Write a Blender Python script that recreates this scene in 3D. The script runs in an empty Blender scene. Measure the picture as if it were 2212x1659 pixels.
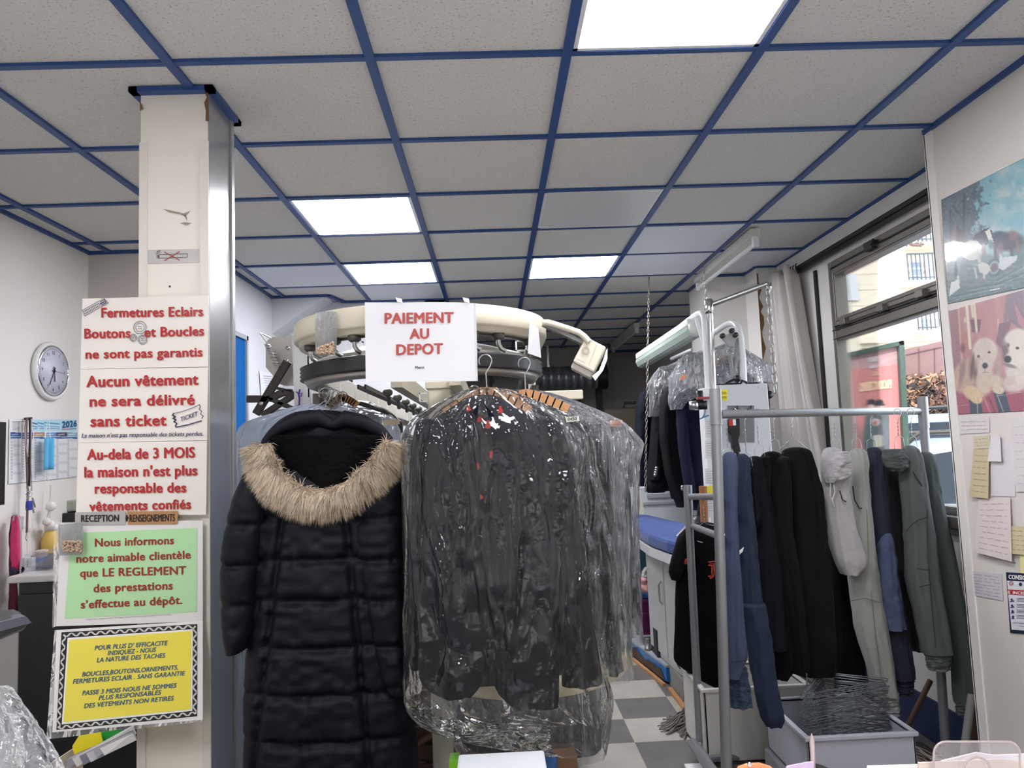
import bpy, math, random
import numpy as np
from mathutils import Vector, Matrix
random.seed(7); RNG=np.random.RandomState(11)
S=bpy.context.scene; COL=S.collection
# ---------------------------------------------------------------- camera, world, sun, exposure
YAW,PITCH,ROLL,FPX=2.83712014e-02,8.65819430e-02,-4.03399925e-02,1573.26
CZ=1.48; CEIL=2.672
cy_,sy_=math.cos(YAW),math.sin(YAW);cp_,sp_=math.cos(PITCH),math.sin(PITCH);cr_,sr_=math.cos(ROLL),math.sin(ROLL)
Fv=np.array([sy_*cp_,cy_*cp_,sp_]); r0=np.array([cy_,-sy_,0.]); u0=np.cross(r0,Fv)
Rv=cr_*r0+sr_*u0; Uv=-sr_*r0+cr_*u0; CAM=np.array([0,0,CZ])
cd=bpy.data.cameras.new('camera'); cam=bpy.data.objects.new('camera',cd); COL.objects.link(cam)
cd.sensor_width=36; cd.lens=36*FPX/2212; cd.clip_start=.05; cd.clip_end=200
cam.matrix_world=Matrix(((Rv[0],Uv[0],-Fv[0],0),(Rv[1],Uv[1],-Fv[1],0),(Rv[2],Uv[2],-Fv[2],CZ),(0,0,0,1)))
S.camera=cam
def ray(px,py): return Fv+(px-1106)/FPX*Rv-(py-829.5)/FPX*Uv
def P(px,py,y): d=ray(px,py); return CAM+d*y/d[1]            # point seen at (px,py) on the upright plane at depth y
def PX(px,py,x): d=ray(px,py); return CAM+d*x/d[0]            # ... on a wall at x
def PZ(px,py,z): d=ray(px,py); return CAM+d*(z-CZ)/d[2]       # ... on a level at z
def pr(p):
    d=np.asarray(p,float)-CAM; z=d@Fv; return 1106+FPX*(d@Rv)/z, 829.5-FPX*(d@Uv)/z
w=bpy.data.worlds.new('sky'); S.world=w; w.use_nodes=True
bg=w.node_tree.nodes['Background']; bg.inputs[0].default_value=(.80,.90,1.0,1); bg.inputs[1].default_value=2.7
sl=bpy.data.lights.new('sun','SUN'); sl.energy=2.3; sl.angle=.01; sl.color=(1,.93,.82)
sun=bpy.data.objects.new('sun',sl); COL.objects.link(sun); sun.rotation_euler=Vector((.35,.75,-.75)).to_track_quat('-Z','Y').to_euler()
PANEL=13.0
S.view_settings.view_transform='Standard'; S.view_settings.look='None'; S.view_settings.gamma=1; S.view_settings.use_curve_mapping=False
S.view_settings.exposure=1.33
S.cycles.transparent_max_bounces=24; S.cycles.max_bounces=8
S.cycles.diffuse_bounces=5
# ---------------------------------------------------------------- materials
def lin(c):
    c=[v/255 for v in c]; return [v/12.92 if v<=.04045 else ((v+.055)/1.055)**2.4 for v in c]
MATS={}
def mat(name,c,rough=.6,metal=0,bump=None,var=None,spec=.5,sheen=0,coat=0,emit=0,trans=0):
    """bump=(scale,strength,distance); var=(scale,amount): slight unevenness of the material's own colour"""
    if name in MATS: return MATS[name]
    m=bpy.data.materials.new(name); m.use_nodes=True; nt=m.node_tree; b=nt.nodes['Principled BSDF']
    L=lin(c); b.inputs['Base Color'].default_value=(*L,1); b.inputs['Roughness'].default_value=rough; b.inputs['Metallic'].default_value=metal
    b.inputs['Specular IOR Level'].default_value=spec; b.inputs['Sheen Weight'].default_value=sheen; b.inputs['Coat Weight'].default_value=coat
    b.inputs['Coat Roughness'].default_value=.08
    if emit: b.inputs['Emission Color'].default_value=(*L,1); b.inputs['Emission Strength'].default_value=emit
    if trans: b.inputs['Transmission Weight'].default_value=trans
    tc=nt.nodes.new('ShaderNodeTexCoord')
    if bump:
        n=nt.nodes.new('ShaderNodeTexNoise'); n.inputs['Scale'].default_value=bump[0]; n.inputs['Detail'].default_value=4
        k=nt.nodes.new('ShaderNodeBump'); k.inputs['Strength'].default_value=bump[1]; k.inputs['Distance'].default_value=bump[2]
        nt.links.new(tc.outputs['Object'],n.inputs['Vector']); nt.links.new(n.outputs[0],k.inputs['Height']); nt.links.new(k.outputs[0],b.inputs['Normal'])
    if var:
        n=nt.nodes.new('ShaderNodeTexNoise'); n.inputs['Scale'].default_value=var[0]; n.inputs['Detail'].default_value=5
        nt.links.new(tc.outputs['Object'],n.inputs['Vector'])
        mx=nt.nodes.new('ShaderNodeMix'); mx.data_type='RGBA'
        mx.inputs[6].default_value=(*[v*(1-var[1]) for v in L],1); mx.inputs[7].default_value=(*[min(1,v*(1+var[1])) for v in L],1)
        nt.links.new(n.outputs[0],mx.inputs[0]); nt.links.new(mx.outputs[2],b.inputs['Base Color'])
    MATS[name]=m; return m
def film(name,dens=.10,gloss=.30,tint=(235,240,246),bscale=9,bstr=.8,rough=.09,bdist=.10):
    """thin crinkled plastic film"""
    m=bpy.data.materials.new(name); m.use_nodes=True; nt=m.node_tree; nt.nodes.clear(); N=nt.nodes.new; K=nt.links.new
    out=N('ShaderNodeOutputMaterial'); tr=N('ShaderNodeBsdfTransparent'); gl=N('ShaderNodeBsdfGlossy'); df=N('ShaderNodeBsdfDiffuse'); tl=N('ShaderNodeBsdfTranslucent')
    tr.inputs[0].default_value=(.97,.975,.98,1); gl.inputs['Roughness'].default_value=rough; gl.inputs[0].default_value=(1,1,1,1)
    for d in (df,tl): d.inputs[0].default_value=(*lin(tint),1)
    tc=N('ShaderNodeTexCoord'); mp=N('ShaderNodeMapping'); mp.inputs['Scale'].default_value=(1.4,1.4,.38)
    v=N('ShaderNodeTexNoise'); v.inputs['Scale'].default_value=bscale*.55; v.inputs['Detail'].default_value=2; v.inputs['Distortion'].default_value=2.2
    K(tc.outputs['Object'],mp.inputs[0]); K(mp.outputs[0],v.inputs['Vector'])
    n2=N('ShaderNodeTexVoronoi'); n2.feature='DISTANCE_TO_EDGE'; n2.inputs['Scale'].default_value=bscale*.9; n2.inputs['Randomness'].default_value=1
    wp=N('ShaderNodeMix'); wp.data_type='VECTOR'; wp.inputs[0].default_value=.12; K(mp.outputs[0],wp.inputs[4]); K(v.outputs['Color'],wp.inputs[5]); K(wp.outputs[1],n2.inputs['Vector'])
    n3=N('ShaderNodeTexNoise'); n3.inputs['Scale'].default_value=bscale*5; n3.inputs['Detail'].default_value=2; K(tc.outputs['Object'],n3.inputs['Vector'])
    ad=N('ShaderNodeMath'); ad.operation='MULTIPLY_ADD'; ad.inputs[1].default_value=.55; K(n2.outputs[0],ad.inputs[0]); K(v.outputs[0],ad.inputs[2])
    a2=N('ShaderNodeMath'); a2.operation='MULTIPLY_ADD'; a2.inputs[1].default_value=.05; K(n3.outputs[0],a2.inputs[0]); K(ad.outputs[0],a2.inputs[2])
    b=N('ShaderNodeBump'); b.inputs['Strength'].default_value=bstr; b.inputs['Distance'].default_value=bdist; K(a2.outputs[0],b.inputs['Height'])
    for s in (gl,df): K(b.outputs[0],s.inputs['Normal'])
    lw=N('ShaderNodeLayerWeight'); lw.inputs[0].default_value=gloss; K(b.outputs[0],lw.inputs['Normal'])
    fa=N('ShaderNodeMath'); fa.operation='MULTIPLY_ADD'; fa.inputs[1].default_value=.85; fa.inputs[2].default_value=.03; fa.use_clamp=True; K(lw.outputs['Fresnel'],fa.inputs[0])
    m0=N('ShaderNodeMixShader'); m0.inputs[0].default_value=.5; K(df.outputs[0],m0.inputs[1]); K(tl.outputs[0],m0.inputs[2])
    m1=N('ShaderNodeMixShader'); m1.inputs[0].default_value=dens; K(tr.outputs[0],m1.inputs[1]); K(m0.outputs[0],m1.inputs[2])
    m2=N('ShaderNodeMixShader'); K(fa.outputs[0],m2.inputs[0]); K(m1.outputs[0],m2.inputs[1]); K(gl.outputs[0],m2.inputs[2])
    K(m2.outputs[0],out.inputs[0]); MATS[name]=m; return m
def vcmat(name,rough=.5,coat=0):
    if name in MATS: return MATS[name]
    m=bpy.data.materials.new(name); m.use_nodes=True; nt=m.node_tree; b=nt.nodes['Principled BSDF']
    a=nt.nodes.new('ShaderNodeVertexColor'); a.layer_name='print'; nt.links.new(a.outputs[0],b.inputs['Base Color'])
    b.inputs['Roughness'].default_value=rough; b.inputs['Coat Weight'].default_value=coat; b.inputs['Coat Roughness'].default_value=.1
    MATS[name]=m; return m
WHITE=mat('white_laminate',(222,220,218),.35,var=(1.5,.03)); WALLW=mat('wall_white',(226,223,219),.55,bump=(30,.05,.002),var=(1.2,.03))
CREAM=mat('cream_enamel',(214,207,186),.35,var=(4,.05)); BLUEP=mat('blue_profile',(38,72,130),.45,var=(3,.12))
STEEL=mat('brushed_steel',(190,190,190),.3,1,bump=(60,.03,.001)); CHROME=mat('chrome',(215,215,215),.12,1)
GREYP=mat('silver_pipe',(150,152,156),.38,.6,var=(6,.06)); DARKM=mat('dark_metal',(52,46,43),.45,.3); BLACK=mat('black_plastic',(20,20,22),.4)
RUBBER=mat('black_rubber',(30,31,34),.45,bump=(40,.1,.002)); WOOD=mat('wood_light',(190,140,95),.5,var=(14,.2)); WOODD=mat('wood_dark',(88,62,48),.6,var=(12,.3))
PAPER=mat('paper_white',(236,235,232),.6); BOARD=mat('sign_board_white',(232,227,219),.3,var=(2,.02)); RED=mat('letter_red',(176,32,36),.35); NAVYT=mat('letter_navy',(36,36,84),.5)
INK=mat('ink_black',(22,22,24),.6); WIRE=mat('galvanised_wire',(170,172,176),.3,.9); PLASW=mat('white_plastic',(226,228,230),.35); 
# ---------------------------------------------------------------- mesh helpers
def tag(o,label=None,cat=None,group=None,kind=None):
    for k,v in (('label',label),('category',cat),('group',group),('kind',kind)):
        if v: o[k]=v
    return o
def thing(name,label,cat,loc=(0,0,0),group=None,kind=None):
    o=bpy.data.objects.new(name,None); COL.objects.link(o); o.location=Vector(loc); o.empty_display_size=.05
    return tag(o,label,cat,group,kind)
class MB:
    def __init__(s): s.v=[]; s.f=[]; s.m=[]; s.sm=[]; s.cur=0
    def add(s,V,Fc,smooth=False):
        b=len(s.v); s.v+= [tuple(map(float,p)) for p in V]; s.f+=[tuple(i+b for i in f) for f in Fc]; s.m+=[s.cur]*len(Fc); s.sm+=[smooth]*len(Fc); return s
    def box(s,a,b,bev=0):
        x0,x1=sorted((a[0],b[0]));y0,y1=sorted((a[1],b[1]));z0,z1=sorted((a[2],b[2]))
        V=[(x,y,z) for z in (z0,z1) for y in (y0,y1) for x in (x0,x1)]
        return s.add(V,[(0,2,3,1),(4,5,7,6),(0,1,5,4),(2,6,7,3),(0,4,6,2),(1,3,7,5)])
    def obox(s,c,ax,ay,az,h):
        """box centred at c with half sizes h along the axes ax, ay, az"""
        c=np.array(c,float); A=[np.array(v,float)/np.linalg.norm(v)*k for v,k in zip((ax,ay,az),h)]
        V=[c+i*A[0]+j*A[1]+k*A[2] for k in (-1,1) for j in (-1,1) for i in (-1,1)]
        return s.add(V,[(0,2,3,1),(4,5,7,6),(0,1,5,4),(2,6,7,3),(0,4,6,2),(1,3,7,5)])
    def bar(s,a,b,w,h=None,up=(0,0,1)):
        a=np.array(a,float);b=np.array(b,float);h=h or w;d=b-a; L=np.linalg.norm(d); d/=L; up=np.array(up,float)
        if abs(d@up)>.95: up=np.array((0,1.,0))
        x=np.cross(d,up);x/=np.linalg.norm(x);z=np.cross(x,d)
        return s.obox((a+b)/2,d,x,z,(L/2,w/2,h/2))
    def tube(s,pts,r,n=8,closed=False,cap=True):
        pts=[np.array(p,float) for p in pts]; m=len(pts); rr=r if hasattr(r,'__len__') else [r]*m
        T=[]
        for i in range(m):
            if closed: t=pts[(i+1)%m]-pts[i-1]
            else: t=pts[min(i+1,m-1)]-pts[max(i-1,0)]
            T.append(t/(np.linalg.norm(t)+1e-12))
        up=np.array((0,0,1.)) if abs(T[0][2])<.9 else np.array((1.,0,0))
        x=np.cross(T[0],up);x/=np.linalg.norm(x); V=[]
        for i in range(m):
            x=x-T[i]*(x@T[i]); x/=np.linalg.norm(x)+1e-12; y=np.cross(T[i],x)
            V+=[pts[i]+rr[i]*(math.cos(2*math.pi*k/n)*x+math.sin(2*math.pi*k/n)*y) for k in range(n)]
        Fc=[]; M=m if closed else m-1
        for i in range(M):
            j=(i+1)%m
            Fc+=[(i*n+k,i*n+(k+1)%n,j*n+(k+1)%n,j*n+k) for k in range(n)]
        s.add(V,Fc,True)
        if cap and not closed: s.add([V[k] for k in range(n)],[tuple(range(n))[::-1]]); s.add([V[(m-1)*n+k] for k in range(n)],[tuple(range(n))])
        return s
    def lathe(s,c,prof,n=24,ax=(0,0,1)):
        """prof=[(r,h)] around axis ax through c"""
        ax=np.array(ax,float);ax/=np.linalg.norm(ax); t=np.array((1.,0,0)) if abs(ax[0])<.9 else np.array((0,1.,0))
        x=np.cross(ax,t);x/=np.linalg.norm(x);y=np.cross(ax,x);c=np.array(c,float)
        V=[c+ax*h+r*(math.cos(2*math.pi*k/n)*x+math.sin(2*math.pi*k/n)*y) for r,h in prof for k in range(n)]
        Fc=[(i*n+k,i*n+(k+1)%n,(i+1)*n+(k+1)%n,(i+1)*n+k) for i in range(len(prof)-1) for k in range(n)]
        Fc+=[tuple(range(n))[::-1],tuple((len(prof)-1)*n+k for k in range(n))]
        return s.add(V,Fc,True)
    def ball(s,c,r,n=12,sq=(1,1,1)):
        c=np.array(c,float); V=[];Fc=[]
        for i in range(n+1):
            a=math.pi*i/n
            V+=[c+r*np.array((math.sin(a)*math.cos(2*math.pi*k/n)*sq[0],math.sin(a)*math.sin(2*math.pi*k/n)*sq[1],math.cos(a)*sq[2])) for k in range(n)]
        for i in range(n): Fc+=[(i*n+k,(i+1)*n+k,(i+1)*n+(k+1)%n,i*n+(k+1)%n) for k in range(n)]
        return s.add(V,Fc,True)
    def prism(s,poly,off):
        """poly = 3-D outline, extruded by the vector off"""
        n=len(poly); off=np.array(off,float); A=[np.array(p,float) for p in poly]; V=A+[p+off for p in A]
        return s.add(V,[tuple(range(n))[::-1],tuple(range(n,2*n))]+[(i,(i+1)%n,(i+1)%n+n,i+n) for i in range(n)])
    def grid(s,fn,nu,nv,smooth=True):
        V=[fn(i/nu,j/nv) for j in range(nv+1) for i in range(nu+1)]
        return s.add(V,[(j*(nu+1)+i,j*(nu+1)+i+1,(j+1)*(nu+1)+i+1,(j+1)*(nu+1)+i) for j in range(nv) for i in range(nu)],smooth)
    def build(s,name,mats,parent=None,bevel=0,solid=0):
        me=bpy.data.meshes.new(name); me.from_pydata(s.v,[],s.f)
        for m in (mats if isinstance(mats,(list,tuple)) else [mats]): me.materials.append(m)
        me.polygons.foreach_set('material_index',s.m); me.polygons.foreach_set('use_smooth',s.sm); me.update()
        o=bpy.data.objects.new(name,me); COL.objects.link(o)
        if parent:
            o.parent=parent; off=Vector(parent.location); p=parent.parent
            while p: off+=Vector(p.location); p=p.parent
            me.transform(Matrix.Translation(-off))
        if bevel:
            b=o.modifiers.new('bevel','BEVEL'); b.width=bevel; b.segments=2; b.limit_method='ANGLE'; b.angle_limit=.7; b.use_clamp_overlap=True
        if solid:
            q=o.modifiers.new('solid','SOLIDIFY'); q.thickness=solid; q.offset=0
        return o
def recentre(o):
    """put a single-mesh thing's origin at its base"""
    me=o.data; co=[v.co for v in me.vertices]
    c=Vector(((min(v.x for v in co)+max(v.x for v in co))/2,(min(v.y for v in co)+max(v.y for v in co))/2,min(v.z for v in co)))
    me.transform(Matrix.Translation(-c)); o.location=c; return o
def structure(o): o['kind']='structure'; return o
def solo(mb,name,m,label,cat,group=None,**k): return tag(recentre(mb.build(name,m,None,**k)),label,cat,group)
def copy_tree(o,parent=None):
    c=o.copy(); COL.objects.link(c)
    if parent: c.parent=parent
    for ch in [x for x in COL.objects if x.parent==o]: copy_tree(ch,c)
    return c
def vnoise(x,y,seed=0):
    x=np.asarray(x,float);y=np.asarray(y,float);xi=np.floor(x);yi=np.floor(y);xf=x-xi;yf=y-yi
    def h(a,b): v=np.sin(a*127.1+b*311.7+seed*74.7)*43758.5453; return v-np.floor(v)
    u=xf*xf*(3-2*xf);v=yf*yf*(3-2*yf)
    return (h(xi,yi)*(1-u)+h(xi+1,yi)*u)*(1-v)+(h(xi,yi+1)*(1-u)+h(xi+1,yi+1)*u)*v
def fbm(x,y,seed=0,o=4): return sum(vnoise(np.asarray(x)*2**k,np.asarray(y)*2**k,seed+k)/2**(k+1) for k in range(o))
def loft(rows,Y,dfn=None,n=48,N=60,cap=True,sq=2.0,mb=None,open_=False):
    """hanging cloth body: rows=[(py,px_left,px_right,half_depth)]; dfn(theta,v,hw)->radial offset (m)"""
    R=np.array(rows,float); H_=R[-1,0]-R[0,0]; top=[R[0,0]+min(H_*.02,7)*f for f in (0,.12,.4,.75)]; ys=np.r_[top,np.linspace(R[0,0]+min(H_*.02,7)*1.3,R[-1,0],N-4)]; xl=np.interp(ys,R[:,0],R[:,1]); xr=np.interp(ys,R[:,0],R[:,2]); hd=np.interp(ys,R[:,0],R[:,3])
    k=np.array([.25,.5,.25])
    for a in (xl,xr,hd):
        if N>12:
            for _ in range(2): a[1:-1]=np.convolve(a,k,'valid')
    if cap:
        for i_,f_ in enumerate((.25,.55,.8,.93)): c_m=(xl[i_]+xr[i_])/2; xl[i_]=c_m+(xl[i_]-c_m)*f_; xr[i_]=c_m+(xr[i_]-c_m)*f_; hd[i_]*=f_
    Yf=Y if callable(Y) else (lambda v:Y)
    mb=mb or MB(); V=[]
    for j in range(N):
        v=j/(N-1); yy=Yf(v); a=P(xl[j],ys[j],yy); b=P(xr[j],ys[j],yy); c=(a+b)/2; hw=np.linalg.norm(b-a)/2
        for i in range(n):
            th=2*math.pi*i/n; ct,st=math.cos(th),math.sin(th)
            ex=2/sq; X=math.copysign(abs(ct)**ex,ct); Z=math.copysign(abs(st)**ex,st)
            d=dfn(th,v,hw) if dfn else 0
            V.append(c+np.array(((hw+d*.5)*X,(hd[j]+d)*Z,0)))
    Fc=[(j*n+(i+1)%n,j*n+i,(j+1)*n+i,(j+1)*n+(i+1)%n) for j in range(N-1) for i in range(n)]
    mb.add(V,Fc,True)
    if cap: mb.add(V[:n],[tuple(range(n))],True)
    if cap and not open_: mb.add(V[-n:],[tuple(range(n))[::-1]],True)
    return mb
def folds(amp,k=7,seed=0,grow=True):
    ph=random.Random(seed).random()*6
    def f(th,v,hw):
        g=(.25+.75*v) if grow else 1
        w=2.6*float(vnoise(th*.9+seed,v*2.2,seed))
        s=1-2*abs(math.sin((k*th+ph+w+.8*math.sin(5*v+ph))*.5))**.7
        s+=.6*(1-2*abs(math.sin(((k*1.7+1)*th-2*ph+3*v+w)*.5)))
        return amp*g*s+amp*2.0*(float(vnoise(th*2.6+seed,v*9,seed))-.5)+amp*1.2*(float(vnoise(th*6+seed,v*26,seed+3))-.5)
    return f
# ---------------------------------------------------------------- lettering and prints
def plane_of(a,b,c):
    n=np.cross(b-a,c-a); return a,n/np.linalg.norm(n)
def hit(px,py,pl):
    d=ray(px,py); return CAM+d*((pl[0]-CAM)@pl[1])/(d@pl[1])
_fc={}
def glyphs(txt,bold,shear):
    k=(txt,bold,shear)
    if k not in _fc:
        c=bpy.data.curves.new('t','FONT'); c.body=txt; c.size=1; c.offset=0; c.fill_mode='FRONT'; c.shear=shear; c.resolution_u=3
        c.space_character=1.0+bold*1.6
        o=bpy.data.objects.new('t',c); COL.objects.link(o); bpy.context.view_layer.update()
        me=bpy.data.meshes.new_from_object(o.evaluated_get(bpy.context.evaluated_depsgraph_get()))
        V=np.array([v.co[:] for v in me.vertices]) if me.vertices else np.zeros((0,3)); Fc=[tuple(p.vertices) for p in me.polygons]
        bpy.data.objects.remove(o); bpy.data.curves.remove(c); bpy.data.meshes.remove(me); _fc[k]=(V,Fc)
    return _fc[k]
def text(txt,pl,a,b,cap,m,parent,bold=.02,shear=0,lift=.0015,name='lettering',mirror=False):
    """a,b = baseline ends in the photograph, cap = capital height; laid on the plane pl"""
    V,Fc=glyphs(txt,bold,shear); 
    if not len(V): return
    A=hit(*a,pl);B=hit(*b,pl);T=hit(a[0],a[1]-cap,pl)-A; n=pl[1]
    if (CAM-pl[0])@n<0: n=-n
    x0,x1=V[:,0].min(),V[:,0].max(); U=(B-A)/(x1-x0); H=T/glyphs('H',0,0)[0][:,1].max()
    sx=(V[:,0]-x0) if not mirror else (x1-V[:,0])
    W=A+np.outer(sx,U)+np.outer(V[:,1],H)+n*lift
    mb=MB(); Fq=Fc if not mirror else [f[::-1] for f in Fc]; eu=U/np.linalg.norm(U)*np.linalg.norm(H); 
    for k,(i,j) in enumerate([(0,0)]+([(1,0),(-1,0),(0,.6),(0,-.6),(.7,.5),(-.7,-.5),(.7,-.5),(-.7,.5)] if bold>.008 else [])): mb.add(W+eu*i*bold*1.15+H*j*bold*1.15+n*(.00005*k),Fq)
    return mb.build(name,m,parent)
def quad(q,pl,m,parent,name,lift=.0005,thick=0):
    n=pl[1]; n=n if (CAM-pl[0])@n>0 else -n
    W=[hit(*p,pl)+n*lift for p in q]; mb=MB()
    if thick: mb.prism(W,-n*thick)
    else: mb.add(W,[tuple(range(len(W)))])
    return mb.build(name,m,parent)
class Pic:
    """a picture painted on photo coordinates of the printed sheet, kept as the sheet's own print"""
    def __init__(s,x,y,base): s.x=x;s.y=y;s.c=np.tile(np.array(base,float),(len(x),1))
    def put(s,m,col): s.c=s.c*(1-m[:,None])+np.array(col,float)*m[:,None]; return s
    def ell(s,cx,cy,rx,ry,col,rot=0,soft=.15,a=1):
        c,t=math.cos(rot),math.sin(rot); dx=s.x-cx;dy=s.y-cy; u=(dx*c+dy*t)/rx; v=(-dx*t+dy*c)/ry
        d=np.sqrt(u*u+v*v); return s.put(np.clip((1+soft-d)/(2*soft),0,1)*a,col)
    def line(s,x0,y0,x1,y1,w,col,a=1,soft=.5):
        dx,dy=x1-x0,y1-y0; L=dx*dx+dy*dy; t=np.clip(((s.x-x0)*dx+(s.y-y0)*dy)/L,0,1); d=np.hypot(s.x-x0-t*dx,s.y-y0-t*dy)
        return s.put(np.clip((w/2+soft-d)/(2*soft),0,1)*a,col)
    def poly(s,pts,col,a=1):
        ins=np.zeros(len(s.x),bool); n=len(pts)
        for i in range(n):
            (x0,y0),(x1,y1)=pts[i],pts[(i+1)%n]
            c=((y0>s.y)!=(y1>s.y)); xx=(x1-x0)*(s.y-y0)/((y1-y0) if y1!=y0 else 1e-9)+x0
            ins^= c&(s.x<xx)
        return s.put(ins.astype(float)*a,col)
    def noise(s,sc,amp,seed=0,mask=None):
        f=(fbm(s.x/sc,s.y/sc,seed)-.47)*amp; f=f if mask is None else f*mask; s.c=s.c+f[:,None]; return s
def sheet(corners,nu,nv,paint,m,name,parent=None,bend=None,inside=None,thick=.0008,fade=0):
    """corners TL,TR,BR,BL (world); paint(px,py)->srgb"""
    TL,TR,BR,BL=[np.array(p,float) for p in corners]
    u,v=np.meshgrid(np.linspace(0,1,nu+1),np.linspace(0,1,nv+1)); u=u.ravel()[:,None];v=v.ravel()[:,None]
    W=(TL*(1-u)+TR*u)*(1-v)+(BL*(1-u)+BR*u)*v
    if bend is not None: W=W+bend(u,v)
    d=W-CAM; z=d@Fv; px=1106+FPX*(d@Rv)/z; py=829.5-FPX*(d@Uv)/z
    C=np.clip(paint(px,py),0,255); C=(C+fade*(232-C))/255; C=np.where(C<=.04045,C/12.92,((C+.055)/1.055)**2.4)
    mb=MB(); mb.add(W,[(j*(nu+1)+i,j*(nu+1)+i+1,(j+1)*(nu+1)+i+1,(j+1)*(nu+1)+i) for j in range(nv) for i in range(nu)],True)
    o=mb.build(name,m,parent,solid=thick); a=o.data.color_attributes.new('print','FLOAT_COLOR','POINT')
    a.data.foreach_set('color',np.c_[C,np.ones(len(C))].astype(np.float32).ravel()); return o
# ================================================================ THE ROOM
XL,XR,XP=-2.25,2.05,1.777          # left wall, right (window) wall, near partition on the right
YB=9.42
def tile_mat():
    m=mat('ceiling_tile',(203,202,200),.85); nt=m.node_tree; b=nt.nodes['Principled BSDF']; N=nt.nodes.new;K=nt.links.new
    tc=N('ShaderNodeTexCoord'); n=N('ShaderNodeTexNoise'); n.inputs['Scale'].default_value=130; n.inputs['Detail'].default_value=2
    n2=N('ShaderNodeTexNoise'); n2.inputs['Scale'].default_value=1.3; mr=N('ShaderNodeMapRange'); mr.inputs[1].default_value=.60; mr.inputs[2].default_value=.70
    mx=N('ShaderNodeMix'); mx.data_type='RGBA'; mx.inputs[6].default_value=(*lin((205,204,202)),1); mx.inputs[7].default_value=(*lin((176,173,169)),1)
    K(tc.outputs['Object'],n.inputs[0]); K(n.outputs[0],mr.inputs[0]); K(mr.outputs[0],mx.inputs[0]); K(mx.outputs[2],b.inputs['Base Color'])
    bp=N('ShaderNodeBump'); bp.inputs['Strength'].default_value=.5; bp.inputs['Distance'].default_value=.002; bp.invert=True; K(mr.outputs[0],bp.inputs['Height']); K(bp.outputs[0],b.inputs['Normal'])
    return m
TILE=tile_mat()
def floor_mat():
    m=mat('floor_tiles',(140,138,132),.42); nt=m.node_tree; b=nt.nodes['Principled BSDF']; N=nt.nodes.new;K=nt.links.new
    tc=N('ShaderNodeTexCoord'); mp=N('ShaderNodeMapping'); mp.inputs['Location'].default_value=(-.642/.305+20,-4.045/.312+30,0.5); mp.inputs['Scale'].default_value=(1/.305,1/.312,0)
    ck=N('ShaderNodeTexChecker'); ck.inputs['Scale'].default_value=1; ck.inputs[1].default_value=(*lin((188,184,174)),1); ck.inputs[2].default_value=(*lin((118,115,113)),1)
    K(tc.outputs['Object'],mp.inputs[0]); K(mp.outputs[0],ck.inputs[0])
    n=N('ShaderNodeTexNoise'); n.inputs['Scale'].default_value=9; n.inputs['Detail'].default_value=6; K(tc.outputs['Object'],n.inputs[0])
    mx=N('ShaderNodeMix'); mx.data_type='RGBA'; mx.blend_type='MULTIPLY'; mx.inputs[0].default_value=.35; K(ck.outputs[0],mx.inputs[6]); K(n.outputs[0],mx.inputs[7])
    K(mx.outputs[2],b.inputs['Base Color']); return m
FLOOR=floor_mat()
def slab(name,a,b,m,bev=0):
    mb=MB(); mb.box(a,b); return structure(mb.build(name,m,None,bevel=bev))
slab('floor',(-2.6,-2.7,-.12),(2.45,9.7,0),FLOOR)
slab('ceiling',(-2.6,-2.7,CEIL+.006),(2.45,9.7,CEIL+.15),TILE)
# painted T-bars of the suspended ceiling
GX=-.930697; GY=2.122503
bars=MB()
def xin(y): return (XL if y<4.1 else -1.62 if y<5.42 else -1.2), (XP if y<2.75 else 2.04 if y<4.96 else 1.61 if y<5.7 else 2.0)
for i in range(-3,6):
    x=GX+.6*i
    y0,y1=-2.5,9.4
    if x<-2.2: continue
    if x<-1.62: y1=4.1
    elif x<-1.2: y1=5.42
    if x>1.777: y1=2.0
    if x>1.7: continue
    for a,b in ([(y0,y1)]):
        bars.box((x-.0145,a,CEIL-.006),(x+.0145,b,CEIL+.012))
for j in range(-8,13):
    y=GY+.6*j; a,b=xin(y); bars.box((a,y-.012,CEIL-.0045),(b,y+.012,CEIL+.012))
# wall-line profiles
for a,b in [((XL,-2.5),(XL,4.1)),((XL,4.1),(-1.62,4.1)),((-1.62,4.1),(-1.62,5.42)),((-1.62,5.42),(-1.2,5.42)),((-1.2,5.42),(-1.13,5.68)),((-1.13,5.68),(-.35,5.68)),((XP,-2.5),(XP,2.78)),((2.03,2.78),(2.03,4.96)),((1.88,4.96),(2.03,4.96)),((1.88,4.96),(1.88,5.2)),((1.61,5.2),(1.88,5.2)),((1.61,5.2),(1.61,5.72)),((1.61,5.72),(2.0,5.72)),((2.0,5.72),(2.0,YB)),((-.35,YB),(2,YB))]:
    bars.bar((a[0],a[1],CEIL-.003),(b[0],b[1],CEIL-.003),.03,.02)
structure(bars.build('trim_1',BLUEP))
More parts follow.
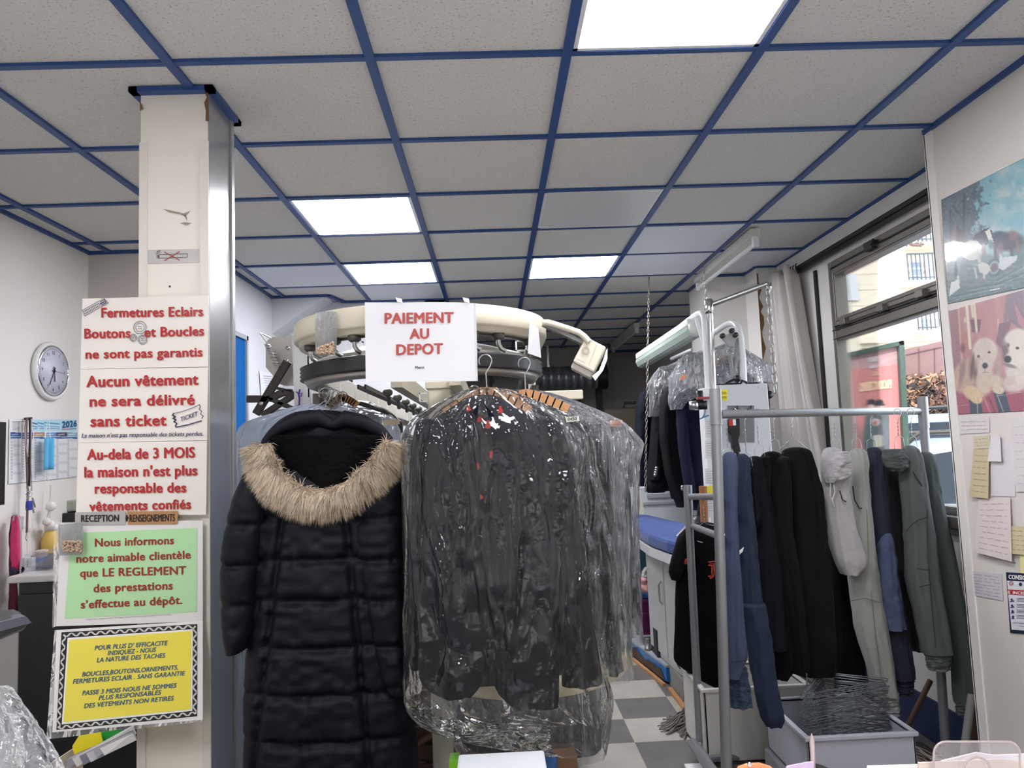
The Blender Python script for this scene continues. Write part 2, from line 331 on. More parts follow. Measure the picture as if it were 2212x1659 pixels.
# light panels recessed in the grid
def light_panel(i,j,on,label):
    x0,y0=GX+.6*i+.016,GY+.6*j+.013; x1,y1=x0+.568,y0+.574
    t=thing('ceiling_light',label,'light',((x0+x1)/2,(y0+y1)/2,CEIL),'light panels in the ceiling grid')
    f=MB(); w_=.014
    for a,b in (((x0,y0),(x1,y0+w_)),((x0,y1-w_),(x1,y1)),((x0,y0),(x0+w_,y1)),((x1-w_,y0),(x1,y1))): f.box((*a,CEIL-.002),(*b,CEIL+.005))
    f.build('frame',PLASW,t)
    if on:
        m=mat('lit_panel',(248,247,252),.5,emit=PANEL)
    else: m=mat('unlit_panel',(208,210,214),.35)
    d=MB(); d.box((x0+w_,y0+w_,CEIL-.0005),(x1-w_,y1-w_,CEIL+.004)); d.build('diffuser',m,t)
    return t
for i,j,on,l in [(2,-1,1,'large glaring square light panel nearest, cut by the top edge of the picture'),(0,2,1,'lit ceiling panel just right of the pillar, larger of the two there'),(0,4,1,'lit ceiling panel above the left end of the PAIEMENT notice'),(2,4,1,'lit ceiling panel above the cream switch box on its arm'),(2,2,0,'unlit pale grey ceiling panel with a faint stain, between lit ones')]:
    light_panel(i,j,on,l)
for i,j in ((-1,-3),(2,-4),(-2,0)):
    pass
# panels behind the camera that light the front of the shop
for i,j in ((-1,-3),(2,-4)): 
    light_panel(i,j,1,'lit ceiling panel over the customer side of the counter')
# smoother, bluish replacement tiles
for k,(i,j) in enumerate([(-1,4),(0,5),(3,3),(3,4),(4,4)]):
    mb=MB(); x0,y0=GX+.6*i+.016,GY+.6*j+.013; mb.box((x0,y0,CEIL-.001),(min(x0+.568,2.02),y0+.574,CEIL+.005)); structure(mb.build('ceiling_panel',mat('smooth_tile',(214,218,226),.6)))
# walls
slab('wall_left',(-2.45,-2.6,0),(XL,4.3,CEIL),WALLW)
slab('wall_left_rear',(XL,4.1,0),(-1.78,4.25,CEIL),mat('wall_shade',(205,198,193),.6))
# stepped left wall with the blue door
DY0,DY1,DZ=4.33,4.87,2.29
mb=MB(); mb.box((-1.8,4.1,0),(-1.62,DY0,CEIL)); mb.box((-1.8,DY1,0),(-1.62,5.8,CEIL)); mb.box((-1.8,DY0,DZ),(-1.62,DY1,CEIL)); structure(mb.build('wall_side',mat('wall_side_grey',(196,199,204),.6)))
mb=MB(); mb.box((-1.67,DY0+.02,0),(-1.626,DY1-.02,DZ-.02)); d=structure(mb.build('door_1',mat('door_blue',(0,82,150),.6,bump=(9,.15,.01),var=(3,.08),spec=.1)))
mb=MB(); mb.box((-1.69,DY0-.0,0),(-1.612,DY0+.03,DZ)); mb.box((-1.69,DY1-.03,0),(-1.612,DY1,DZ)); mb.box((-1.69,DY0,DZ-.03),(-1.612,DY1,DZ)); structure(mb.build('trim_2',mat('door_frame_grey',(150,156,164),.6)))
# rear-left wall, sloping stair soffit and wall beyond
zl=P(601,722,5.42)[2]; mb=MB()
mb.prism([(-1.625,5.42,zl),(-1.22,5.42,CEIL),(-1.625,5.42,CEIL)],(0,.26,0)); structure(mb.build('wall_soffit',MATS['wall_side_grey']))
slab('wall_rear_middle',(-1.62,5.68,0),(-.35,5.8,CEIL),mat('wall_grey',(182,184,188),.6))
# right: column, window wall, partition
mb=MB(); mb.box((1.61,5.2,0),(2.2,5.72,CEIL)); mb.box((1.88,4.96,0),(2.2,5.2,CEIL)); c=structure(mb.build('pillar_rear',WALLW))
mb=MB()
chip=random.Random(3); z=2.62
prev=None; pts=[]
while z>1.5:
    w_=chip.choice((.006,.012,.022,.03)); pts.append((z,w_)); z-=chip.uniform(.02,.09)
for (z0,w0),(z1,w1) in zip(pts,pts[1:]): mb.add([(1.879,4.959,z0),(1.879+w0,4.959,z0),(1.879+w1,4.959,z1),(1.879,4.959,z1)],[(0,3,2,1)]) if 0 else mb.add([(1.879,4.958,z0),(1.879+w0,4.958,z0),(1.879+w1,4.958,z1),(1.879,4.958,z1)],[(0,1,2,3)])
structure(mb.build('trim_3',mat('chipped_board',(122,92,62),.9,var=(20,.3)),c))
WY0,WY1=2.95,4.24; ZS,ZM0,ZM1,ZT=1.10,2.03,2.10,2.50
mb=MB(); mb.box((XR,4.24,0),(XR+.05,5.2,CEIL)); mb.box((XR,2.6,0),(XR+.05,WY0,CEIL)); mb.box((XR,WY0,0),(XR+.05,WY1,ZS)); mb.box((XR,WY0,ZT),(XR+.05,WY1,CEIL)); structure(mb.build('wall_right',WALLW))
slab('wall_right_rear',(2.0,5.72,0),(2.2,YB+.1,CEIL),WALLW)
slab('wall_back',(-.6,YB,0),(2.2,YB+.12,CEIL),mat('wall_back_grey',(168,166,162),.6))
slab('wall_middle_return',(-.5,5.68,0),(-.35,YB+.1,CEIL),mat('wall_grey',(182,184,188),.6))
mb=MB(); 
for a,b in (((-2.45,-2.7,0),(2.3,-2.55,.55)),((-2.45,-2.7,2.35),(2.3,-2.55,CEIL)),((-2.45,-2.7,.55),(-1.7,-2.55,2.35)),((1.5,-2.7,.55),(2.3,-2.55,2.35)),((-.15,-2.66,.55),(-.05,-2.6,2.35))): mb.box(a,b)
structure(mb.build('wall_front',mat('front_warm',(104,94,84),.6)))
slab('street_front',(-30,-20,-.25),(30,-2.8,-.2),mat('asphalt',(120,118,116),.9,var=(3,.1)))
slab('sun_blocker',(-25,-18,-.2),(25,-16,15),mat('sun_blocker_stone',(196,184,166),.8,var=(1,.1)))  # unseen block added to keep the sun out of the shop front
slab('partition_right',(XP,-2.6,0),(XR+.15,2.78,CEIL),mat('partition_paint',(214,208,203),.5,var=(2,.03)))
mb=MB(); mb.box((XP-.006,2.735,0),(XP,2.785,CEIL)); mb.box((XP-.006,2.78,0),(1.86,2.79,CEIL)); structure(mb.build('trim_4',mat('edge_strip',(226,222,216),.5)))
mb=MB(); mb.box((XR-.012,2.79,.0),(XR,4.96,.2)); structure(mb.build('baseboard_right',mat('skirting_blue',(30,48,84),.5)))
# roller-blind box / curtain rail above the window
mb=MB(); mb.box((XR-.03,2.79,2.575),(XR,4.95,CEIL-.01)); structure(mb.build('trim_5',WHITE))
mb=MB(); mb.box((XR-.045,2.79,2.545),(XR+.0,4.6,2.575)); mb.box((XR-.045,2.79,2.525),(XR-.028,4.6,2.55)); structure(mb.build('trim_6',mat('rail_dark',(46,43,40),.4,.4)))
# window
FRM=mat('window_frame_grey',(122,118,112),.4,.5,var=(5,.2)); FRD=mat('window_seal_dark',(38,34,31),.6)
glass=film('window_glass',dens=.0,gloss=.12,bscale=1,bstr=0,rough=.02)
def frame_rect(mb,y0,y1,z0,z1,wd,xa,xb):
    mb.box((xa,y0,z0),(xb,y0+wd,z1)); mb.box((xa,y1-wd,z0),(xb,y1,z1)); mb.box((xa,y0+wd,z0),(xb,y1-wd,z0+wd)); mb.box((xa,y0+wd,z1-wd),(xb,y1-wd,z1))
w1=thing('window_1',None,None,(XR,(WY0+WY1)/2,ZS),kind='structure')
mb=MB(); frame_rect(mb,WY0,WY1,ZS,ZT,.035,XR-.01,XR+.05); mb.box((XR-.005,WY0,ZM0),(XR+.05,WY1,ZM1)); mb.build('window_frame',FRM,w1,bevel=.003)
mb=MB(); frame_rect(mb,WY0+.035,WY1-.035,ZM1,ZT-.035,.006,XR-.014,XR+.02); mb.box((XR-.012,WY0,ZM1-.012),(XR-.004,WY1,ZM1-.004)); mb.box((XR-.012,WY0,ZM0+.008),(XR-.004,WY1,ZM0+.012));mb.build('window_seal',FRD,w1)
mb=MB(); frame_rect(mb,WY0+.05,WY1-.05,ZM1+.012,ZT-.05,.045,XR-.02,XR+.05); frame_rect(mb,WY0+.075,WY1-.075,ZM1+.035,ZT-.072,.012,XR-.026,XR+.0); mb.build('sash',FRM,w1,bevel=.003)
for i,yy in enumerate((3.3,3.65,4.05)):
    mb=MB(); mb.box((XR-.045,yy-.03,ZM1+.0),(XR-.012,yy+.03,ZM1+.035)); mb.build('hinge',FRM,w1,bevel=.003)
mb=MB(); mb.box((XR-.05,3.66,ZT-.065),(XR-.01,3.74,ZT-.02)); mb.tube([(XR-.04,3.7,ZT-.05),(XR-.06,3.62,ZT-.03)],.006); mb.build('latch',FRD,w1)
mb=MB(); mb.box((XR+.04,WY0+.03,ZS+.03),(XR+.046,WY1-.03,ZM0)); mb.box((XR+.04,WY0+.09,ZM1+.05),(XR+.046,WY1-.09,ZT-.09)); mb.build('pane',glass,w1)
mb=MB(); mb.box((XR-.06,2.79,ZS-.05),(XR+.05,WY1,ZS)); mb.box((XR-.03,2.79,ZS-.09),(XR,WY1,ZS-.055)); structure(mb.build('trim_7',FRM,None,bevel=.004))
# ---------------- left pillar with blue collar
t=bpy.data.objects.new('pillar',None); COL.objects.link(t); t.location=(-.99,2.4,0); t['kind']='structure'
mb=MB(); mb.box((-1.095,2.29,0),(-.882,2.5,CEIL)); mb.build('pillar_core',mat('pillar_cream',(232,226,216),.45,var=(2,.03)),t)
mb=MB()
for x in (-1.097,-.905): mb.box((x,2.284,0),(x+.026,2.2901,2.50))
mb.build('corner_strip',mat('strip_cream',(222,216,207),.4),t)
mb=MB(); mb.box((-.8825,2.292,0),(-.879,2.475,CEIL-.01)); mb.build('side_panel',mat('pillar_steel',(176,178,180),.28,.75,bump=(3,.1,.01)),t)
mb=MB(); mb.box((-.882,2.478,0),(-.872,2.502,CEIL-.01)); mb.build('edge_profile',mat('alu_profile',(196,198,200),.3,.7),t)
mb=MB()
for a,b in (((-1.122,2.262),(-.856,2.292)),((-.882,2.262),(-.856,2.53)),((-1.122,2.5),(-.856,2.53)),((-1.122,2.262),(-1.095,2.53))): mb.box((*a,CEIL-.014),(*b,CEIL+.003))
structure(mb.build('trim_8',BLUEP))
PF=plane_of(np.array((-1.,2.2895,1.)),np.array((-.9,2.2895,1.)),np.array((-1.,2.2895,2.)))
brown=mat('chip_brown',(120,88,60),.9)
for q in ([(440,196),(450,193),(452,262),(444,262),(445,240),(441,222),(447,210)],[(302,222),(307,225),(309,236),(303,240)]): quad(q,(np.array((-1.,2.2835,1.)),PF[1]),brown,t,'chipped_edge',.0012)
for q in ([(352,451),(380,457),(397,461),(412,455),(401,468),(388,463),(365,459)],[(388,482),(401,480),(415,482),(404,487)],[(398,462),(404,470),(405,478),(400,470)]): quad(q,PF,mat('scuff',(160,150,138),.8),t,'scuff',.0008)
for x,y in ((309,203),(442,195)): quad([(x+3*math.cos(a*.785),y+3*math.sin(a*.785)) for a in range(8)],PF,DARKM,t,'screw_head',.001)
quad([(365,617),(369,617),(369,621),(365,621)],PF,DARKM,t,'screw_head',.001)
# ---------------- far end of the shop
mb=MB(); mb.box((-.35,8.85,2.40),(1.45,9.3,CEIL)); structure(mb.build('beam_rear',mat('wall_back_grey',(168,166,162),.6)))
def rib_tube(mb,a,b,r,k):
    a=np.array(a,float);b=np.array(b,float); pts=[];rr=[]
    for i in range(k):
        for f,q in ((0,r*.97),(.85,r*.97),(.88,r*1.04),(.97,r*1.04)): pts.append(a+(b-a)*(i+f)/k); rr.append(q)
    mb.tube(pts,rr,20)
a=P(1150,818,8.6);b=P(1292,814,8.6); t=thing('ventilation_duct','ribbed silver ventilation duct running across the rear of the shop','duct',a)
mb=MB(); rib_tube(mb,a,b,.14,9); mb.build('duct_tube',mat('duct_alu',(150,156,164),.35,.7),t)
for q_ in (.25,.75):
    c_s=a+(b-a)*q_; mb=MB(); mb.box((c_s[0]-.012,c_s[1]-.004,c_s[2]+.13),(c_s[0]+.012,c_s[1]+.004,CEIL)); mb.build('hanging_strap',STEEL,t)
mb=MB(); mb.tube([b-np.array((.02,0,0)),b+np.array((.1,0,0))],.15,20); mb.build('duct_collar',DARKM,t)
mb=MB(); mb.box(P(1286,800,9.0),P(1310,1130,9.05)); mb.box(P(1296,800,9.0),P(1303,1130,8.9)); structure(mb.build('door_2',mat('rear_door_dark',(40,45,58),.5)))
t=thing('water_tank','dark brown metal tank with a black lid handle behind the navy suits','tank',(1.5,7.6,0))
p0=P(1305,882,7.6);p1=P(1392,880,7.6); mb=MB(); mb.box((p0[0],7.6,0),(p1[0]+.2,8.2,p0[2])); mb.build('body',mat('tank_brown',(112,102,92),.5,.3,var=(4,.2)),t,bevel=.02)
mb=MB(); q=p0[2]; mb.tube([(p1[0]-.2,7.7,q),(p1[0]-.19,7.7,q+.05),(p1[0]-.02,7.7,q+.05),(p1[0]-.01,7.7,q)],.014); mb.build('lid_handle',BLACK,t)
t=thing('wall_valve','small dark tap high on the rear wall','valve',P(1251,860,9.38)); mb=MB(); c=P(1251,858,9.38); mb.tube([c,c-np.array((0,.08,0)),c-np.array((0,.08,.06))],.015); mb.box(c-np.array((.05,.09,-.02)),c+np.array((.05,-.07,.03))); mb.build('tap',DARKM,t)
mb=MB(); a=P(1060,812,8.9); b=P(1060,1000,8.9); mb.box((a[0]-.02,8.9,b[2]),(a[0]+.02,8.95,a[2])); structure(mb.build('trim_9',DARKM))
# fluorescent battens on the ceiling
def batten(x,y0,y1,label,yaw=0):
    t=thing('fluorescent_batten',label,'light',(x,(y0+y1)/2,CEIL),'bare tube fittings on the ceiling')
    mb=MB(); mb.box((x-.03,y0,CEIL-.055),(x+.03,y1,CEIL-.004)); mb.build('housing',mat('batten_white',(212,208,202),.45),t,bevel=.004)
    for y in (y0+.01,y1-.01):
        mb=MB(); mb.box((x-.018,y-.012,CEIL-.11),(x+.018,y+.012,CEIL-.05)); mb.build('lamp_holder',PLASW,t,bevel=.004)
    mb=MB(); mb.tube([(x,y0+.02,CEIL-.092),(x,y1-.02,CEIL-.092)],.014,12); mb.build('tube',mat('tube_glass',(222,226,226),.15),t)
batten(1.535,4.02,5.2,'unlit white tube fitting running away from the window side, nearer one')
batten(1.47,7.15,8.6,'unlit tube fitting far back on the dark ceiling')
# ================================================================ NOTICES ON THE PILLAR
YS=2.268
SP=(np.array((0,YS,1.)),np.array((0,-1.,0)))
def board(name,label,q,m,pl=SP,thick=.003,cat='sign',group=None):
    W=[hit(*p,pl) for p in q]; c=sum(W)/4; t=thing(name,label,cat,(c[0],c[1],min(p[2] for p in W)),group)
    quad(q,pl,m,t,'board',0,thick); return t
def ring_line(mb,cx,cy,r,w,pl,lift,n=28,ry=None):
    ry=ry or r; nn=pl[1] if (CAM-pl[0])@pl[1]>0 else -pl[1]
    V=[hit(cx+(r+s*w/2)*math.cos(6.2832*k/n),cy+(ry+s*w/2)*math.sin(6.2832*k/n),pl)+nn*lift for s in (-1,1) for k in range(n)]
    mb.add(V,[(k,(k+1)%n,n+(k+1)%n,n+k) for k in range(n)])
def poly_line(mb,pts,w,pl,lift):
    nn=pl[1] if (CAM-pl[0])@pl[1]>0 else -pl[1]
    for (x0,y0),(x1,y1) in zip(pts,pts[1:]):
        L=math.hypot(x1-x0,y1-y0) or 1; nx,ny=-(y1-y0)/L*w/2,(x1-x0)/L*w/2; ex,ey=(x1-x0)/L*w*.4,(y1-y0)/L*w*.4
        mb.add([hit(*p,pl)+nn*lift for p in ((x0+nx-ex,y0+ny-ey),(x1+nx+ex,y1+ny+ey),(x1-nx+ex,y1-ny+ey),(x0-nx-ex,y0-ny-ey))],[(0,1,2,3)])
S1=board('notice_board','top white board with red lettering on zips, buttons and buckles','x' and [(178,645),(450,638.5),(449,792),(174,797)],BOARD)
pl=SP; LF=.004
for tx,a,b,c in [('Fermetures Eclairs',(221,686),(439,683),20),('Boutons',(184.5,731),(282.5,729.5),20),('et Boucles',(314,728),(441,725),20),('ne sont pas garantis',(187,775),(438,770),19)]:
    text(tx,pl,a,b,c,RED,S1,.028,lift=LF)
mb=MB(); zc=(177,682); zd=(229,645)
def zp(u,v): return (179+ (226-179)*u -5*v*.0+ v*5.5, 671-(671-645)*u+ v*12)
poly_line(mb,[zp(0,0),zp(1,0),zp(1.08,1),zp(0,1),zp(0,0)],1,pl,LF); poly_line(mb,[zp(.8,.2),zp(1,.2),zp(1,.8),zp(.8,.8)],1.5,pl,LF); poly_line(mb,[zp(.75,.5),zp(.95,.5)],2,pl,LF)
for k in range(11): poly_line(mb,[zp(.05+k*.065,.25),zp(.05+k*.065,.38)],1.6,pl,LF); poly_line(mb,[zp(.05+k*.065,.62),zp(.05+k*.065,.76)],1.6,pl,LF)
mb.build('zip_drawing',NAVYT,S1)
mb=MB()
for cx,cy,r in ((303.5,708,13.5),(289,730,7.5),(309,734,9.5)):
    ring_line(mb,cx,cy,r,1.3,pl,LF); ring_line(mb,cx,cy,r*.68,1,pl,LF)
    for dx,dy in ((-1,-1),(1,-1),(1,1),(-1,1)): ring_line(mb,cx+dx*r*.16,cy+dy*r*.16,r*.05,1.2,pl,LF,8)
mb.build('button_drawing',mat('ink_grey',(90,92,110),.5),S1)
S2=board('notice_board','middle white board on the pillar asking for the ticket',[(174,798),(449,793.5),(447,951),(169,956)],BOARD)
for tx,a,b,c in [('Aucun vêtement',(189,836),(429,831),23),('ne sera délivré',(196,878),(421,874),22),('sans ticket',(198,921.5),(360,919),23)]: text(tx,pl,a,b,c,RED,S2,.03,lift=LF)
text("La maison n'est pas responsable des tickets perdus.",pl,(178,945.7),(439.5,941),9,NAVYT,S2,.012,.25,lift=LF)
mb=MB(); poly_line(mb,[(376,893),(395,889),(415,882),(432,874)],1.2,pl,LF)
zz=[(432,874),(434,880),(431,884),(437,889),(434,894),(440,899),(437,904)]; poly_line(mb,zz,1.4,pl,LF)
zz=[(376,893),(374,897),(380,900),(375,904),(381,907),(377,911),(383,915),(380,921)]; poly_line(mb,zz,2.6,pl,LF); poly_line(mb,[(381,923),(410,917),(436,909)],2.2,pl,LF); mb.build('ticket_outline',NAVYT,S2)
text('TICKET',pl,(391,911),(428,898),9.5,NAVYT,S2,.01,lift=LF)
S3=board('notice_board','third white board, red lettering about three months',[(169,957),(447,952),(445,1112),(164,1113)],BOARD)
for tx,a,b,c in [('Au-dela de 3 MOIS',(190.5,993),(421.5,988),22),("la maison n'est plus",(184.5,1031),(426.5,1026.5),22),('responsable des',(207,1065.5),(402.5,1063),21),('vêtements confiés',(195,1103.5),(413,1098.5),20)]: text(tx,pl,a,b,c,RED,S3,.028,lift=LF)
PL2=(np.array((0,YS-.008,1.)),np.array((0,-1.,0)))
t=board('name_plate','small silver plate lettered RECEPTION',[(162,1107),(271,1104.5),(271,1133),(162,1134)],mat('plate_silver',(186,184,182),.35,.5),PL2,group='engraved plates on the pillar')
text('RECEPTION',PL2,(176,1127),(257,1126),14,INK,t,.02)
t=board('name_plate','small copper-coloured plate lettered RENSEIGNEMENTS',[(275,1105),(383.5,1104),(383.5,1131.5),(276,1133)],mat('plate_copper',(188,140,98),.35,.5),PL2,group='engraved plates on the pillar')
text('RENSEIGNEMENTS',PL2,(280.5,1127),(378,1125.5),15,INK,t,.012)
# green notice
PL3=(np.array((0,YS-.004,1.)),np.array((0,-1.,0)))
t=board('notice_sheet','pale green notice in a plastic sleeve about payment on deposit',[(131,1129),(438,1124.5),(438,1342),(120.5,1353)],mat('sleeve_white',(226,224,222),.3,coat=.5),PL3,.002)
quad([(153.5,1151.5),(426,1140),(425,1321.5),(140,1336.5)],PL3,mat('notice_green',(176,222,168),.35,coat=.6),t,'green_print',.001)
RB=mat('letter_redbrown',(150,44,34),.4)
for tx,a,b in [('Nous informons',(206.6,1180.5),(376,1175)),('notre aimable clientèle',(166.5,1215.4),(412,1206)),('que LE REGLEMENT',(174.5,1246),(402,1240)),('des prestations',(203.5,1279),(373.5,1272.6)),("s’effectue au dépôt.",(176,1314),(394,1304))]: text(tx,PL3,a,b,17,RB,t,.026,lift=.0025)
text('Groupe 1977 C.I. Imprimerie base sur The Package is Classe O 0 0 0 & a automobile Teg Sieclea 0 0 0 0 7 & co metre.e',PL3,(188,1339),(372,1328),2.2,INK,t,.0,lift=.002)
quad([(118,1120),(131,1129),(120.5,1353),(113,1356)],PL3,film('sleeve_film',.25,.3),t,'sleeve_edge',.001)
# yellow notice: lower left corner stands off the pillar
a=P(122,1361,YS-.004);b=P(438,1341,YS-.004);c=P(113,1582,YS-.075); PL4=plane_of(a,b,c)
t=board('notice_sheet','yellow notice with a black twisted-rope border, lowest on the pillar',[(122,1361),(438,1341),(438,1554.6),(113,1582)],mat('sleeve_white',(226,224,222),.3,coat=.5),PL4,.002)
quad([(133,1366),(426.5,1348),(426.5,1547),(122,1577)],PL4,INK,t,'black_border',.001)
quad([(146.6,1378),(417,1359),(416,1535.5),(134,1565)],PL4,PAPER,t,'white_line',.0016)
quad([(150,1382),(414,1363),(413,1532),(138,1560)],PL4,mat('notice_yellow',(232,216,66),.35,coat=.6),t,'yellow_print',.0022)
mb=MB(); cs=[(139.5,1372),(422,1353.5),(421.5,1541),(127.5,1571.5)]
for k in range(4):
    (x0,y0),(x1,y1)=cs[k],cs[(k+1)%4]; L=math.hypot(x1-x0,y1-y0); n=int(L/1.5); nx,ny=-(y1-y0)/L,(x1-x0)/L
    pts=[(x0+(x1-x0)*i/n+nx*3.1*math.sin(i/n*L/21*6.283),y0+(y1-y0)*i/n+ny*3.1*math.sin(i/n*L/21*6.283)) for i in range(n+1)]
    for i in range(n): 
        ww=1.1+2.6*abs(math.cos((i+.5)/n*L/21*6.283)); poly_line(mb,pts[i:i+2],ww,PL4,.0026)
mb.build('rope_pattern',PAPER,t)
BT=mat('letter_blue',(40,84,122),.45)
for tx,a,b in [("POUR PLUS D' EFFICACITE",(206,1404.6),(363.6,1393.4)),('INDIQUEZ - NOUS',(234,1415.5),(338.5,1408)),('LA NATURE DES TACHES',(210.5,1430.7),(358.4,1420.3)),('BOUCLES,BOUTONS,ORNEMENTS,',(178.7,1461.5),(385.6,1446)),('FERMETURES ECLAIR . SANS GARANTIE',(158.8,1477),(401.4,1458.7)),('PASSE 3 MOIS NOUS NE SOMMES',(179,1502),(383,1485)),('PLUS RESPONSABLES',(214.6,1512.5),(349.7,1500)),('DES VETEMENTS NON RETIRES',(183,1529.5),(377,1512.5))]: text(tx,PL4,a,b,9.6,BT,t,.022,.25,lift=.0035)
quad([(118,1362),(122,1361),(113,1582),(438,1554.6),(438,1558),(103,1597),(101,1590)],PL4,MATS['sleeve_film'],t,'sleeve_edge',.001)
# no-smoking strip
t=board('sticker','grey no-smoking sticker with a crossed-out cigarette',[(316,540),(430,537.5),(430,567),(316,570)],mat('sticker_grey',(190,187,183),.4),(np.array((0,2.2885,1.)),SP[1]),.0006,'sticker')
q=(np.array((0,2.2885,1.)),SP[1]); mb=MB(); poly_line(mb,[(344,550),(405,548.5),(405,556),(344,558),(344,550)],.9,q,.001)
for k in range(3): poly_line(mb,[(339+k*2,550.5),(339+k*2,557.5)],.8,q,.001); poly_line(mb,[(338+k*2.5,549),(339+k*2.5,545),(342+k*2.5,541)],.7,q,.001)
mb.build('cigarette_drawing',INK,t)
mb=MB(); poly_line(mb,[(356,545),(388,562)],2,q,.0014); poly_line(mb,[(388,544),(356,563)],2,q,.0014); mb.build('red_cross',mat('cross_red',(160,60,56),.5),t)
# small bag of screws/beads taped to the green notice
BUB=film('bubble_wrap',.42,.07,bscale=60,bstr=.8,rough=.2); BEAD=mat('beads_tan',(190,164,140),.6)
def bead_fill(px0,py0,px1,py1,Y,n,r,m,parent,name='beads',slope=0):
    mb=MB(); rr=random.Random(5)
    for i in range(n):
        x=rr.uniform(px0,px1); y=rr.uniform(py0+slope*(1-(x-px0)/(px1-px0)),py1); c=P(x,y,Y+rr.uniform(-.016,-.004)); mb.ball(c,r*rr.uniform(.7,1.2),5)
    o=mb.build(name,m,parent); o['kind']='stuff'; return o
def pouch(label,px,py,w,h,Y,beads,group=None):
    c=P(px,py+h/2,Y); t=thing('bubble_wrap_pouch',label,'pouch',(c[0],c[1],P(px,py+h/2,Y)[2]),group)
    loft([(py-h/2,px-w/2,px+w/2,.002),(py-h*.1,px-w/2-1,px+w/2+1,.01),(py+h*.35,px-w/2,px+w/2,.016),(py+h/2,px-w/2+2,px+w/2-2,.003)],Y,None,24,16).build('pouch_film',BUB,t); beads(t); return t
pouch('small clear pouch of brown seeds taped to the upper left of the green notice',153,1165,52,68,2.24,lambda t:bead_fill(136,1168,176,1192,2.24,260,.0032,BEAD,t))
mb=MB();mb.tube([P(272,1119,2.25),P(276,1119,2.25)],.004)
solo(mb,'plate_joiner',INK,'tiny black clip between the two engraved plates','clip')
# ================================================================ LEFT WALL: clock, calendar, hanging things
WLP=(np.array((XL+.0,3.,1.)),np.array((1.,0,0)))
c=PX(105,802,XL); t=thing('wall_clock','round white wall clock with black numerals on the left wall','clock',(c[0],c[1],c[2]-.15))
mb=MB(); mb.lathe(c,[(.142,0),(.150,.008),(.150,.018),(.145,.027),(.137,.029),(.131,.024),(.127,.022)],56,(1,0,0)); mb.build('case',mat('clock_white',(224,224,226),.35),t)
mb=MB(); mb.lathe(c+np.array((.042,0,0)),[(.1185,0),(.1235,.0),(.1235,.004),(.1185,.004)],56,(1,0,0)); mb.lathe(c+np.array((.03,0,0)),[(.1185,0),(.121,0),(.121,.014),(.1185,.014),(.1185,0)],56,(1,0,0)); 
mb=MB(); n_=64
V=[c+np.array((.0+h,r*math.cos(6.2832*k/n_),r*math.sin(6.2832*k/n_))) for r,h in ((.123,.022),(.124,.029),(.127,.031),(.131,.025)) for k in range(n_)]
mb.add(V,[(i*n_+k,i*n_+(k+1)%n_,(i+1)*n_+(k+1)%n_,(i+1)*n_+k) for i in range(3) for k in range(n_)],True); mb.build('bezel',CHROME,t)
mb=MB(); mb.lathe(c+np.array((.022,0,0)),[(.124,0),(.124,.002)],56,(1,0,0)); mb.build('dial',mat('dial_lilac',(202,204,222),.4),t)
xd=c[0]+.0255
def on_dial(a,r): return np.array((xd,c[1]+r*math.sin(a),c[2]+r*math.cos(a)))
for h in range(1,13):
    V,Fc=glyphs(str(h),.012,0); a=h*math.pi/6; o=on_dial(a,.094); sc=.024
    W=[o+np.array((0,(v[0]-V[:,0].mean())*sc,(v[1]-.36)*sc)) for v in V]; mb=MB(); mb.add(W,Fc); mb.build('numeral',INK,t)
mb=MB()
for k in range(60): mb.bar(on_dial(k*math.pi/30,.110),on_dial(k*math.pi/30,.114),.0012)
mb.build('minute_ring',INK,t)
for nm,a,r,wd,mm in (('hour_hand',math.radians(174),.055,.006,INK),('minute_hand',math.radians(207),.082,.004,INK),('second_hand',math.radians(93),.085,.0015,mat('hand_grey',(70,72,90),.4))):
    mb=MB(); off=np.array((.004,0,0)); mb.bar(on_dial(a+math.pi,.022)+off,on_dial(a,r)+off,wd,.0012,up=(1,0,0)); mb.build(nm,mm,t)
mb=MB(); mb.lathe(on_dial(0,0),[(.006,0),(.006,.008)],12,(1,0,0)); mb.build('hub',INK,t)
# calendar
def cal_paint(px,py):
    p=Pic(px,py,(222,224,228)); 
    L=lambda x:905+(x-20)*.002  # nearly level top
    p.poly([(55,906),(166,906),(166,932),(55,932)],(176,212,230)); p.poly([(20,906),(70,906),(70,933),(20,933)],(226,228,230))
    r=random.Random(2)
    for k in range(7): p.line(27,913+k*2.6,27+r.uniform(10,16),913+k*2.6,.9,(150,150,158)); p.line(44,917+k*2.3,54,917+k*2.3,.8,(160,162,170))
    p.line(26,911,54,911,1.3,(110,112,124))
    for a,b,cc in ((68,80,(40,70,120)),(82,94,(60,130,180)),(96,128,(70,140,180))): p.line(a,913,b,916,2.5,cc); p.line(a,920,b,922,1.5,cc); p.line(a+4,926,b,926,1.3,(90,110,140))
    for a,cc in ((22.5,(40,80,150)),(48,(70,90,130)),(73.5,(180,140,110)),(98,(90,140,190)),(121.5,(60,60,90)),(145,(120,170,190))):
        p.poly([(a,934),(a+23,934),(a+23,943),(a,943)],cc); p.poly([(a,944),(a+23,944),(a+23,947.5),(a,947.5)],(24,96,160))
        p.line(a+4,939,a+17,938,2,(225,225,235),.8)
        for k in range(31):
            y=949.5+k*2.85; p.line(a+1,y,a+4,y,1,(90,92,100),.7,.3); p.line(a,y+1.4,a+23,y+1.4,.3,(190,192,198),.6,.3)
            if (k+int(a))%7 in (5,6): p.poly([(a+5,y-1.3),(a+23,y-1.3),(a+23,y+1.4),(a+5,y+1.4)],(202,204,210))
        p.line(a+24,934,a+24,1040,.6,(200,202,206))
    return p.c
ca=[PX(20,905,XL+.004),PX(167,906,XL+.004),PX(167,1030,XL+.004),PX(18,1046,XL+.004)]
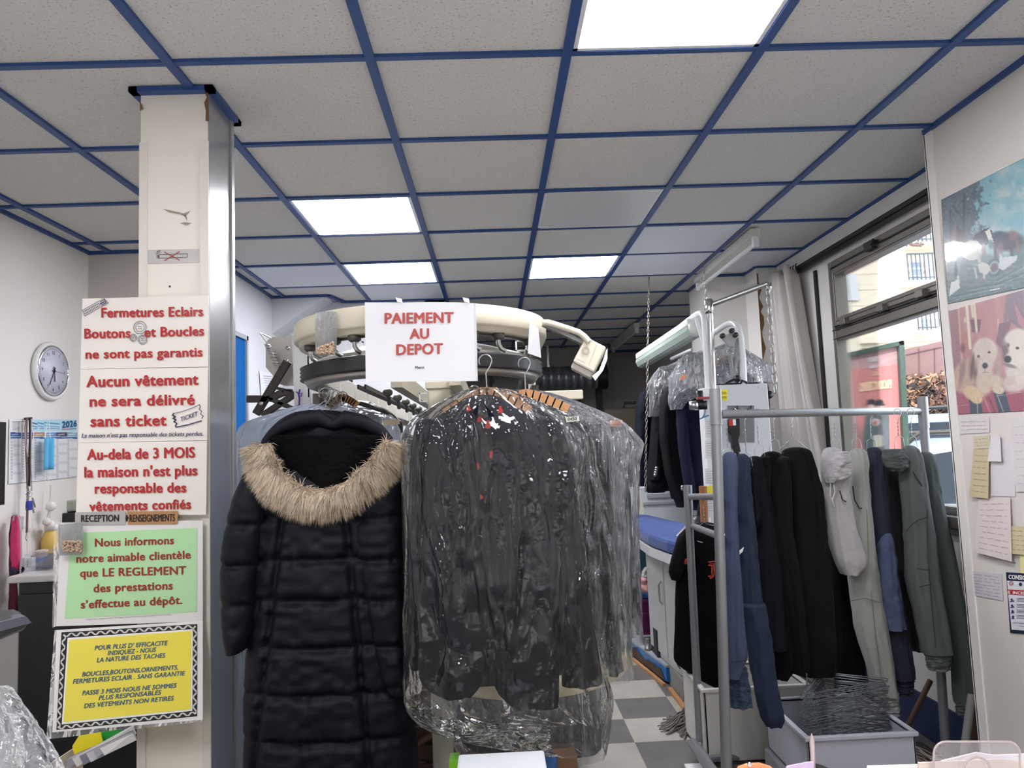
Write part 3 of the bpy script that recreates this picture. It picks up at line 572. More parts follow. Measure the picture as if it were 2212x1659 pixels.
cal=thing('wall_calendar','large 2026 year-planner calendar on the left wall under the clock','calendar',ca[3])
sheet(ca,150,120,cal_paint,vcmat('calendar_print',.5),'calendar_sheet',cal)
WC=(np.array((XL+.0048,3.,1.)),np.array((1.,0,0)))
text('2026',WC,(134,924),(165,921),13,mat('cal_blue',(22,84,128),.5),cal,.05)
quad([(133,926.5),(149,926),(149,927.5),(133,928)],WC,mat('cal_red',(190,70,60),.5),cal,'red_bar'); quad([(149.5,926),(165,925.5),(165,927),(149.5,927.5)],WC,BT,cal,'blue_bar')
# coat of straps hanging from a small rail
XW=XL+.04
t=thing('lanyard_bundle','brown and black straps hanging from a peg over the calendar, with keys','lanyard',PX(62,1170,XW))
mb=MB(); mb.bar(PX(52,905,XW-.03),PX(70,904,XW+.0),.012); mb.build('peg',DARKM,t)
def strap(t,pts,wd,m,X=XW,name='strap',th=.002):
    mb=MB(); W=[PX(*p,X) for p in pts]
    for a,b in zip(W,W[1:]): mb.obox((a+b)/2,b-a,(0,1,0),(1,0,0),(np.linalg.norm(b-a)/2+.002,wd/2,th))
    return mb.build(name,m,t)
strap(t,[(58,904),(56,950),(58,1000),(60,1060),(58,1150)],.012,mat('strap_brown',(104,80,78),.8)); strap(t,[(65,904),(66,940),(64,990),(62,1050)],.018,mat('strap_black',(34,28,30),.8)); strap(t,[(54,920),(55,960),(60,985)],.006,mat('strap_pink',(176,140,142),.7),XW+.01)
strap(t,[(68,905),(67,1000),(69,1060)],.003,mat('cord_pale',(190,176,176),.7),XW+.01,'cord')
mb=MB()
for cx,cy,r in ((63,1056,5.5),(60,1066,5),(66,1068,4.5),(61,1075,3.5)):
    o=PX(cx,cy,XW+.02); mb.tube([o+.0024*r*np.array((.3*math.sin(k*.7854*2),math.cos(k*.5236),math.sin(k*.5236))) for k in range(12)],.0012,5,closed=True)
mb.build('key_rings',CHROME,t)
mb=MB(); o=PX(63,1092,XW+.025); mb.box(o-np.array((.008,.016,.022)),o+np.array((.008,.016,.022))); mb.build('blue_fob',mat('fob_blue',(42,60,150),.35),t,bevel=.004)
mb=MB()
for a,b in (((70,1075),(76,1096)),((68,1082),(73,1108)),((58,1082),(56,1100))): mb.bar(PX(*a,XW+.02),PX(*b,XW+.02),.008,.002)
mb.build('keys',STEEL,t)
mb=MB(); mb.tube([PX(58,1150,XW),PX(55,1162,XW),PX(57,1168,XW),PX(60,1160,XW)],.002,6); mb.build('clasp',CHROME,t)
# face mask
t=thing('face_mask','pleated light blue face mask hanging over the calendar','mask',PX(102,1018,XW))
mb=MB(); a=PX(94,946,XW);b=PX(112,946,XW);d=PX(92,1016,XW);e=PX(111,1014,XW)
def fm(u,v): p=(a*(1-u)+b*u)*(1-v)+(d*(1-u)+e*u)*v; return p+np.array((.012*math.sin(u*9)+.004,0,0))
mb.grid(fm,24,6); mb.build('mask_cloth',mat('mask_blue',(92,178,220),.7),t,solid=.003)
for q in ([(98,946),(102,912),(106,912),(109,946)],[(98,1016),(96,1040),(98,1050),(104,1040)],[(106,1014),(105,1040)]):
    mb=MB(); mb.tube([PX(*p,XW) for p in q],.0015,5); mb.build('ear_loop',PAPER,t)
# pompoms
t=thing('pompom_string','white pompoms on a cord hanging under the calendar','pompom',PX(105,1145,XW))
mb=MB(); mb.tube([PX(110,1048,XW),PX(109,1075,XW),PX(106,1100,XW),PX(101,1125,XW)],.004,6); mb.tube([PX(108,1100,XW),PX(108,1132,XW)],.002,5); mb.build('cord',mat('cord_white',(206,204,200),.9),t)
for x,y,r in ((110,1094,.023),(101,1127,.019),(108,1135,.024)):
    mb=MB(); mb.ball(PX(x,y,XW+.02),r,12); mb.v=[tuple(np.array(v)+ .0025*(np.random.RandomState(i).rand(3)-.5)) for i,v in enumerate(mb.v)]; mb.build('pompom',mat('pompom_white',(216,212,204),.95),t)
# pink leash bundle
XQ=XW+.03
t=thing('strap_bundle','bright pink and black webbing strap looped on the left wall','strap',PX(32,1330,XQ))
mb=MB()
pk=mat('strap_magenta',(206,50,108),.7); bk=mat('strap_dark',(40,28,34),.8); fl=mat('strap_floral',(92,32,48),.8,var=(60,.9))
loft([(1112,28,42,.01),(1130,26,45,.02),(1180,26,45,.025),(1225,27,42,.02),(1240,28,36,.015)],PX(34,1180,XQ)[1],folds(.004,3,2),20,24).build('pink_strap',pk,t)
loft([(1112,26,40,.012),(1150,22,30,.02),(1230,22,33,.02),(1300,21,38,.02),(1335,20,40,.015)],PX(34,1180,XQ)[1]+.03,folds(.004,3,4),20,24).build('floral_strap',fl,t)
mb.tube([P(x,y,PX(34,1180,XQ)[1]-.03) for x,y in ((29,1125),(31,1113),(37,1112),(42,1122),(45,1150),(46,1200),(44,1240))],.004,8)
mb.build('pink_edge',mat('strap_edge',(180,160,170),.7),t)
mb=MB(); mb.tube([P(x,y,PX(34,1180,XQ)[1]-.02) for x,y in ((24,1228),(36,1240),(50,1228),(30,1245),(48,1242),(26,1236))],.012,8); mb.build('knot',mat('knot_navy',(34,36,66),.8,var=(30,.6)),t)
mb=MB(); o=PX(49,1128,XL+.02); mb.box(o-np.array((.02,.03,.03)),o+np.array((.0,.03,.03))); solo(mb,'wall_socket',PLASW,'small white wall socket beside the pink strap','socket',bevel=.004)
# dark fridge with marble top and things standing on it
FY0,FY1=3.2,3.85; a=P(40,1258,FY0); b=P(128,1255,FY0); zt=a[2]
t=thing('black_cabinet','tall black cabinet with a pale worktop behind the pillar notices','cabinet',((a[0]-1.4)/2,(FY0+FY1)/2,0))
mb=MB(); mb.box((a[0],FY0,0),(-1.40,FY1,zt)); mb.build('body',mat('cabinet_black',(22,22,26),.45),t,bevel=.006)
mb=MB(); mb.box((a[0]+.005,FY0-.012,.05),(-1.41,FY0,zt-.05)); mb.build('door',mat('cabinet_black',(22,22,26),.45),t,bevel=.004)
zt2=zt+.03
mb=MB(); mb.box((a[0]-.03,FY0-.03,zt),(-1.38,FY1+.02,zt2)); mb.build('worktop',mat('worktop_pale',(192,190,188),.3,var=(9,.18)),t,bevel=.008)
mb=MB(); p=P(52,1248,3.3);q=P(78,1248,3.3); mb.box((p[0],3.3,zt2),(q[0]+.25,3.5,zt2+.075)); solo(mb,'pen_tray',film('tray_clear',.12,.12,(190,190,215),bscale=1,bstr=0),'clear shallow tray holding small white boxes on the black cabinet','tray')
for i,(x0,x1,y0) in enumerate(((53,64,1203),(66,75,1204))):
    p=P(x0,1244,3.42+.0*i);q=P(x1,y0,3.42); mb=MB(); mb.box((p[0],3.40,zt2+.003),(q[0],3.43,q[2])); solo(mb,'slim_box',mat('box_white',(214,216,220),.5),['slim white box, left of two standing in the clear tray','slim white box, right of two standing in the clear tray'][i],'box','slim boxes in the tray',bevel=.002)
    p=P((x0+x1)/2,y0-2,3.415); mb=MB(); mb.tube([p,P((x0+x1)/2,1120,3.6)],.0012,5); solo(mb,'pale_string',mat('cord_pale',(190,176,176),.7),['thin pale cord, left of two above the slim boxes','thin pale cord, right of two above the slim boxes'][i],'cord')
Yb=3.55; p=P(90,1240,Yb); q=P(90,1190,Yb); t=thing('glass_bottle','small clear bottle with white cap and blue label on the cabinet','bottle',(p[0],Yb,zt2))
r=.045; h=q[2]-zt2
mb=MB(); mb.lathe((p[0],Yb,zt2),[(r,0),(r,h*.7),(r*.45,h*.85),(r*.45,h*.92)],24); mb.build('bottle_body',mat('bottle_amber',(190,176,156),.1,trans=.5),t)
mb=MB(); mb.lathe((p[0],Yb,zt2+h*.85),[(r*.6,0),(r*.6,h*.22)],24); mb.build('cap',PLASW,t)
mb=MB(); mb.lathe((p[0],Yb,zt2+h*.1),[(r*1.02,0),(r*1.02,h*.45)],24); mb.build('bottle_label',mat('label_blue',(60,110,180),.5),t)
Yb=3.7; p=P(109,1240,Yb); mb=MB(); t=thing('yellow_jar','yellow jar with a tapered shoulder behind the small bottle','jar',(p[0],Yb,zt2)); mb.lathe((p[0],Yb,zt2),[(.04,0),(.042,.09),(.03,.125),(.026,.14)],20); mb.build('jar_body',mat('jar_yellow',(214,180,90),.35),t); mb=MB(); mb.lathe((p[0],Yb,zt2+.14),[(.03,0),(.03,.025)],20); mb.build('cap',PLASW,t)
mb=MB(); a=P(100,1246,3.32);b=P(124,1228,3.6); mb.bar((a[0],a[1],zt2+.012),(b[0],b[1],zt2+.06),.05,.012); solo(mb,'stapler',mat('dark_grey_plastic',(60,62,70),.4),'dark grey stapler lying on the cabinet beside the jar','stapler',bevel=.005)
# shelf with tin box
zs=P(120,1132,3.9)[2]; sx0=P(110,1130,3.9)[0]
t=thing('wall_shelf','small wooden shelf on a bracket behind the plates','shelf',((sx0-1.5)/2,3.95,zs)); mb=MB(); mb.box((sx0,3.85,zs-.02),(-1.42,4.1,zs)); mb.build('board',WOOD,t,bevel=.002)
mb=MB(); mb.bar((sx0+.06,4.06,zs-.02),(sx0+.06,4.06,zs-.2),.02); mb.bar((sx0+.06,4.08,zs-.2),(sx0+.06,3.88,zs-.02),.012); mb.build('bracket',DARKM,t)
a=P(110,1120,3.9); mb=MB(); mb.box((a[0],3.88,zs+.001),(-1.5,4.02,zs+.055)); solo(mb,'black_tray',BLACK,'flat black tray on the small wooden shelf','tray',bevel=.006)
a=P(134,1110,3.95);b=P(160,1080,3.95); mb=MB(); mb.box((a[0],3.92,zs+.058),(b[0]+.1,4.0,b[2])); solo(mb,'tin_box',mat('tin_sage',(166,172,156),.4,var=(24,.25)),'sage green patterned tin on the black tray','box',bevel=.01)
# black framed board at the left edge of the picture
a=PX(0,912,XL);b=PX(3.5,1090,XL); mb=MB(); mb.box((XL+.002,2.9,b[2]),(XL+.02,a[1]+.012,PX(0,912,XL)[2])); solo(mb,'black_board',BLACK,'black panel on the left wall cut by the picture edge','panel')
# low folder box and papers under the notices
t=thing('document_box','cream cardboard box of papers standing below the yellow notice','box',(-1.22,2.1,.3)); 
a=P(75,1659,2.05);b=P(205,1596,2.35); zb=.36
mb=MB()
L0=P(60,1680,1.95);L1=P(172,1608,2.22)
mb.prism([L0,P(178,1603,2.235),P(178,1760,2.235),P(60,1860,1.95)],(.004,-.004,0)); mb.box((L0[0],1.93,.26),(-.93,1.95,.42)); mb.box((L0[0],1.93,.24),(-.93,2.24,.26)); mb.build('box_card',mat('card_cream',(214,204,180),.7),t)
yl=P(150,1640,2.1)
def slip(name,q,Ya,m,label,cat='paper',group=None,Yb=None):
    W=[P(x,y,Ya if i%2==0 else (Yb or Ya)) for i,(x,y) in enumerate(q)]; mb=MB(); mb.prism(W,(0,.003,0)); return solo(mb,name,m,label,cat,group)
slip('folder',[(156,1612),(170,1590),(217,1582),(222,1603),(160,1630)],2.14,mat('folder_yellow',(228,212,30),.5),'yellow folder sticking out of the document box','folder')
slip('folder',[(212,1583),(262,1576),(268,1590),(222,1603)],2.16,mat('folder_green',(36,150,62),.5),'green folder sticking out beside the yellow one','folder')
pp=random.Random(9)
for k in range(11):
    x0=66+k*15; y0=1672-k*5.5; L_=min(pp.uniform(120,175),286-x0); sl=pp.uniform(.44,.56); h_=pp.uniform(12,22)
    slip('envelope',[(x0,y0),(x0+L_,y0-L_*sl),(x0+L_+8,y0-L_*sl+h_),(x0+10,y0+h_)],2.18-.012*k,mat('envelope_%d'%(k%4),[(184,182,190),(150,150,162),(206,204,202),(120,122,136)][k%4],.5),'white envelopes and slips fanned in the document box','paper','papers in the document box',Yb=2.175-.012*k)
# ================================================================ GARMENT CONVEYOR
CX,CY,CR=-.225,2.43,.415
t=thing('garment_conveyor','cream overhead garment conveyor with a rounded end and black rubber rail','conveyor',(CX,CY,0))
CONV=t
def ushape(r,z,yend,n=40,cx=CX,cy=CY):
    pts=[(cx-r,yend,z)]+[(cx-r,cy+(yend-cy)*k/4,z) for k in (3,2,1)]
    pts+=[(cx-r*math.cos(math.pi*k/n),cy-r*math.sin(math.pi*k/n),z) for k in range(n+1)]
    pts+=[(cx+r,cy+(yend-cy)*k/4,z) for k in (1,2,3)]+[(cx+r,yend,z)]
    return pts
def sweepU(mb,prof,yend,n=40,cx=CX,cy=CY):
    """prof=[(radius,z)] closed loop swept along the U"""
    R=[ushape(r,z,yend,n,cx,cy) for r,z in prof]; m=len(R[0]); k=len(prof)
    V=[R[j][i] for i in range(m) for j in range(k)]
    mb.add(V,[(i*k+j,(i+1)*k+j,(i+1)*k+(j+1)%k,i*k+(j+1)%k) for i in range(m-1) for j in range(k)],True)
    mb.add([V[j] for j in range(k)],[tuple(range(k))]); mb.add([V[(m-1)*k+j] for j in range(k)],[tuple(range(k))[::-1]])
ZT_=1.898
mb=MB(); sweepU(mb,[(.385,ZT_),(.408,ZT_-.002),(CR,ZT_-.010),(CR,ZT_-.058),(.408,ZT_-.064),(.400,ZT_-.066),(.398,ZT_-.078),(.37,ZT_-.08),(.368,ZT_-.066),(.355,ZT_-.02)],2.75); mb.build('top_ring',CREAM,t)
mb=MB(); sweepU(mb,[(.355,ZT_-.055),(.366,ZT_-.05),(.366,ZT_-.085),(.352,ZT_-.085)],2.9); mb.build('inner_track',mat('track_grey',(92,90,86),.4,.5),t)
mb=MB(); sweepU(mb,[(.20,1.812),(.24,1.812),(.345,1.780),(.365,1.770),(.365,1.75),(.2,1.75)],2.62,n=8); mb.build('drive_housing',mat('housing_grey',(176,172,164),.3,.3),t)
# ribbed rubber rail
prof=[];
for k in range(9):
    z=1.760-.048*k/8; prof.append((.390+(.008 if k%2 else .0)+(-.008 if k in(0,8) else 0),z))
prof+=[(.355,1.712),(.355,1.760)]
mb=MB(); sweepU(mb,prof,2.5); mb.build('rubber_rail',RUBBER,t)
mb=MB(); sweepU(mb,[(.386,1.713),(.372,1.696),(.34,1.696),(.34,1.712)],2.52); mb.build('rail_underside',mat('rail_grey',(150,146,140),.35,.5),t)
# straight runs going back
for sx in (-1,1):
    X=CX+sx*.375
    mb=MB(); mb.box((X-.012,2.5,1.655),(X+.012,5.3,1.69)); mb.build('side_rail',mat('rail_dark2',(86,80,74),.35,.5),t)
    X2=CX+sx*.22
    for dx in (-.012,.012):
        mb=MB(); mb.box((X2+dx-.003,2.5,1.70),(X2+dx+.003,5.3,1.715)); mb.build('guide_rail',DARKM,t)
    mb=MB(); mb.box((CX+sx*.10-.02,2.5,1.70),(CX+sx*.10+.02,5.3,1.76)); mb.build('frame_beam',CREAM,t)
    for k in range(9):
        y0=2.56+.32*k; mb=MB(); mb.box((X-.006,y0,1.693),(X+.006,y0+.285,1.785)); mb.build('carrier_plate',mat('plate_cream',(222,220,208),.4),t,bevel=.004)
        mb=MB(); mb.bar((X-.010*sx*0-.012,y0+.303,1.80),(X-.012,y0+.303,1.665),.014,.01); mb.build('carrier_hook',BLACK,t)
    for k in range(9):
        mb=MB(); mb.ball((CX+sx*.16,2.7+.28*k,1.70),.019,10,(1,1,.8)); mb.tube([(CX+sx*.16,2.7+.28*k,1.70),(CX+sx*.16,2.74+.28*k,1.66)],.008); mb.build('roller',mat('roller_grey',(110,108,104),.4,.4),t)
# hook bolts under the ring
for a in (28,52,64,118,132,158):
    r=.375; x=CX-r*math.cos(math.radians(a)); y=CY-r*math.sin(math.radians(a)); z=ZT_-.08
    mb=MB(); mb.lathe((x,y,z-.012),[(.012,-.006),(.019,0),(.019,.014),(.012,.018)],14); mb.build('bolt_cap',mat('cap_dark',(70,66,62),.5),t)
    mb=MB(); mb.tube([(x,y,z-.01),(x,y,z-.03),(x+.006,y+.006,z-.042),(x+.02,y+.012,z-.05)],.007,8); mb.build('bent_pin',STEEL,t)
# square brackets seen under the ring
for x0,y0,Y in ((762,736,2.62),(905,845,3.0),(1088,862,2.9),(1115,733,2.5)):
    c=P(x0+11,y0+14,Y); mb=MB(); w_=.02
    for a,b in (((-w_,-w_),(w_,-w_+.005)),((-w_,w_-.005),(w_,w_)),((-w_,-w_),(-w_+.005,w_)),((w_-.005,-w_),(w_,w_))): mb.box(c+np.array((a[0],-.01,a[1])),c+np.array((b[0],.01,b[1])))
    mb.build('square_bracket',PLASW,t)
# post and legs
a=P(950,822,2.8); mb=MB(); mb.box((a[0]-.052,2.75,a[2]-.035),(a[0]+.052,2.85,1.74)); mb.build('post_head',CREAM,t,bevel=.004)
mb=MB(); mb.box((a[0]-.045,2.76,.6),(a[0]+.045,2.84,a[2]-.03)); mb.build('post',CREAM,t,bevel=.006)
mb=MB(); b=P(1060,860,2.8); mb.box((a[0]+.045,2.78,b[2]-.018),(.35,2.82,b[2]+.018)); mb.build('cross_arm',CREAM,t,bevel=.004)
lg=P(955,1560,2.2); mb=MB(); mb.box((lg[0]-.029,2.19,0),(lg[0]+.029,2.245,.80)); mb.build('leg',mat('leg_cream',(204,202,188),.4,var=(6,.06)),t,bevel=.003)
# lower rounded guard band
zg=P(1160,1492,2.12)[2]
mb=MB(); n=30; V=[]
prof=[(.325,zg+.026),(.33,zg+.02),(.33,zg-.02),(.325,zg-.026),(.30,zg-.026),(.30,zg+.026)]; k=len(prof)
for i in range(n+1):
    a_=math.radians(52+(190-52)*i/n); V+=[(.08-r*math.cos(a_),2.45-r*math.sin(a_),z) for r,z in prof]
mb.add(V,[(i*k+j,(i+1)*k+j,(i+1)*k+(j+1)%k,i*k+(j+1)%k) for i in range(n) for j in range(k)],True); mb.build('lower_guard',mat('guard_cream',(222,208,170),.35),t)
# switch box on its arm
Yb=2.2
mb=MB(); mb.tube([P(x,y,Yb) for x,y in ((1172,697),(1185,697),(1205,703),(1235,713),(1250,718),(1262,727),(1272,738))],.010,12); mb.build('conduit',CREAM,t)
mb=MB(); mb.bar(P(1172,700,Yb+.03),P(1258,740,Yb+.03),.03,.012); mb.build('bracket_arm',mat('arm_grey',(128,128,130),.4,.5),t)
A=P(1268,727,Yb);B=P(1313,750,Yb);C=P(1290,803,Yb);D=P(1240,782,Yb)
ux=(B-A);uz=(A-D)
c=(A+B+C+D)/4; mb=MB(); mb.obox(c+np.array((0,.04,0)),ux,(0.15,1,0),uz,(np.linalg.norm(ux)/2,.04,np.linalg.norm(uz)/2)); mb.build('switch_box',mat('box_cream',(212,206,188),.4),t,bevel=.006)
E_=P(1232,791,Yb);G=P(1284,815,Yb); mb=MB(); cc=(D+C+E_+G)/4; mb.obox(cc+np.array((0,.045,0)),ux,(0.15,1,0),uz,(np.linalg.norm(ux)/2*.97,.035,np.linalg.norm(D-E_)*.62)); mb.build('box_lid',mat('box_grey',(182,178,170),.4),t,bevel=.004)
bp=(c-np.array((0,.0015,0)),np.array((0,-1.,0))); mb=MB(); ring_line(mb,1265,759,8,1.5,bp,.003,24); ring_line(mb,1265,759,5,1.2,bp,.003,24); poly_line(mb,[(1267,733),(1288,741)],1,bp,.003); poly_line(mb,[(1246,776),(1263,784)],1,bp,.003); poly_line(mb,[(1290,742),(1272,788)],.8,bp,.003); mb.build('box_moulding',mat('box_line',(140,132,114),.5),t)
mb=MB(); mb.prism([P(x,y,Yb-.003) for x,y in ((1312,752),(1312,775),(1303,800),(1286,822),(1279,812),(1294,800),(1305,772),(1309,758))],(0,.002,0)); mb.build('tape_end',PAPER,t)
# PAIEMENT notice
PY=(np.array((0,2.003,1.)),np.array((0,-1.,0)))
t=board('notice_sheet','white laminated sheet reading PAIEMENT AU DEPOT on the conveyor',[(788,653),(1028,655),(1032,823),(790,825)],mat('laminate_sheet',(224,224,228),.3,coat=.4),PY,.002)
PR=mat('letter_brick',(176,72,68),.4)
for tx,a,b,cp in [('PAIEMENT',(832,699),(979,697),22),('AU',(886,732),(926,731),21),('DEPOT',(857,767),(956,764),22)]: text(tx,PY,a,b,cp,PR,t,.032,lift=.002)
text('Merci',PY,(897,796.5),(916,796.5),5.5,INK,t,.025,lift=.002)
quad([(1024,655),(1028,655),(1032,823),(1028,823)],PY,film('laminate_edge',.3,.3,bstr=.1),t,'laminate_edge',.001)
mb=MB()
for x in (858,1003): mb.prism([P(x,652,2.0),P(x+12,655,2.0),P(x+10,645,2.0),P(x-4,642,2.0)],(0,.002,0))
mb.build('tape',mat('tape_white',(226,226,224),.4),t)
slip('paper_slip',[(1144,696),(1163,709),(1169,773),(1140,763)],2.13,mat('slip_white',(218,220,226),.5),'small blank white slip hanging from the right of the conveyor ring','paper',Yb=2.11)
pouch('bubble_wrap_pouch of seeds'.replace('bubble_wrap_','bubble wrap ')+' tied to the left of the conveyor ring',704,720,46,94,2.055,lambda t:(bead_fill(684,738,722,764,2.055,300,.0032,BEAD,t,slope=14)))
# ================================================================ HANGERS
def hang(name,label,px,py_hook,py_neck,Y,halfw,drop,wood=False,group=None,depth_tw=False,hook_r=.018,yaw=0.,parent=None):
    h=P(px,py_hook,Y); nk=P(px+ (py_neck-py_hook)*.05,py_neck,Y)
    t=parent or thing(name,label,'hanger',nk,group)
    top=h; r=hook_r; c,s=math.cos(yaw),math.sin(yaw)
    def off(x,z): return np.array((x*c,x*s,z))
    pts=[top+off(-r*math.cos(a)*1.0,r*math.sin(a)-r) for a in np.linspace(-.5,math.pi,10)]+[top+off(r*.7,-r*1.8),top+off(0,-r*2.8),nk]
    mb=MB(); mb.tube(pts,.0014 if not wood else .002,6); mb.build('hook',WIRE if not wood else STEEL,t)
    if wood:
        mb=MB(); q=[]
        for i in range(13):
            u=i/12*2-1; q.append(nk+off(u*halfw,-drop*abs(u)**1.3))
        for a,b in zip(q,q[1:]): mb.obox((a+b)/2,b-a,(-s,c,0),np.cross(b-a,(-s,c,0)),(np.linalg.norm(b-a)/2+.002,.008,.013))
        mb.build('shoulder_bar',WOOD,t)
    else:
        mb=MB(); k=[]
        for i in range(14): k.append(nk+(h-nk)*.55*i/13+np.array((.003*math.cos(i*2),.003*math.sin(i*2),0)))
        mb.tube(k,.0013,5); mb.build('twist',WIRE,t)
        mb=MB(); mb.tube([nk,nk+off(.018,-.012),nk+off(halfw,-drop),nk+off(halfw*.95,-drop-.012),nk+off(-halfw*.95,-drop-.012),nk+off(-halfw,-drop),nk+off(-.018,-.012)],.0013,5,closed=True); mb.build('shoulder_wire',WIRE,t)
    return t
# ================================================================ THE LONG PADDED COAT
COATM=mat('coat_black_navy',(10,11,23),.6,bump=(120,.25,.002),spec=.22); COATB=mat('pile_black',(3,3,6),.95,bump=(90,.9,.01),spec=.15)
def puff(rows,Y,D,sy,sx,amp,m,parent,name,nu=70,nv=150,seed=1,slant=0):
    R=np.array(rows,float)
    ys=np.linspace(R[0,0],R[-1,0],nv+1); xl=np.interp(ys,R[:,0],R[:,1]); xr=np.interp(ys,R[:,0],R[:,2]); dd=np.interp(ys,R[:,0],R[:,3])
    mb=MB()
    for side in (-1,1):
        V=[]
        for j in range(nv+1):
            for i in range(nu+1):
                u=i/nu; x=xl[j]+(xr[j]-xl[j])*u; y=ys[j]; e=math.sqrt(max(0,1-(2*u-1)**2))
                dy=min(abs(y-(s+slant*(x-xl[j]))) for s in sy) if sy else 99; dx=min([abs(x-(a+b*(y-1240))) for a,b in sx] or [99])
                q=min(1,dy/16)**.5*min(1,dx/11)**.6
                wr=(float(vnoise(x/9+seed,y/30,seed))-.5)*.8*max(0,1-dy/28)+(float(vnoise(x/22,y/14,seed+4))-.5)*.7+(float(vnoise(x/6,y/60,seed+9))-.5)*.25*max(0,1-dx/30)
                d=(D*dd[j]*e**.8+amp*(q+wr*.55)*e**.5) if side<0 else D*.6*e
                sil=0
                p=P(x+( (1-2*u)*3*(1-q) if u in(0,1) else 0),y,Y); V.append(p+np.array((0,side*d,0)))
        Fc=[(j*(nu+1)+i,j*(nu+1)+i+1,(j+1)*(nu+1)+i+1,(j+1)*(nu+1)+i) for j in range(nv) for i in range(nu)]
        if side<0: Fc=[f[::-1] for f in Fc]
        mb.add(V,Fc,True)
    return mb.build(name,m,parent)
YC=2.10
o=P(700,1500,YC); coat=thing('padded_coat','long black quilted coat with a fur-trimmed hood hanging on the conveyor','coat',(o[0],YC,.05))
BODY=[(985,575,820,.6),(1010,560,845,.8),(1060,535,866,1),(1150,545,872,1),(1240,548,872,1),(1300,545,874,1),(1400,537,884,1),(1500,531,893,1),(1600,531,902,1),(1700,529,908,1),(1800,528,912,1)]
puff(BODY,YC,.085,[1115,1203,1288,1386,1483,1581,1680,1790],[(614,-.12),(775,.09)],.030,COATM,coat,'body',slant=-.03)
puff([(985,556,592,.3),(1020,532,596,.6),(1080,508,594,1),(1140,494,584,1),(1200,485,572,1),(1300,485,562,1),(1360,491,556,1),(1398,500,536,1)],YC-.03,.065,[1130,1215,1300],[],.022,COATM,coat,'sleeve',30,90,3,-.02)
puff([(985,815,856,.3),(1040,778,872,.6),(1080,762,876,1),(1140,760,878,1),(1200,770,878,1),(1300,790,880,1),(1400,812,886,1),(1470,830,888,1),(1490,842,880,.6)],YC-.035,.062,[1120,1205,1290,1385,1470],[],.024,COATM,coat,'sleeve',30,90,5,-.05)
# hood: outer rim, black pile lining, fur
loft([(886,655,700,.02),(892,625,735,.04),(905,600,800,.05),(925,580,822,.055),(945,565,838,.055),(970,560,842,.05),(1000,575,830,.05)],YC-.01,lambda th,v,hw:.006*math.sin(5*th+v*5)+.004*math.sin(11*th),56,30).build('hood_shell',COATM,coat)
mb=MB()
def lining(u,v):
    y=940+(1062-940)*v; hl=585+ (v**1.4)*85; hr=838-(v**1.25)*105; x=hl+(hr-hl)*u; e=math.sqrt(max(0,1-(2*u-1)**2))
    return P(x,y,YC-.062-.045*e+.004*math.sin(x/14+y/30))
mb.grid(lining,40,24); mb.build('hood_lining',COATB,coat,solid=.01)
mb=MB(); mb.tube([P(x,y,YC-.068) for x,y in ((580,945),(610,922),(650,906),(690,903),(712,916),(722,918),(745,905),(785,912),(820,930),(842,952))],[.012,.018,.024,.024,.016,.016,.024,.022,.018,.012],12); mb.build('hood_rim',COATM,coat)
FC=[(562,962,22),(572,1000,27),(588,1030,28),(615,1055,28),(650,1073,27),(690,1080,27),(730,1072,27),(765,1055,27),(795,1030,27),(825,1003,26),(843,975,22),(846,956,15)]
fp=[P(x,y,YC-.115) for x,y,r in FC]; fr=[r*.78*YC/FPX for *_,r in FC]
mb=MB(); mb.tube(fp,fr,14); fb=mb.build('fur_trim_base',mat('fur_base',(128,108,86),.95),coat)
furm=[mat('fur_light',(206,190,166),.75,sheen=.4),mat('fur_mid',(170,150,126),.75,sheen=.4),mat('fur_dark',(112,96,80),.8,sheen=.3)]
mb=MB(); rr=random.Random(4); Pn=np.array(fp); 
seg=np.r_[0,np.cumsum(np.linalg.norm(np.diff(Pn,axis=0),axis=1))]
def along(s): return np.array([np.interp(s,seg,Pn[:,k]) for k in range(3)]),float(np.interp(s,seg,fr))
cen=P(705,950,YC-.1)
for i in range(21000):
    s=rr.random()*seg[-1]; c,r=along(s); c2,_=along(min(seg[-1],s+.01)); T=c2-c if s<seg[-1]-.011 else c-along(s-.01)[0]; T/=np.linalg.norm(T)+1e-9
    n1=np.cross(T,(0,-1,0)); n1/=np.linalg.norm(n1)+1e-9; a=rr.uniform(0,6.283); nd=math.cos(a)*n1+math.sin(a)*np.array((0,-1.,0))
    out=c-cen; out/=np.linalg.norm(out)
    root=c+nd*r*.85; clump=float(vnoise(s*60,a*1.5,3))-.5
    L=.022+.020*rr.random(); dr=nd*.75+out*.55+T*(clump*1.5)+np.array((rr.gauss(0,.12),rr.gauss(0,.12),rr.gauss(0,.12)-.25)); dr/=np.linalg.norm(dr)
    p1=root+dr*L*.5; p2=p1+(dr+np.array((0,0,-.45))+out*.15)*L*.5; wv=np.cross(dr,(0,1,0)); wv/=np.linalg.norm(wv)+1e-9; wd=.0007
    mb.cur=rr.choice((0,0,1,1,2)) if clump<.1 else rr.choice((0,0,0,1)); mb.add([root-wv*wd,root+wv*wd,p1+wv*wd*.8,p1-wv*wd*.8,p2],[(0,1,2,3),(3,2,4)])
mb.build('fur_trim',furm,coat)
hang('wire_hanger','wire hanger carrying the padded coat',702,838,884,YC+.0,.16,.05)
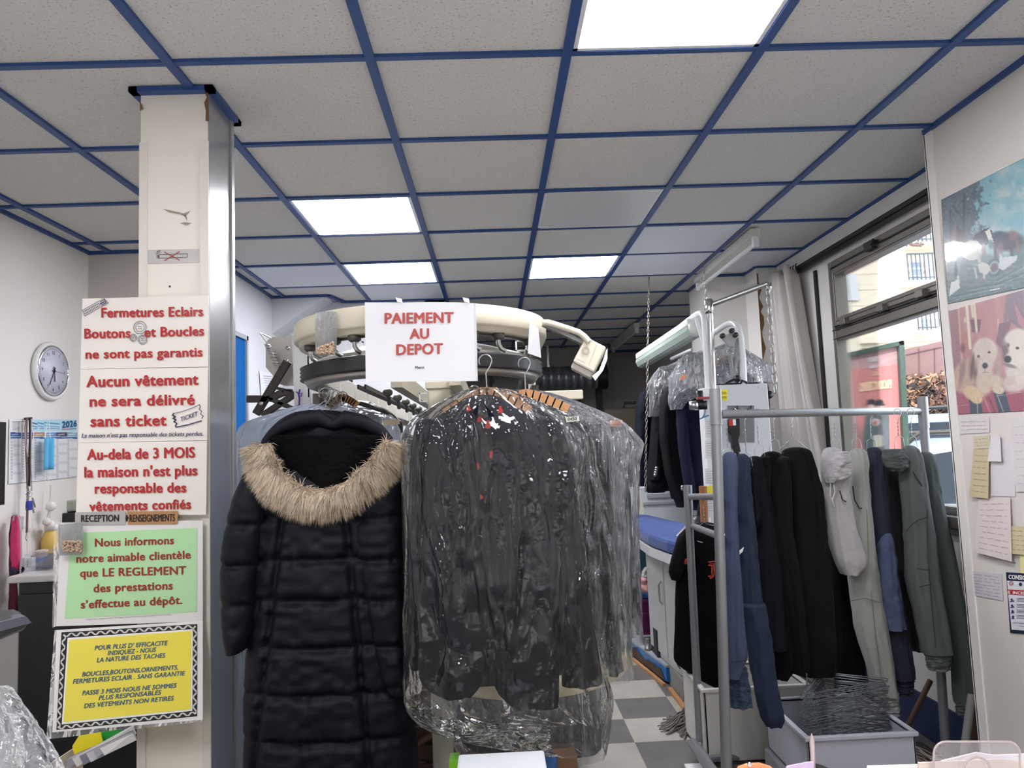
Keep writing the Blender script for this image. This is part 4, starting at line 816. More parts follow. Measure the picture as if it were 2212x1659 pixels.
# ================================================================ PLASTIC COVERED GARMENTS
FILM=film('garment_film',dens=.03,gloss=.2,bscale=8,bstr=.9,rough=.04,bdist=.08); FILM2=film('garment_film_milky',dens=.52,gloss=.2,bscale=8,bstr=.6,rough=.16,tint=(218,228,240)); FILM3=film('garment_film_crisp',dens=.2,gloss=.28,bscale=13,bstr=.9,rough=.09)
def crinkle(amp,k,seed):
    ph=[random.Random(seed+i).random()*6.283 for i in range(6)]
    def f(th,v,hw):
        r=abs(math.sin(k*.5*th+ph[0]+1.3*math.sin(3*v+ph[1])))
        q=abs(math.sin((k*.5+1.5)*th-ph[2]+2.2*v))
        z=float(vnoise(th*4+ph[3],v*9,seed))+.5*float(vnoise(th*9,v*22,seed+2))
        return amp*((1-r)*.9+(1-q)*.5)*(1.1-.5*v)+amp*1.2*(abs(z-.75)-.2)
    return f
# main suit jacket under film
YJ=2.0; SUIT=mat('suit_charcoal',(13,15,25),.85,bump=(200,.3,.001),spec=.15)
o=P(1070,1500,YJ); jk=thing('suit_jacket','dark charcoal suit jacket under clear film, front and centre on the conveyor','jacket',(o[0],YJ,o[2]))
loft([(852,1018,1066,.02),(872,985,1096,.045),(895,945,1140,.06),(915,918,1180,.07),(960,903,1210,.085),(1100,897,1225,.09),(1300,900,1235,.09),(1440,905,1240,.085),(1462,908,1205,.08)],YJ,folds(.004,5,1),64,60).build('body',SUIT,jk)
loft([(925,985,1050,.004),(1000,950,1056,.012),(1150,915,1060,.02),(1300,902,1062,.03),(1440,903,1052,.03),(1470,904,1047,.028),(1490,912,1040,.026),(1505,935,1030,.02),(1510,960,1015,.012)],YJ-.075,folds(.003,3,2),40,40).build('front_panel',SUIT,jk)
loft([(925,1055,1120,.004),(1000,1050,1160,.012),(1150,1050,1200,.02),(1300,1052,1208,.03),(1440,1062,1209,.03),(1475,1066,1209,.03),(1500,1075,1209,.028),(1520,1090,1208,.024),(1531,1115,1206,.014)],YJ-.085,folds(.003,3,3),40,40).build('front_panel',SUIT,jk)
loft([(905,1165,1200,.02),(940,1180,1222,.045),(1000,1192,1236,.055),(1150,1200,1255,.055),(1300,1206,1276,.052),(1400,1210,1290,.05),(1476,1212,1301,.048)],YJ-.01,folds(.004,3,5),30,50).build('sleeve',SUIT,jk)
loft([(905,905,940,.02),(940,892,930,.045),(1050,882,925,.05),(1250,878,925,.05),(1400,880,922,.048),(1440,884,915,.04)],YJ-.02,folds(.004,3,6),30,50).build('sleeve',SUIT,jk)
# dark scarf with red flowers in the neck
mb=MB(); fy=YJ-.095
FA=mat('scarf_black',(22,19,24),.8); FRD_=mat('flower_red',(196,48,44),.7)
def neckf(u,v):
    y=858+v*262; c=1040+ v*6; h=6+26*min(1,v*2.2)-12*max(0,v-.6); x=c+(2*u-1)*h; return P(x,y,fy+.035*(1-min(1,v*4))-.004*math.sin(u*9))
mb.grid(neckf,16,40); sc=mb.build('scarf',FA,jk,solid=.004)
mb=MB()
for x,y,rx,ry in ((1081,886,5,8),(1037,907,8,6),(1056,918,8,9),(1018,934,4,6),(1063,982,6,8),(1032,1008,3,9),(1038,1074,5,6),(1053,1086,5,11),(1012,883,5,6)):
    q=[]
    for k in range(10):
        a=k*.6283; r=1+.25*math.sin(3*a+x); q.append(P(x+rx*r*math.cos(a),y+ry*r*math.sin(a),fy-.006 if 1020<x<1075 else fy-.001))
    mb.add(q,[tuple(range(10))[::-1]])
mb.build('flower_print',FRD_,jk)
for sx,q in ((-1,[(1034,872),(1012,905),(1000,950),(1012,1000),(1028,1080),(1034,1150),(1040,1150),(1036,1050),(1024,960),(1030,910)]),(1,[(1046,872),(1075,905),(1090,950),(1074,1010),(1060,1090),(1052,1150),(1046,1150),(1050,1060),(1066,970),(1058,905)])):
    mb=MB(); mb.prism([P(x,y,fy-.008) for x,y in q],(0,.005,0)); mb.build('lapel',SUIT,jk)
hang('wooden_hanger','wooden hanger of the charcoal jacket, hooked over the black rail',1048,766,846,YJ,.115,.055,wood=True)
hang('wooden_hanger','wooden hanger just right of the charcoal jacket\'s hanger',1132,772,850,YJ+.12,.12,.05,wood=True)
def bag(name,label,rows,Y,seed,m,amp=.011,k=18,group=None,n=150,N=110,cat='garment bag'):
    o=P((rows[-1][1]+rows[-1][2])/2,rows[-1][0],Y); t=loft(rows,Y,crinkle(amp,k,seed),n,N,sq=2.9,open_=True).build(name,m)
    return tag(recentre(t),label,cat,group)
bag('plastic_cover','clear crinkled plastic cover over the charcoal suit jacket',[(838,1020,1075,.03),(850,985,1110,.05),(880,925,1175,.08),(905,886,1235,.10),(940,873,1262,.115),(1000,872,1262,.12),(1100,876,1254,.12),(1200,878,1262,.12),(1350,876,1285,.12),(1450,875,1302,.12),(1510,878,1318,.118),(1540,905,1318,.115),(1565,960,1312,.11),(1585,1050,1306,.108),(1600,1190,1300,.105)],YJ-.005,3,FILM,.015,14)
# longer dark garment behind it, visible near the floor
GB=mat('cloth_black',(6,7,11),.85,bump=(90,.3,.002),spec=.25)
def garment(name,label,cat,rows,Y,m,f=None,group=None,n=44,N=50):
    t=loft(rows,Y,f or folds(.006,6,len(COL.objects)),n,N).build(name,m); return tag(recentre(t),label,cat,group)
garment('long_coat','long black coat whose hem shows below the charcoal jacket','coat',[(900,980,1180,.04),(1000,960,1230,.07),(1300,970,1260,.08),(1520,985,1290,.08),(1600,990,1302,.08),(1625,1050,1300,.07)],2.36,GB)
bag('plastic_cover','clear plastic cover with a dark hem hanging lowest, beside the floor tiles',[(880,960,1200,.05),(1000,940,1260,.1),(1400,960,1312,.11),(1580,975,1318,.11),(1632,1000,1305,.1)],2.37,8,FILM3)
# garments to the right of the jacket
FZ=mat('fleece_black',(5,5,7),.95,bump=(160,1.0,.01),spec=.2)
garment('fleece_jacket','fuzzy black jacket half covered by film, right of the charcoal jacket','jacket',[(905,1200,1262,.03),(930,1180,1290,.05),(1000,1190,1312,.07),(1150,1210,1322,.075),(1300,1225,1335,.075),(1449,1240,1344,.075)],2.28,FZ,folds(.007,5,9))
bag('plastic_cover','clear plastic cover over the fuzzy black jacket',[(842,1090,1150,.03),(862,1120,1225,.05),(895,1150,1300,.08),(915,1170,1345,.1),(960,1190,1352,.11),(1100,1215,1350,.11),(1300,1240,1356,.11),(1452,1255,1362,.11)],2.27,12,FILM3,.012,16)
garment('dark_coat','dark grey coat at the far right of the conveyor front, under two covers','coat',[(915,1270,1330,.03),(950,1265,1352,.06),(1100,1280,1362,.07),(1250,1290,1370,.07),(1330,1300,1376,.06)],2.5,SUIT)
bag('plastic_cover','clear plastic cover standing out furthest right, with an orange ticket',[(850,1120,1180,.03),(880,1190,1270,.06),(915,1260,1345,.09),(960,1280,1384,.1),(1000,1290,1374,.11),(1150,1300,1372,.11),(1300,1310,1378,.11),(1380,1320,1382,.1)],2.46,17,FILM3,.012,16)
t=slip('ticket',[(1318,908),(1344,907),(1346,920),(1319,922)],2.3,mat('ticket_orange',(246,186,160),.6),'orange numbered ticket clipped to the rightmost plastic cover','ticket')
text('stars',(np.array((0,2.299,1)),np.array((0,-1.,0))),(1322,918),(1340,917),7,mat('ticket_ink',(200,90,60),.6),t,.02) if 0 else None
TP=(np.array((0,2.299,1.)),np.array((0,-1.,0)))
mb=MB(); poly_line(mb,[(1322,910),(1341,909.5)],1,TP,.001); 
for k in range(5): ring_line(mb,1324+k*4,915,1.6,1.1,TP,.001,8,2.6)
mb2=mb
x=mb.build('ticket_number',mat('ticket_ink',(206,110,80),.6),t)
t=slip('ticket',[(1222,901),(1250,899),(1252,909),(1224,912)],1.87,mat('ticket_pale',(226,226,214),.6),'pale numbered ticket on the right shoulder of the main plastic cover','ticket')
text('0450',(np.array((0,1.868,1.)),np.array((0,-1.,0))),(1226,909),(1246,907.5),7,INK,t,.02)
# milky bagged clothes behind the coat
garment('bagged_clothes','pale clothes in milky plastic behind the coat\'s left shoulder','clothes',[(905,560,690,.03),(925,520,840,.06),(960,512,862,.08),(1100,505,868,.1),(1300,500,870,.1),(1500,490,872,.1),(1750,500,870,.1)],2.76,mat('cloth_pale_blue',(148,164,190),.7))
bag('plastic_cover','milky plastic cover spreading behind the padded coat',[(868,680,735,.03),(885,610,790,.06),(905,528,850,.09),(940,515,866,.11),(1050,506,872,.12),(1200,495,876,.12),(1400,486,876,.12),(1600,472,880,.12),(1760,492,880,.12)],2.70,23,FILM2,.010,14)
slip('ticket',[(826,908),(862,905),(864,916),(828,920)],2.33,mat('ticket_cream',(232,216,190),.6),'cream ticket on the milky cover right of the fur hood','ticket')
garment('cream_jacket','narrow cream garment edge between the padded coat and the jacket','jacket',[(935,866,872,.01),(960,866,880,.02),(1020,868,886,.03),(1150,870,886,.03)],2.3,mat('cloth_cream',(222,214,196),.8))
# row of garments down the left run of the conveyor
for k in range(7):
    Y=3.05+.28*k; xc=-.6; a=pr((xc,Y,1.60)); wpx=.2*FPX/Y; hpx=FPX/Y
    rows=[(a[1]-.00*hpx,a[0]-.03*hpx,a[0]+.03*hpx,.02),(a[1]+.05*hpx,a[0]-.8*wpx,a[0]+.8*wpx,.05),(a[1]+.15*hpx,a[0]-wpx,a[0]+wpx,.07),(a[1]+.9*hpx,a[0]-wpx*1.1,a[0]+wpx*1.1,.07)]
    garment('hanging_garment','dark garment in the row down the left run of the conveyor','garment',rows,Y,[GB,SUIT,FZ][k%3],None,'dark garments on the conveyor run',24,14)
    hang('wire_hanger','thin hanger in the row down the left run of the conveyor',a[0],pr((xc,Y,1.69))[1],a[1],Y,.17,.04,group='hangers on the conveyor run')
for k in range(5):
    x=690+k*9; hang('wire_hanger','wire hanger crowded above the coat hood, hooks side by side',x+10,832+k*4,866+k*2,2.3+.06*k,.05,.02,group='hangers crowded above the hood')
hang('wooden_hanger','wooden hanger arm showing right above the fur hood',740,846,858,2.62,.05,.03,wood=True)
garment('black_jacket','shiny black jacket collar right of the wooden hanger arm above the hood','jacket',[(866,745,790,.03),(880,752,825,.05),(896,770,850,.06),(910,790,868,.06),(1000,790,880,.07)],2.75,mat('leather_black',(24,26,34),.35))
# ================================================================ things low down behind the conveyor
t=thing('wooden_crate','dark wooden slatted crate low behind the conveyor leg','crate',(-.35,3.15,0))
for k in range(7):
    mb=MB(); mb.box((-.75,3.0,.06+.07*k),(.12,3.02,.11+.07*k)); mb.build('slat',WOODD,t)
for x in (-.75,-.3,.1):
    mb=MB(); mb.box((x-.02,3.02,0),(x+.02,3.06,.56)); mb.build('corner_post',WOODD,t)
mb=MB(); mb.bar((-.62,2.97,.18),(-.2,2.98,.42),.03,.015); mb.bar((-.3,2.96,.1),(-.18,2.97,.5),.03,.015); solo(mb,'wooden_batten',mat('batten_brown',(120,80,56),.6),'loose brown battens crossing in front of the slatted crate','batten')
mb=MB(); mb.box((-1.2,3.6,0),(.4,3.66,1.0)); solo(mb,'gloom_sheet',mat('gloom_brown',(48,40,38),.8),'dark brown sheet added as the gloom behind the conveyor legs','panel')  # dark sheet added to give the darkness low behind the conveyor
# ================================================================ press head left of the conveyor
Yp=3.0
t=thing('pressing_machine','white pressing machine head with spring and folding black arms, left of the conveyor','machine',(P(655,800,Yp)[0],Yp,0))
a=P(633,722,Yp);b=P(668,722,Yp); mb=MB(); mb.box((a[0],Yp,0),(b[0],Yp+.1,a[2])); mb.build('upright',mat('press_white',(206,206,206),.4,var=(3,.04)),t,bevel=.003)
mb=MB(); mb.box((a[0]-.004,Yp-.004,a[2]-.004),(a[0]+.012,Yp,a[2]+.0)); mb.box(P(668,740,Yp),P(672,860,Yp+.05)); mb.build('upright_edge',PLASW,t)
mb=MB(); mb.prism([P(x,y,Yp+.1) for x,y in ((630,728),(588,728),(574,738),(574,793),(605,830),(618,834),(634,833))],(0,.006,0)); mb.build('side_plate',mat('plate_grey',(186,182,178),.3,.35),t)
mb=MB(); 
A=P(577,743,Yp+.06);B=P(601,795,Yp+.06); pts=[]
for i in range(16*14+1):
    s=i/(16*14); pts.append(A+(B-A)*s+.011*np.array((math.cos(i*2*math.pi/14),math.sin(i*2*math.pi/14),0)))
mb.tube(pts,.0028,5); mb.tube([P(561,719,Yp+.06),P(577,740,Yp+.06),P(579,745,Yp+.06)],.003,6); mb.tube([P(561,719,Yp+.06),P(585,730,Yp+.08)],.003,6); mb.build('spring',STEEL,t)
AR=mat('arm_black',(40,34,32),.4)
for nm,q,wd in (('folding_arm',[(622,780),(553,895)],.034),('folding_arm',[(533,862),(580,862),(612,848),(632,848)],.03),('folding_arm',[(640,850),(566,898)],.026),('folding_arm',[(575,858),(632,882)],.02),('folding_arm',[(596,838),(632,846)],.012)):
    mb=MB(); W=[P(*p,Yp+.04) for p in q]
    for u,v in zip(W,W[1:]): mb.bar(u,v,.02,wd)
    mb.build(nm,AR,t,bevel=.004)
mb=MB()
for x,y,r in ((566,872,.009),(622,780,.006),(623,753,.008)): mb.lathe(P(x,y,Yp+.02),[(r,0),(r,-.015)],14,(0,1,0))
mb.build('pivot_bolt',STEEL,t)
for q,l in (([(560,800),(592,808),(602,830),(602,900),(567,890)],'white printed notice on the wall behind the folding arms, upper'),([(575,888),(640,880),(640,930),(580,930)],'white printed notice behind the folding arms, numbered 60')):
    if 'upper' in l: mb=MB(); mb.prism([PX(*p,-1.614) for p in q],(.001,0,0)); tt=solo(mb,'printed_notice',mat('notice_paper',(206,210,218),.6),l,'notice')
    else: tt=slip('printed_notice',q,3.11,mat('notice_paper',(206,210,218),.6),l,'notice')
    pp_=(np.array((-1.612,4.6,1.)),np.array((1.,0,0))) if 'upper' in l else (np.array((0,3.107,1.)),np.array((0,-1.,0))); mb=MB()
    for k in range(11): poly_line(mb,[(q[0][0]+8+k*1.4,q[0][1]+12+k*5),(q[0][0]+34+k*1.5,q[0][1]+14+k*5)],.8,pp_,.001)
    lo_=mb.build('printed_lines',mat('print_grey',(120,124,140),.6)); lo_.parent=tt; lo_.data.transform(Matrix.Translation(-Vector(tt.location)))
t=thing('lavender_sachet','purple ribboned sachet pinned to the white upright','sachet',P(646,890,Yp-.02))
PU=mat('ribbon_purple',(92,40,140),.6)
mb=MB(); mb.tube([P(x,y,Yp-.015) for x,y in ((648,841),(645,852),(647,862),(646,875))],.0035,6); mb.tube([P(x,y,Yp-.015) for x,y in ((640,846),(646,852),(653,849),(650,856),(644,854))],.003,6); mb.build('ribbon',PU,t)
mb=MB(); mb.ball(P(645,884,Yp-.02),.016,12,(1,.7,1.1)); 
for k in range(6): mb.tube([P(645,877,Yp-.02),P(634+k*4.5,892,Yp-.02)],[.003,.006],5)
mb.build('pouch',PU,t)
# ================================================================ IRONING STATION with overhead frame
MW=mat('machine_white',(222,224,226),.3)
t=thing('ironing_station','white ironing station with overhead lamp frame, blue pad and steel control panel','machine',(1.25,4.3,0))
def at(px,py,Y): return P(px,py,Y)
XF=1.12
# front arch: from the back run to the front post
Yf=3.95
fr=[at(1418,768,5.2),at(1460,736,4.7),at(1500,703,4.2),at(1512,696,4.08),at(1522,697,4.0),at(1530,705,3.96),at(1534,722,3.95),at(1538,790,3.95),at(1541,860,3.95),at(1545,1150,3.95)]
mb=MB(); mb.tube([P(1408,752,5.25),P(1460,713,4.6),P(1500,682,4.12),P(1508,677,4.05),P(1515,677,3.99),P(1520,685,3.96),P(1522,705,3.95),P(1526,770,3.95),P(1532,900,3.95)],.016,14)
mb.build('frame_tube',MW,t)
mb=MB(); mb.tube([P(1530,728,4.5),P(1568,702,4.2),P(1578,698,4.1),P(1587,699,4.02),P(1595,708,3.98),P(1600,730,3.97),P(1605,780,3.97),P(1608,850,3.97)],.018,14); mb.build('frame_tube',MW,t)
mb=MB(); mb.bar(P(1504,690,4.0),P(1525,764,3.97),.016,.016); mb.build('frame_brace',MW,t)
# post at the left with instruction papers
mb=MB(); a=P(1518,838,3.9);b=P(1547,838,3.9); mb.box((a[0],3.9,.3),(b[0],4.0,a[2])); mb.build('post',MW,t,bevel=.004)
pc=(np.array((0,3.898,1.)),np.array((0,-1.,0)))
for i,(y0,y1) in enumerate(((905,945),(952,990),(1012,1045),(1072,1118))):
    mb=MB(); quad([(1523,y0),(1541,y0),(1542,y1),(1524,y1)],pc,mat('paper_small',(214,214,212),.6),t,'instruction_paper',.001,.001)
    mb=MB()
    for k in range(6): poly_line(mb,[(1526,y0+6+k*5),(1539,y0+6+k*5)],.7,pc,.003)
    mb.build('instruction_print',mat('print_grey',(120,124,140),.6),t)
quad([(1526,1050),(1541,1050),(1541,1066),(1527,1066)],pc,mat('label_yellow',(226,208,70),.5),t,'yellow_label',.001,.001)
# control panel
Yc=3.92; a=P(1545,832,Yc);b=P(1658,832,Yc);c=P(1655,1150,Yc); mb=MB(); mb.box((a[0],Yc,c[2]),(b[0],Yc+.28,a[2])); mb.build('control_panel',mat('panel_white',(200,202,206),.35,.1),t,bevel=.004)
pc=(np.array((0,Yc-.001,1.)),np.array((0,-1.,0)))
quad([(1541,841),(1572,842),(1571,865),(1541,864)],pc,mat('warning_yellow',(234,216,44),.5),t,'warning_label',.001,.001)
mb=MB()
for y in (849,858.5):
    poly_line(mb,[(1544,y+1.5),(1546.5,y-2.5),(1549,y+1.5),(1544,y+1.5)],.7,pc,.003)
    for k in range(3): poly_line(mb,[(1552,y-2+k*2),(1569,y-2+k*2)],.6,pc,.003)
mb.build('warning_print',INK,t)
quad([(1571,876),(1629,876),(1630,956),(1573,956)],pc,mat('panel_steel',(128,130,136),.35,.6),t,'steel_plate',.001,.002)
mb=MB()
for x,y in ((1553,836),(1639,836)): mb.lathe(P(x,y,Yc),[(.004,0),(.004,-.004)],8,(0,1,0))
mb.build('screw',STEEL,t)
mb=MB()
for x in (1593,1623): mb.tube([P(x,877,Yc-.002),P(x,884,Yc-.03),P(x-6,887,Yc-.04),P(x-9,884,Yc-.03)],.004,6)
mb.build('hook',BLACK,t)
mb=MB(); mb.tube([P(1586,883,Yc-.05),P(1595,888,Yc-.05),P(1603,881,Yc-.05)],.004,6); mb.tube([P(1592,890,Yc-.05),P(1604,880,Yc-.05)],.004,6); mb.build('scissors',CHROME,t)
mb=MB(); mb.prism([P(x,y,Yc-.07) for x,y in ((1573,905),(1599,904),(1600,938),(1596,950),(1601,975),(1590,980),(1583,972),(1580,940),(1574,932))],(0,.03,0)); mb.build('steam_brush',BLACK,t,bevel=.004)
mb=MB(); mb.box(P(1575,906,Yc-.078),P(1582,920,Yc-.07)); mb.build('red_button',mat('button_red',(190,50,44),.4),t)
mb=MB(); mb.box(P(1583,906,Yc-.078),P(1589,919,Yc-.07)); mb.build('white_button',PLASW,t)
mb=MB(); mb.tube([P(1594,978,Yc-.05),P(1596,1040,Yc-.05)],.01,8); mb.build('brush_hose',BLACK,t)
mb=MB(); mb.lathe(P(1660,853,Yc+.1),[(.0,-.03),(.02,-.025),(.024,0),(.02,.02),(.0,.02)],16,(0,1,0)); mb.build('black_knob',BLACK,t)
# pressure regulator on the post
mb=MB(); mb.lathe(P(1497,876,3.88),[(.022,-.02),(.026,0),(.026,.025)],16,(1,-.2,0)); mb.build('gauge',STEEL,t)
mb=MB(); mb.lathe(P(1502,876,3.88),[(.024,0),(.024,.06)],16,(1,-.2,0)); mb.lathe(P(1512,864,3.88),[(.018,-.03),(.018,.05)],12); mb.build('regulator',BLACK,t)
mb=MB(); a=P(1522,860,3.86); mb.box(a-np.array((.04,.01,.006)),a+np.array((.03,.02,.006))); mb.build('red_lever',mat('lever_red',(150,70,66),.5),t)
mb=MB(); mb.tube([P(x,y,3.86) for x,y in ((1523,885),(1522,895),(1517,903),(1512,905),(1518,902),(1531,897))],.004,6); mb.build('blue_hose',mat('hose_blue',(70,120,160),.4),t)
# lamp under the frame
t2=thing('hanging_lamp','long milky tube lamp clipped under the white overhead frame','light',at(1455,750,4.6))
A=P(1388,780,5.3);B=P(1504,708,4.05)
d=(B-A)/np.linalg.norm(B-A); sx=np.cross(d,(0,0,1.));sx/=np.linalg.norm(sx)
mb=MB(); mb.obox((A+B)/2+np.array((.0,0,.035)),d,sx,np.cross(sx,d),(np.linalg.norm(B-A)/2,.05,.02)); mb.build('housing',mat('lamp_housing',(222,228,226),.35),t2,bevel=.006)
mb=MB(); prof=[(.05,0.01),(.052,-.012),(.038,-.042),(0.018,-.052),(-.018,-.052),(-.038,-.042),(-.052,-.012),(-.05,0.01)]
uu=np.cross(sx,d); mb.prism([A+sx*a+uu*b for a,b in prof],B-A)
mb.build('diffuser',mat('lamp_diffuser',(196,212,204),.12,trans=.35),t2)
for f in (.12,.4,.68,.93):
    c=A+(B-A)*f+sx*(-.053)+uu*.01; mb=MB(); mb.tube([c+uu*.03,c+uu*.045-sx*.012,c-uu*.0-sx*.01,c-uu*.02],.004,6); mb.build('clip',STEEL,t2)
mb=MB(); mb.lathe(B-d*.02+uu*.0,[(.0,0),(.04,0),(.05,.02),(.04,.04),(0,.045)],16,d); mb.build('end_cap',mat('lamp_cap',(206,216,210),.3),t2)
# trolley rail for the finished garments
t3=thing('garment_rail','white rail under the lamp carrying finished navy suits','rail',at(1540,770,4.4))
RA=P(1428,800,5.35);RB=P(1588,733,4.1); mb=MB(); mb.tube([RA,RB],.015,10); mb.build('rail_tube',PLASW,t3)
mb=MB(); mb.tube([P(1468,776,5.0),P(1468,815,5.0)],.012); mb.tube([P(1493,757,4.9),P(1494,775,4.9)],.012); mb.tube([P(1450,775,5.1),P(1495,755,4.85)],.012); mb.build('rail_strut',PLASW,t3)
mb=MB(); a=P(1583,728,4.0); mb.prism([P(x,y,3.9) for x,y in ((1557,728),(1579,719),(1592,728),(1588,740),(1586,749),(1575,748),(1569,740))],(0,.015,0)); mb.build('trolley_plate',mat('trolley_grey',(170,172,172),.35,.4),t3)
mb=MB()
for x,y in ((1562,725),(1582,714),(1590,723)): mb.lathe(P(x,y,3.88),[(.014,0),(.014,.02)],16,(0,1,0))
mb.build('trolley_wheel',mat('wheel_dark',(60,58,56),.4,.3),t3)
mb=MB(); mb.tube([P(1577,768,3.97),P(1583,815,3.97)],.012); mb.tube([P(1592,730,3.97),P(1590,775,3.97),P(1584,815,3.97)],.011); mb.build('handle_rod',mat('rod_grey',(136,140,142),.4),t3)
mb=MB(); mb.tube([P(1577,760,3.97)+.018*np.array((math.cos(a),0,math.sin(a))) for a in np.linspace(0,5,12)],.003,6); mb.build('ring_hook',STEEL,t3)
mb=MB(); mb.tube([P(x,y,3.95) for x,y in ((1560,834),(1575,825),(1585,820),(1594,826),(1597,834),(1603,822),(1612,826),(1616,834))],.007,8); mb.ball(P(1593,818,3.95),.02,8); solo(mb,'black_cable',BLACK,'black cable looping out of the top of the control panel','cable')
# gas pole with pivoting arm and chain
t4=thing('swivel_pole','chromed pole with a swivel arm rising above the control panel','pole',at(1545,1150,3.85))
mb=MB(); mb.tube([P(1549,1100,3.85),P(1541,850,3.85),P(1533,665,3.85)],.017,14); mb.build('pole',CHROME,t4)
mb=MB(); mb.tube([P(1532,660,3.85),P(1658,613,3.75)],.014,12); mb.build('swivel_arm',STEEL,t4)
mb=MB(); mb.lathe(P(1532,670,3.85),[(.022,-.02),(.024,0),(.024,.05),(.018,.06)],16); mb.build('fitting',CHROME,t4)
mb=MB(); mb.lathe(P(1660,618,3.75),[(.0,-.03),(.016,-.025),(.016,.015),(0,.02)],12); mb.build('arm_tip',CHROME,t4)
def chain(name,label,A,B,link,r,m):
    A=np.array(A);B=np.array(B);L=np.linalg.norm(B-A);n=int(L/(link*.8)); d=(B-A)/L; x=np.cross(d,(0,1,0));x/=np.linalg.norm(x);y=np.cross(d,x); mb=MB()
    for i in range(n):
        c=A+d*(i+.5)*L/n; u=x if i%2 else (x*.3+y*.95)
        mb.tube([c+d*(link/2)*math.cos(a)*.95+u*link*.2*math.sin(a) for a in np.linspace(0,2*math.pi,9)[:-1]],r,5,closed=True)
    return solo(mb,name,m,label,'chain')
chain('metal_chain','steel chain hanging from the end of the swivel arm',P(1658,618,3.74),P(1675,850,3.74),.06,.0023,STEEL)
chain('metal_chain','long fine chain hanging from the ceiling in front of the navy suits',P(1402,598,5.15),P(1394,1062,4.75),.034,.0028,mat('chain_grey',(130,126,120),.4,.8))
chain('metal_chain','short thin chain hanging against the column left of the swivel pole',P(1518,575,4.9),P(1528,655,4.9),.03,.003,STEEL)
FILM4=film('garment_film_white',dens=.32,gloss=.3,bscale=15,bstr=1.0,rough=.1,tint=(236,240,248))
# ================================================================ NAVY SUITS on the rail
NAVY=mat('suit_navy',(12,17,33),.8,bump=(160,.3,.001),spec=.25); NAVY2=mat('suit_black_navy',(8,9,14),.8,bump=(160,.3,.001),spec=.25); NAVY3=mat('suit_blue',(12,19,44),.8,bump=(160,.3,.001),spec=.25)
def suit(label,rows,sl,Y,m,buttons=None,sl2=None):
    o=P((rows[-1][1]+rows[-1][2])/2,rows[-1][0],Y); t=thing('suit_jacket',label,'jacket',o,'finished suits on the lamp rail')
    loft(rows,Y,folds(.005,5,int(rows[0][1])),44,40).build('body',m,t)
    for s in (sl,sl2) if sl2 else (sl,): loft(s,Y-.06,folds(.005,4,int(s[0][1])),26,40).build('sleeve',m,t)
    if buttons:
        mb=MB()
        for x,y in buttons: mb.ball(P(x,y,Y-.14),.012,8)
        mb.build('cuff_buttons',STEEL,t)
suit('navy jacket furthest left on the lamp rail, behind the ceiling chain',[(838,1398,1445,.03),(850,1388,1460,.05),(900,1390,1475,.07),(1000,1392,1478,.07),(1060,1395,1482,.07)],[(845,1385,1402,.03),(870,1374,1400,.05),(950,1370,1398,.055),(1050,1374,1394,.05)],5.3,NAVY,sl2=None)
suit('black jacket with four silver cuff buttons on the lamp rail',[(835,1425,1460,.03),(850,1412,1480,.05),(900,1408,1495,.07),(1000,1398,1490,.07),(1055,1392,1445,.07),(1064,1400,1435,.05)],[(845,1428,1440,.03),(880,1418,1438,.05),(960,1408,1430,.055),(1036,1402,1428,.05)],5.0,NAVY2,[(1418,1011),(1417,1016),(1416,1021),(1415,1026)])
suit('black jacket with wrinkled sleeve, third from the left on the lamp rail',[(830,1445,1490,.03),(845,1432,1510,.05),(900,1428,1520,.07),(1000,1432,1525,.07),(1076,1450,1530,.07)],[(838,1436,1455,.03),(870,1424,1452,.05),(950,1424,1450,.055),(1030,1438,1460,.05),(1095,1462,1488,.05)],4.75,NAVY2,[(1474,1052),(1474,1056)])
suit('bright navy jacket on the lamp rail beside the white post',[(840,1478,1520,.03),(855,1462,1540,.05),(920,1462,1545,.07),(1030,1480,1548,.07),(1100,1488,1552,.07)],[(848,1466,1490,.03),(880,1460,1486,.05),(960,1464,1488,.055),(1080,1482,1505,.05)],4.5,NAVY3)
suit('bright navy jacket whose collar shows between the frame tubes',[(776,1562,1574,.03),(790,1550,1595,.05),(830,1535,1640,.07),(900,1530,1650,.07)],[(800,1540,1560,.03),(850,1530,1555,.05),(900,1530,1552,.05)],4.3,NAVY3)
bag('plastic_cover','clear plastic tucked over the shoulders of the leftmost rail suits',[(790,1430,1450,.03),(805,1415,1480,.07),(830,1402,1500,.1),(860,1405,1470,.1),(900,1402,1425,.03)],4.9,31,FILM4,.012,14,n=90,N=50)
bag('plastic_cover','crinkled plastic over the rail suits, nearest the white post, with an orange tag',[(762,1480,1530,.04),(785,1465,1545,.08),(815,1448,1552,.12),(840,1450,1555,.13),(870,1445,1480,.05),(885,1450,1470,.03)],4.42,33,FILM4,.014,14,n=90,N=50)
bag('plastic_cover','crinkled plastic over the suit collar between the frame tubes',[(745,1560,1582,.03),(765,1545,1620,.06),(790,1535,1655,.1),(830,1532,1665,.1)],4.2,35,FILM4,.014,14,n=90,N=50)
slip('ticket',[(1470,812),(1486,808),(1480,818),(1468,822)],4.27,mat('ticket_orange2',(240,160,130),.6),'small orange tag on the plastic covering the rail suits','ticket')
hang('wooden_hanger','pale wooden hanger in the suit collar between the frame tubes',1566,735,774,4.25,.09,.05,wood=True)
for x,y,Y,l in ((1512,758,4.35,'wire hanger on the lamp rail just left of the frame tube'),(1486,783,4.7,'wire hanger on the lamp rail left of the small struts')): hang('wire_hanger',l,x,y,y+35,Y,.1,.04,group='wire hangers on the lamp rail')
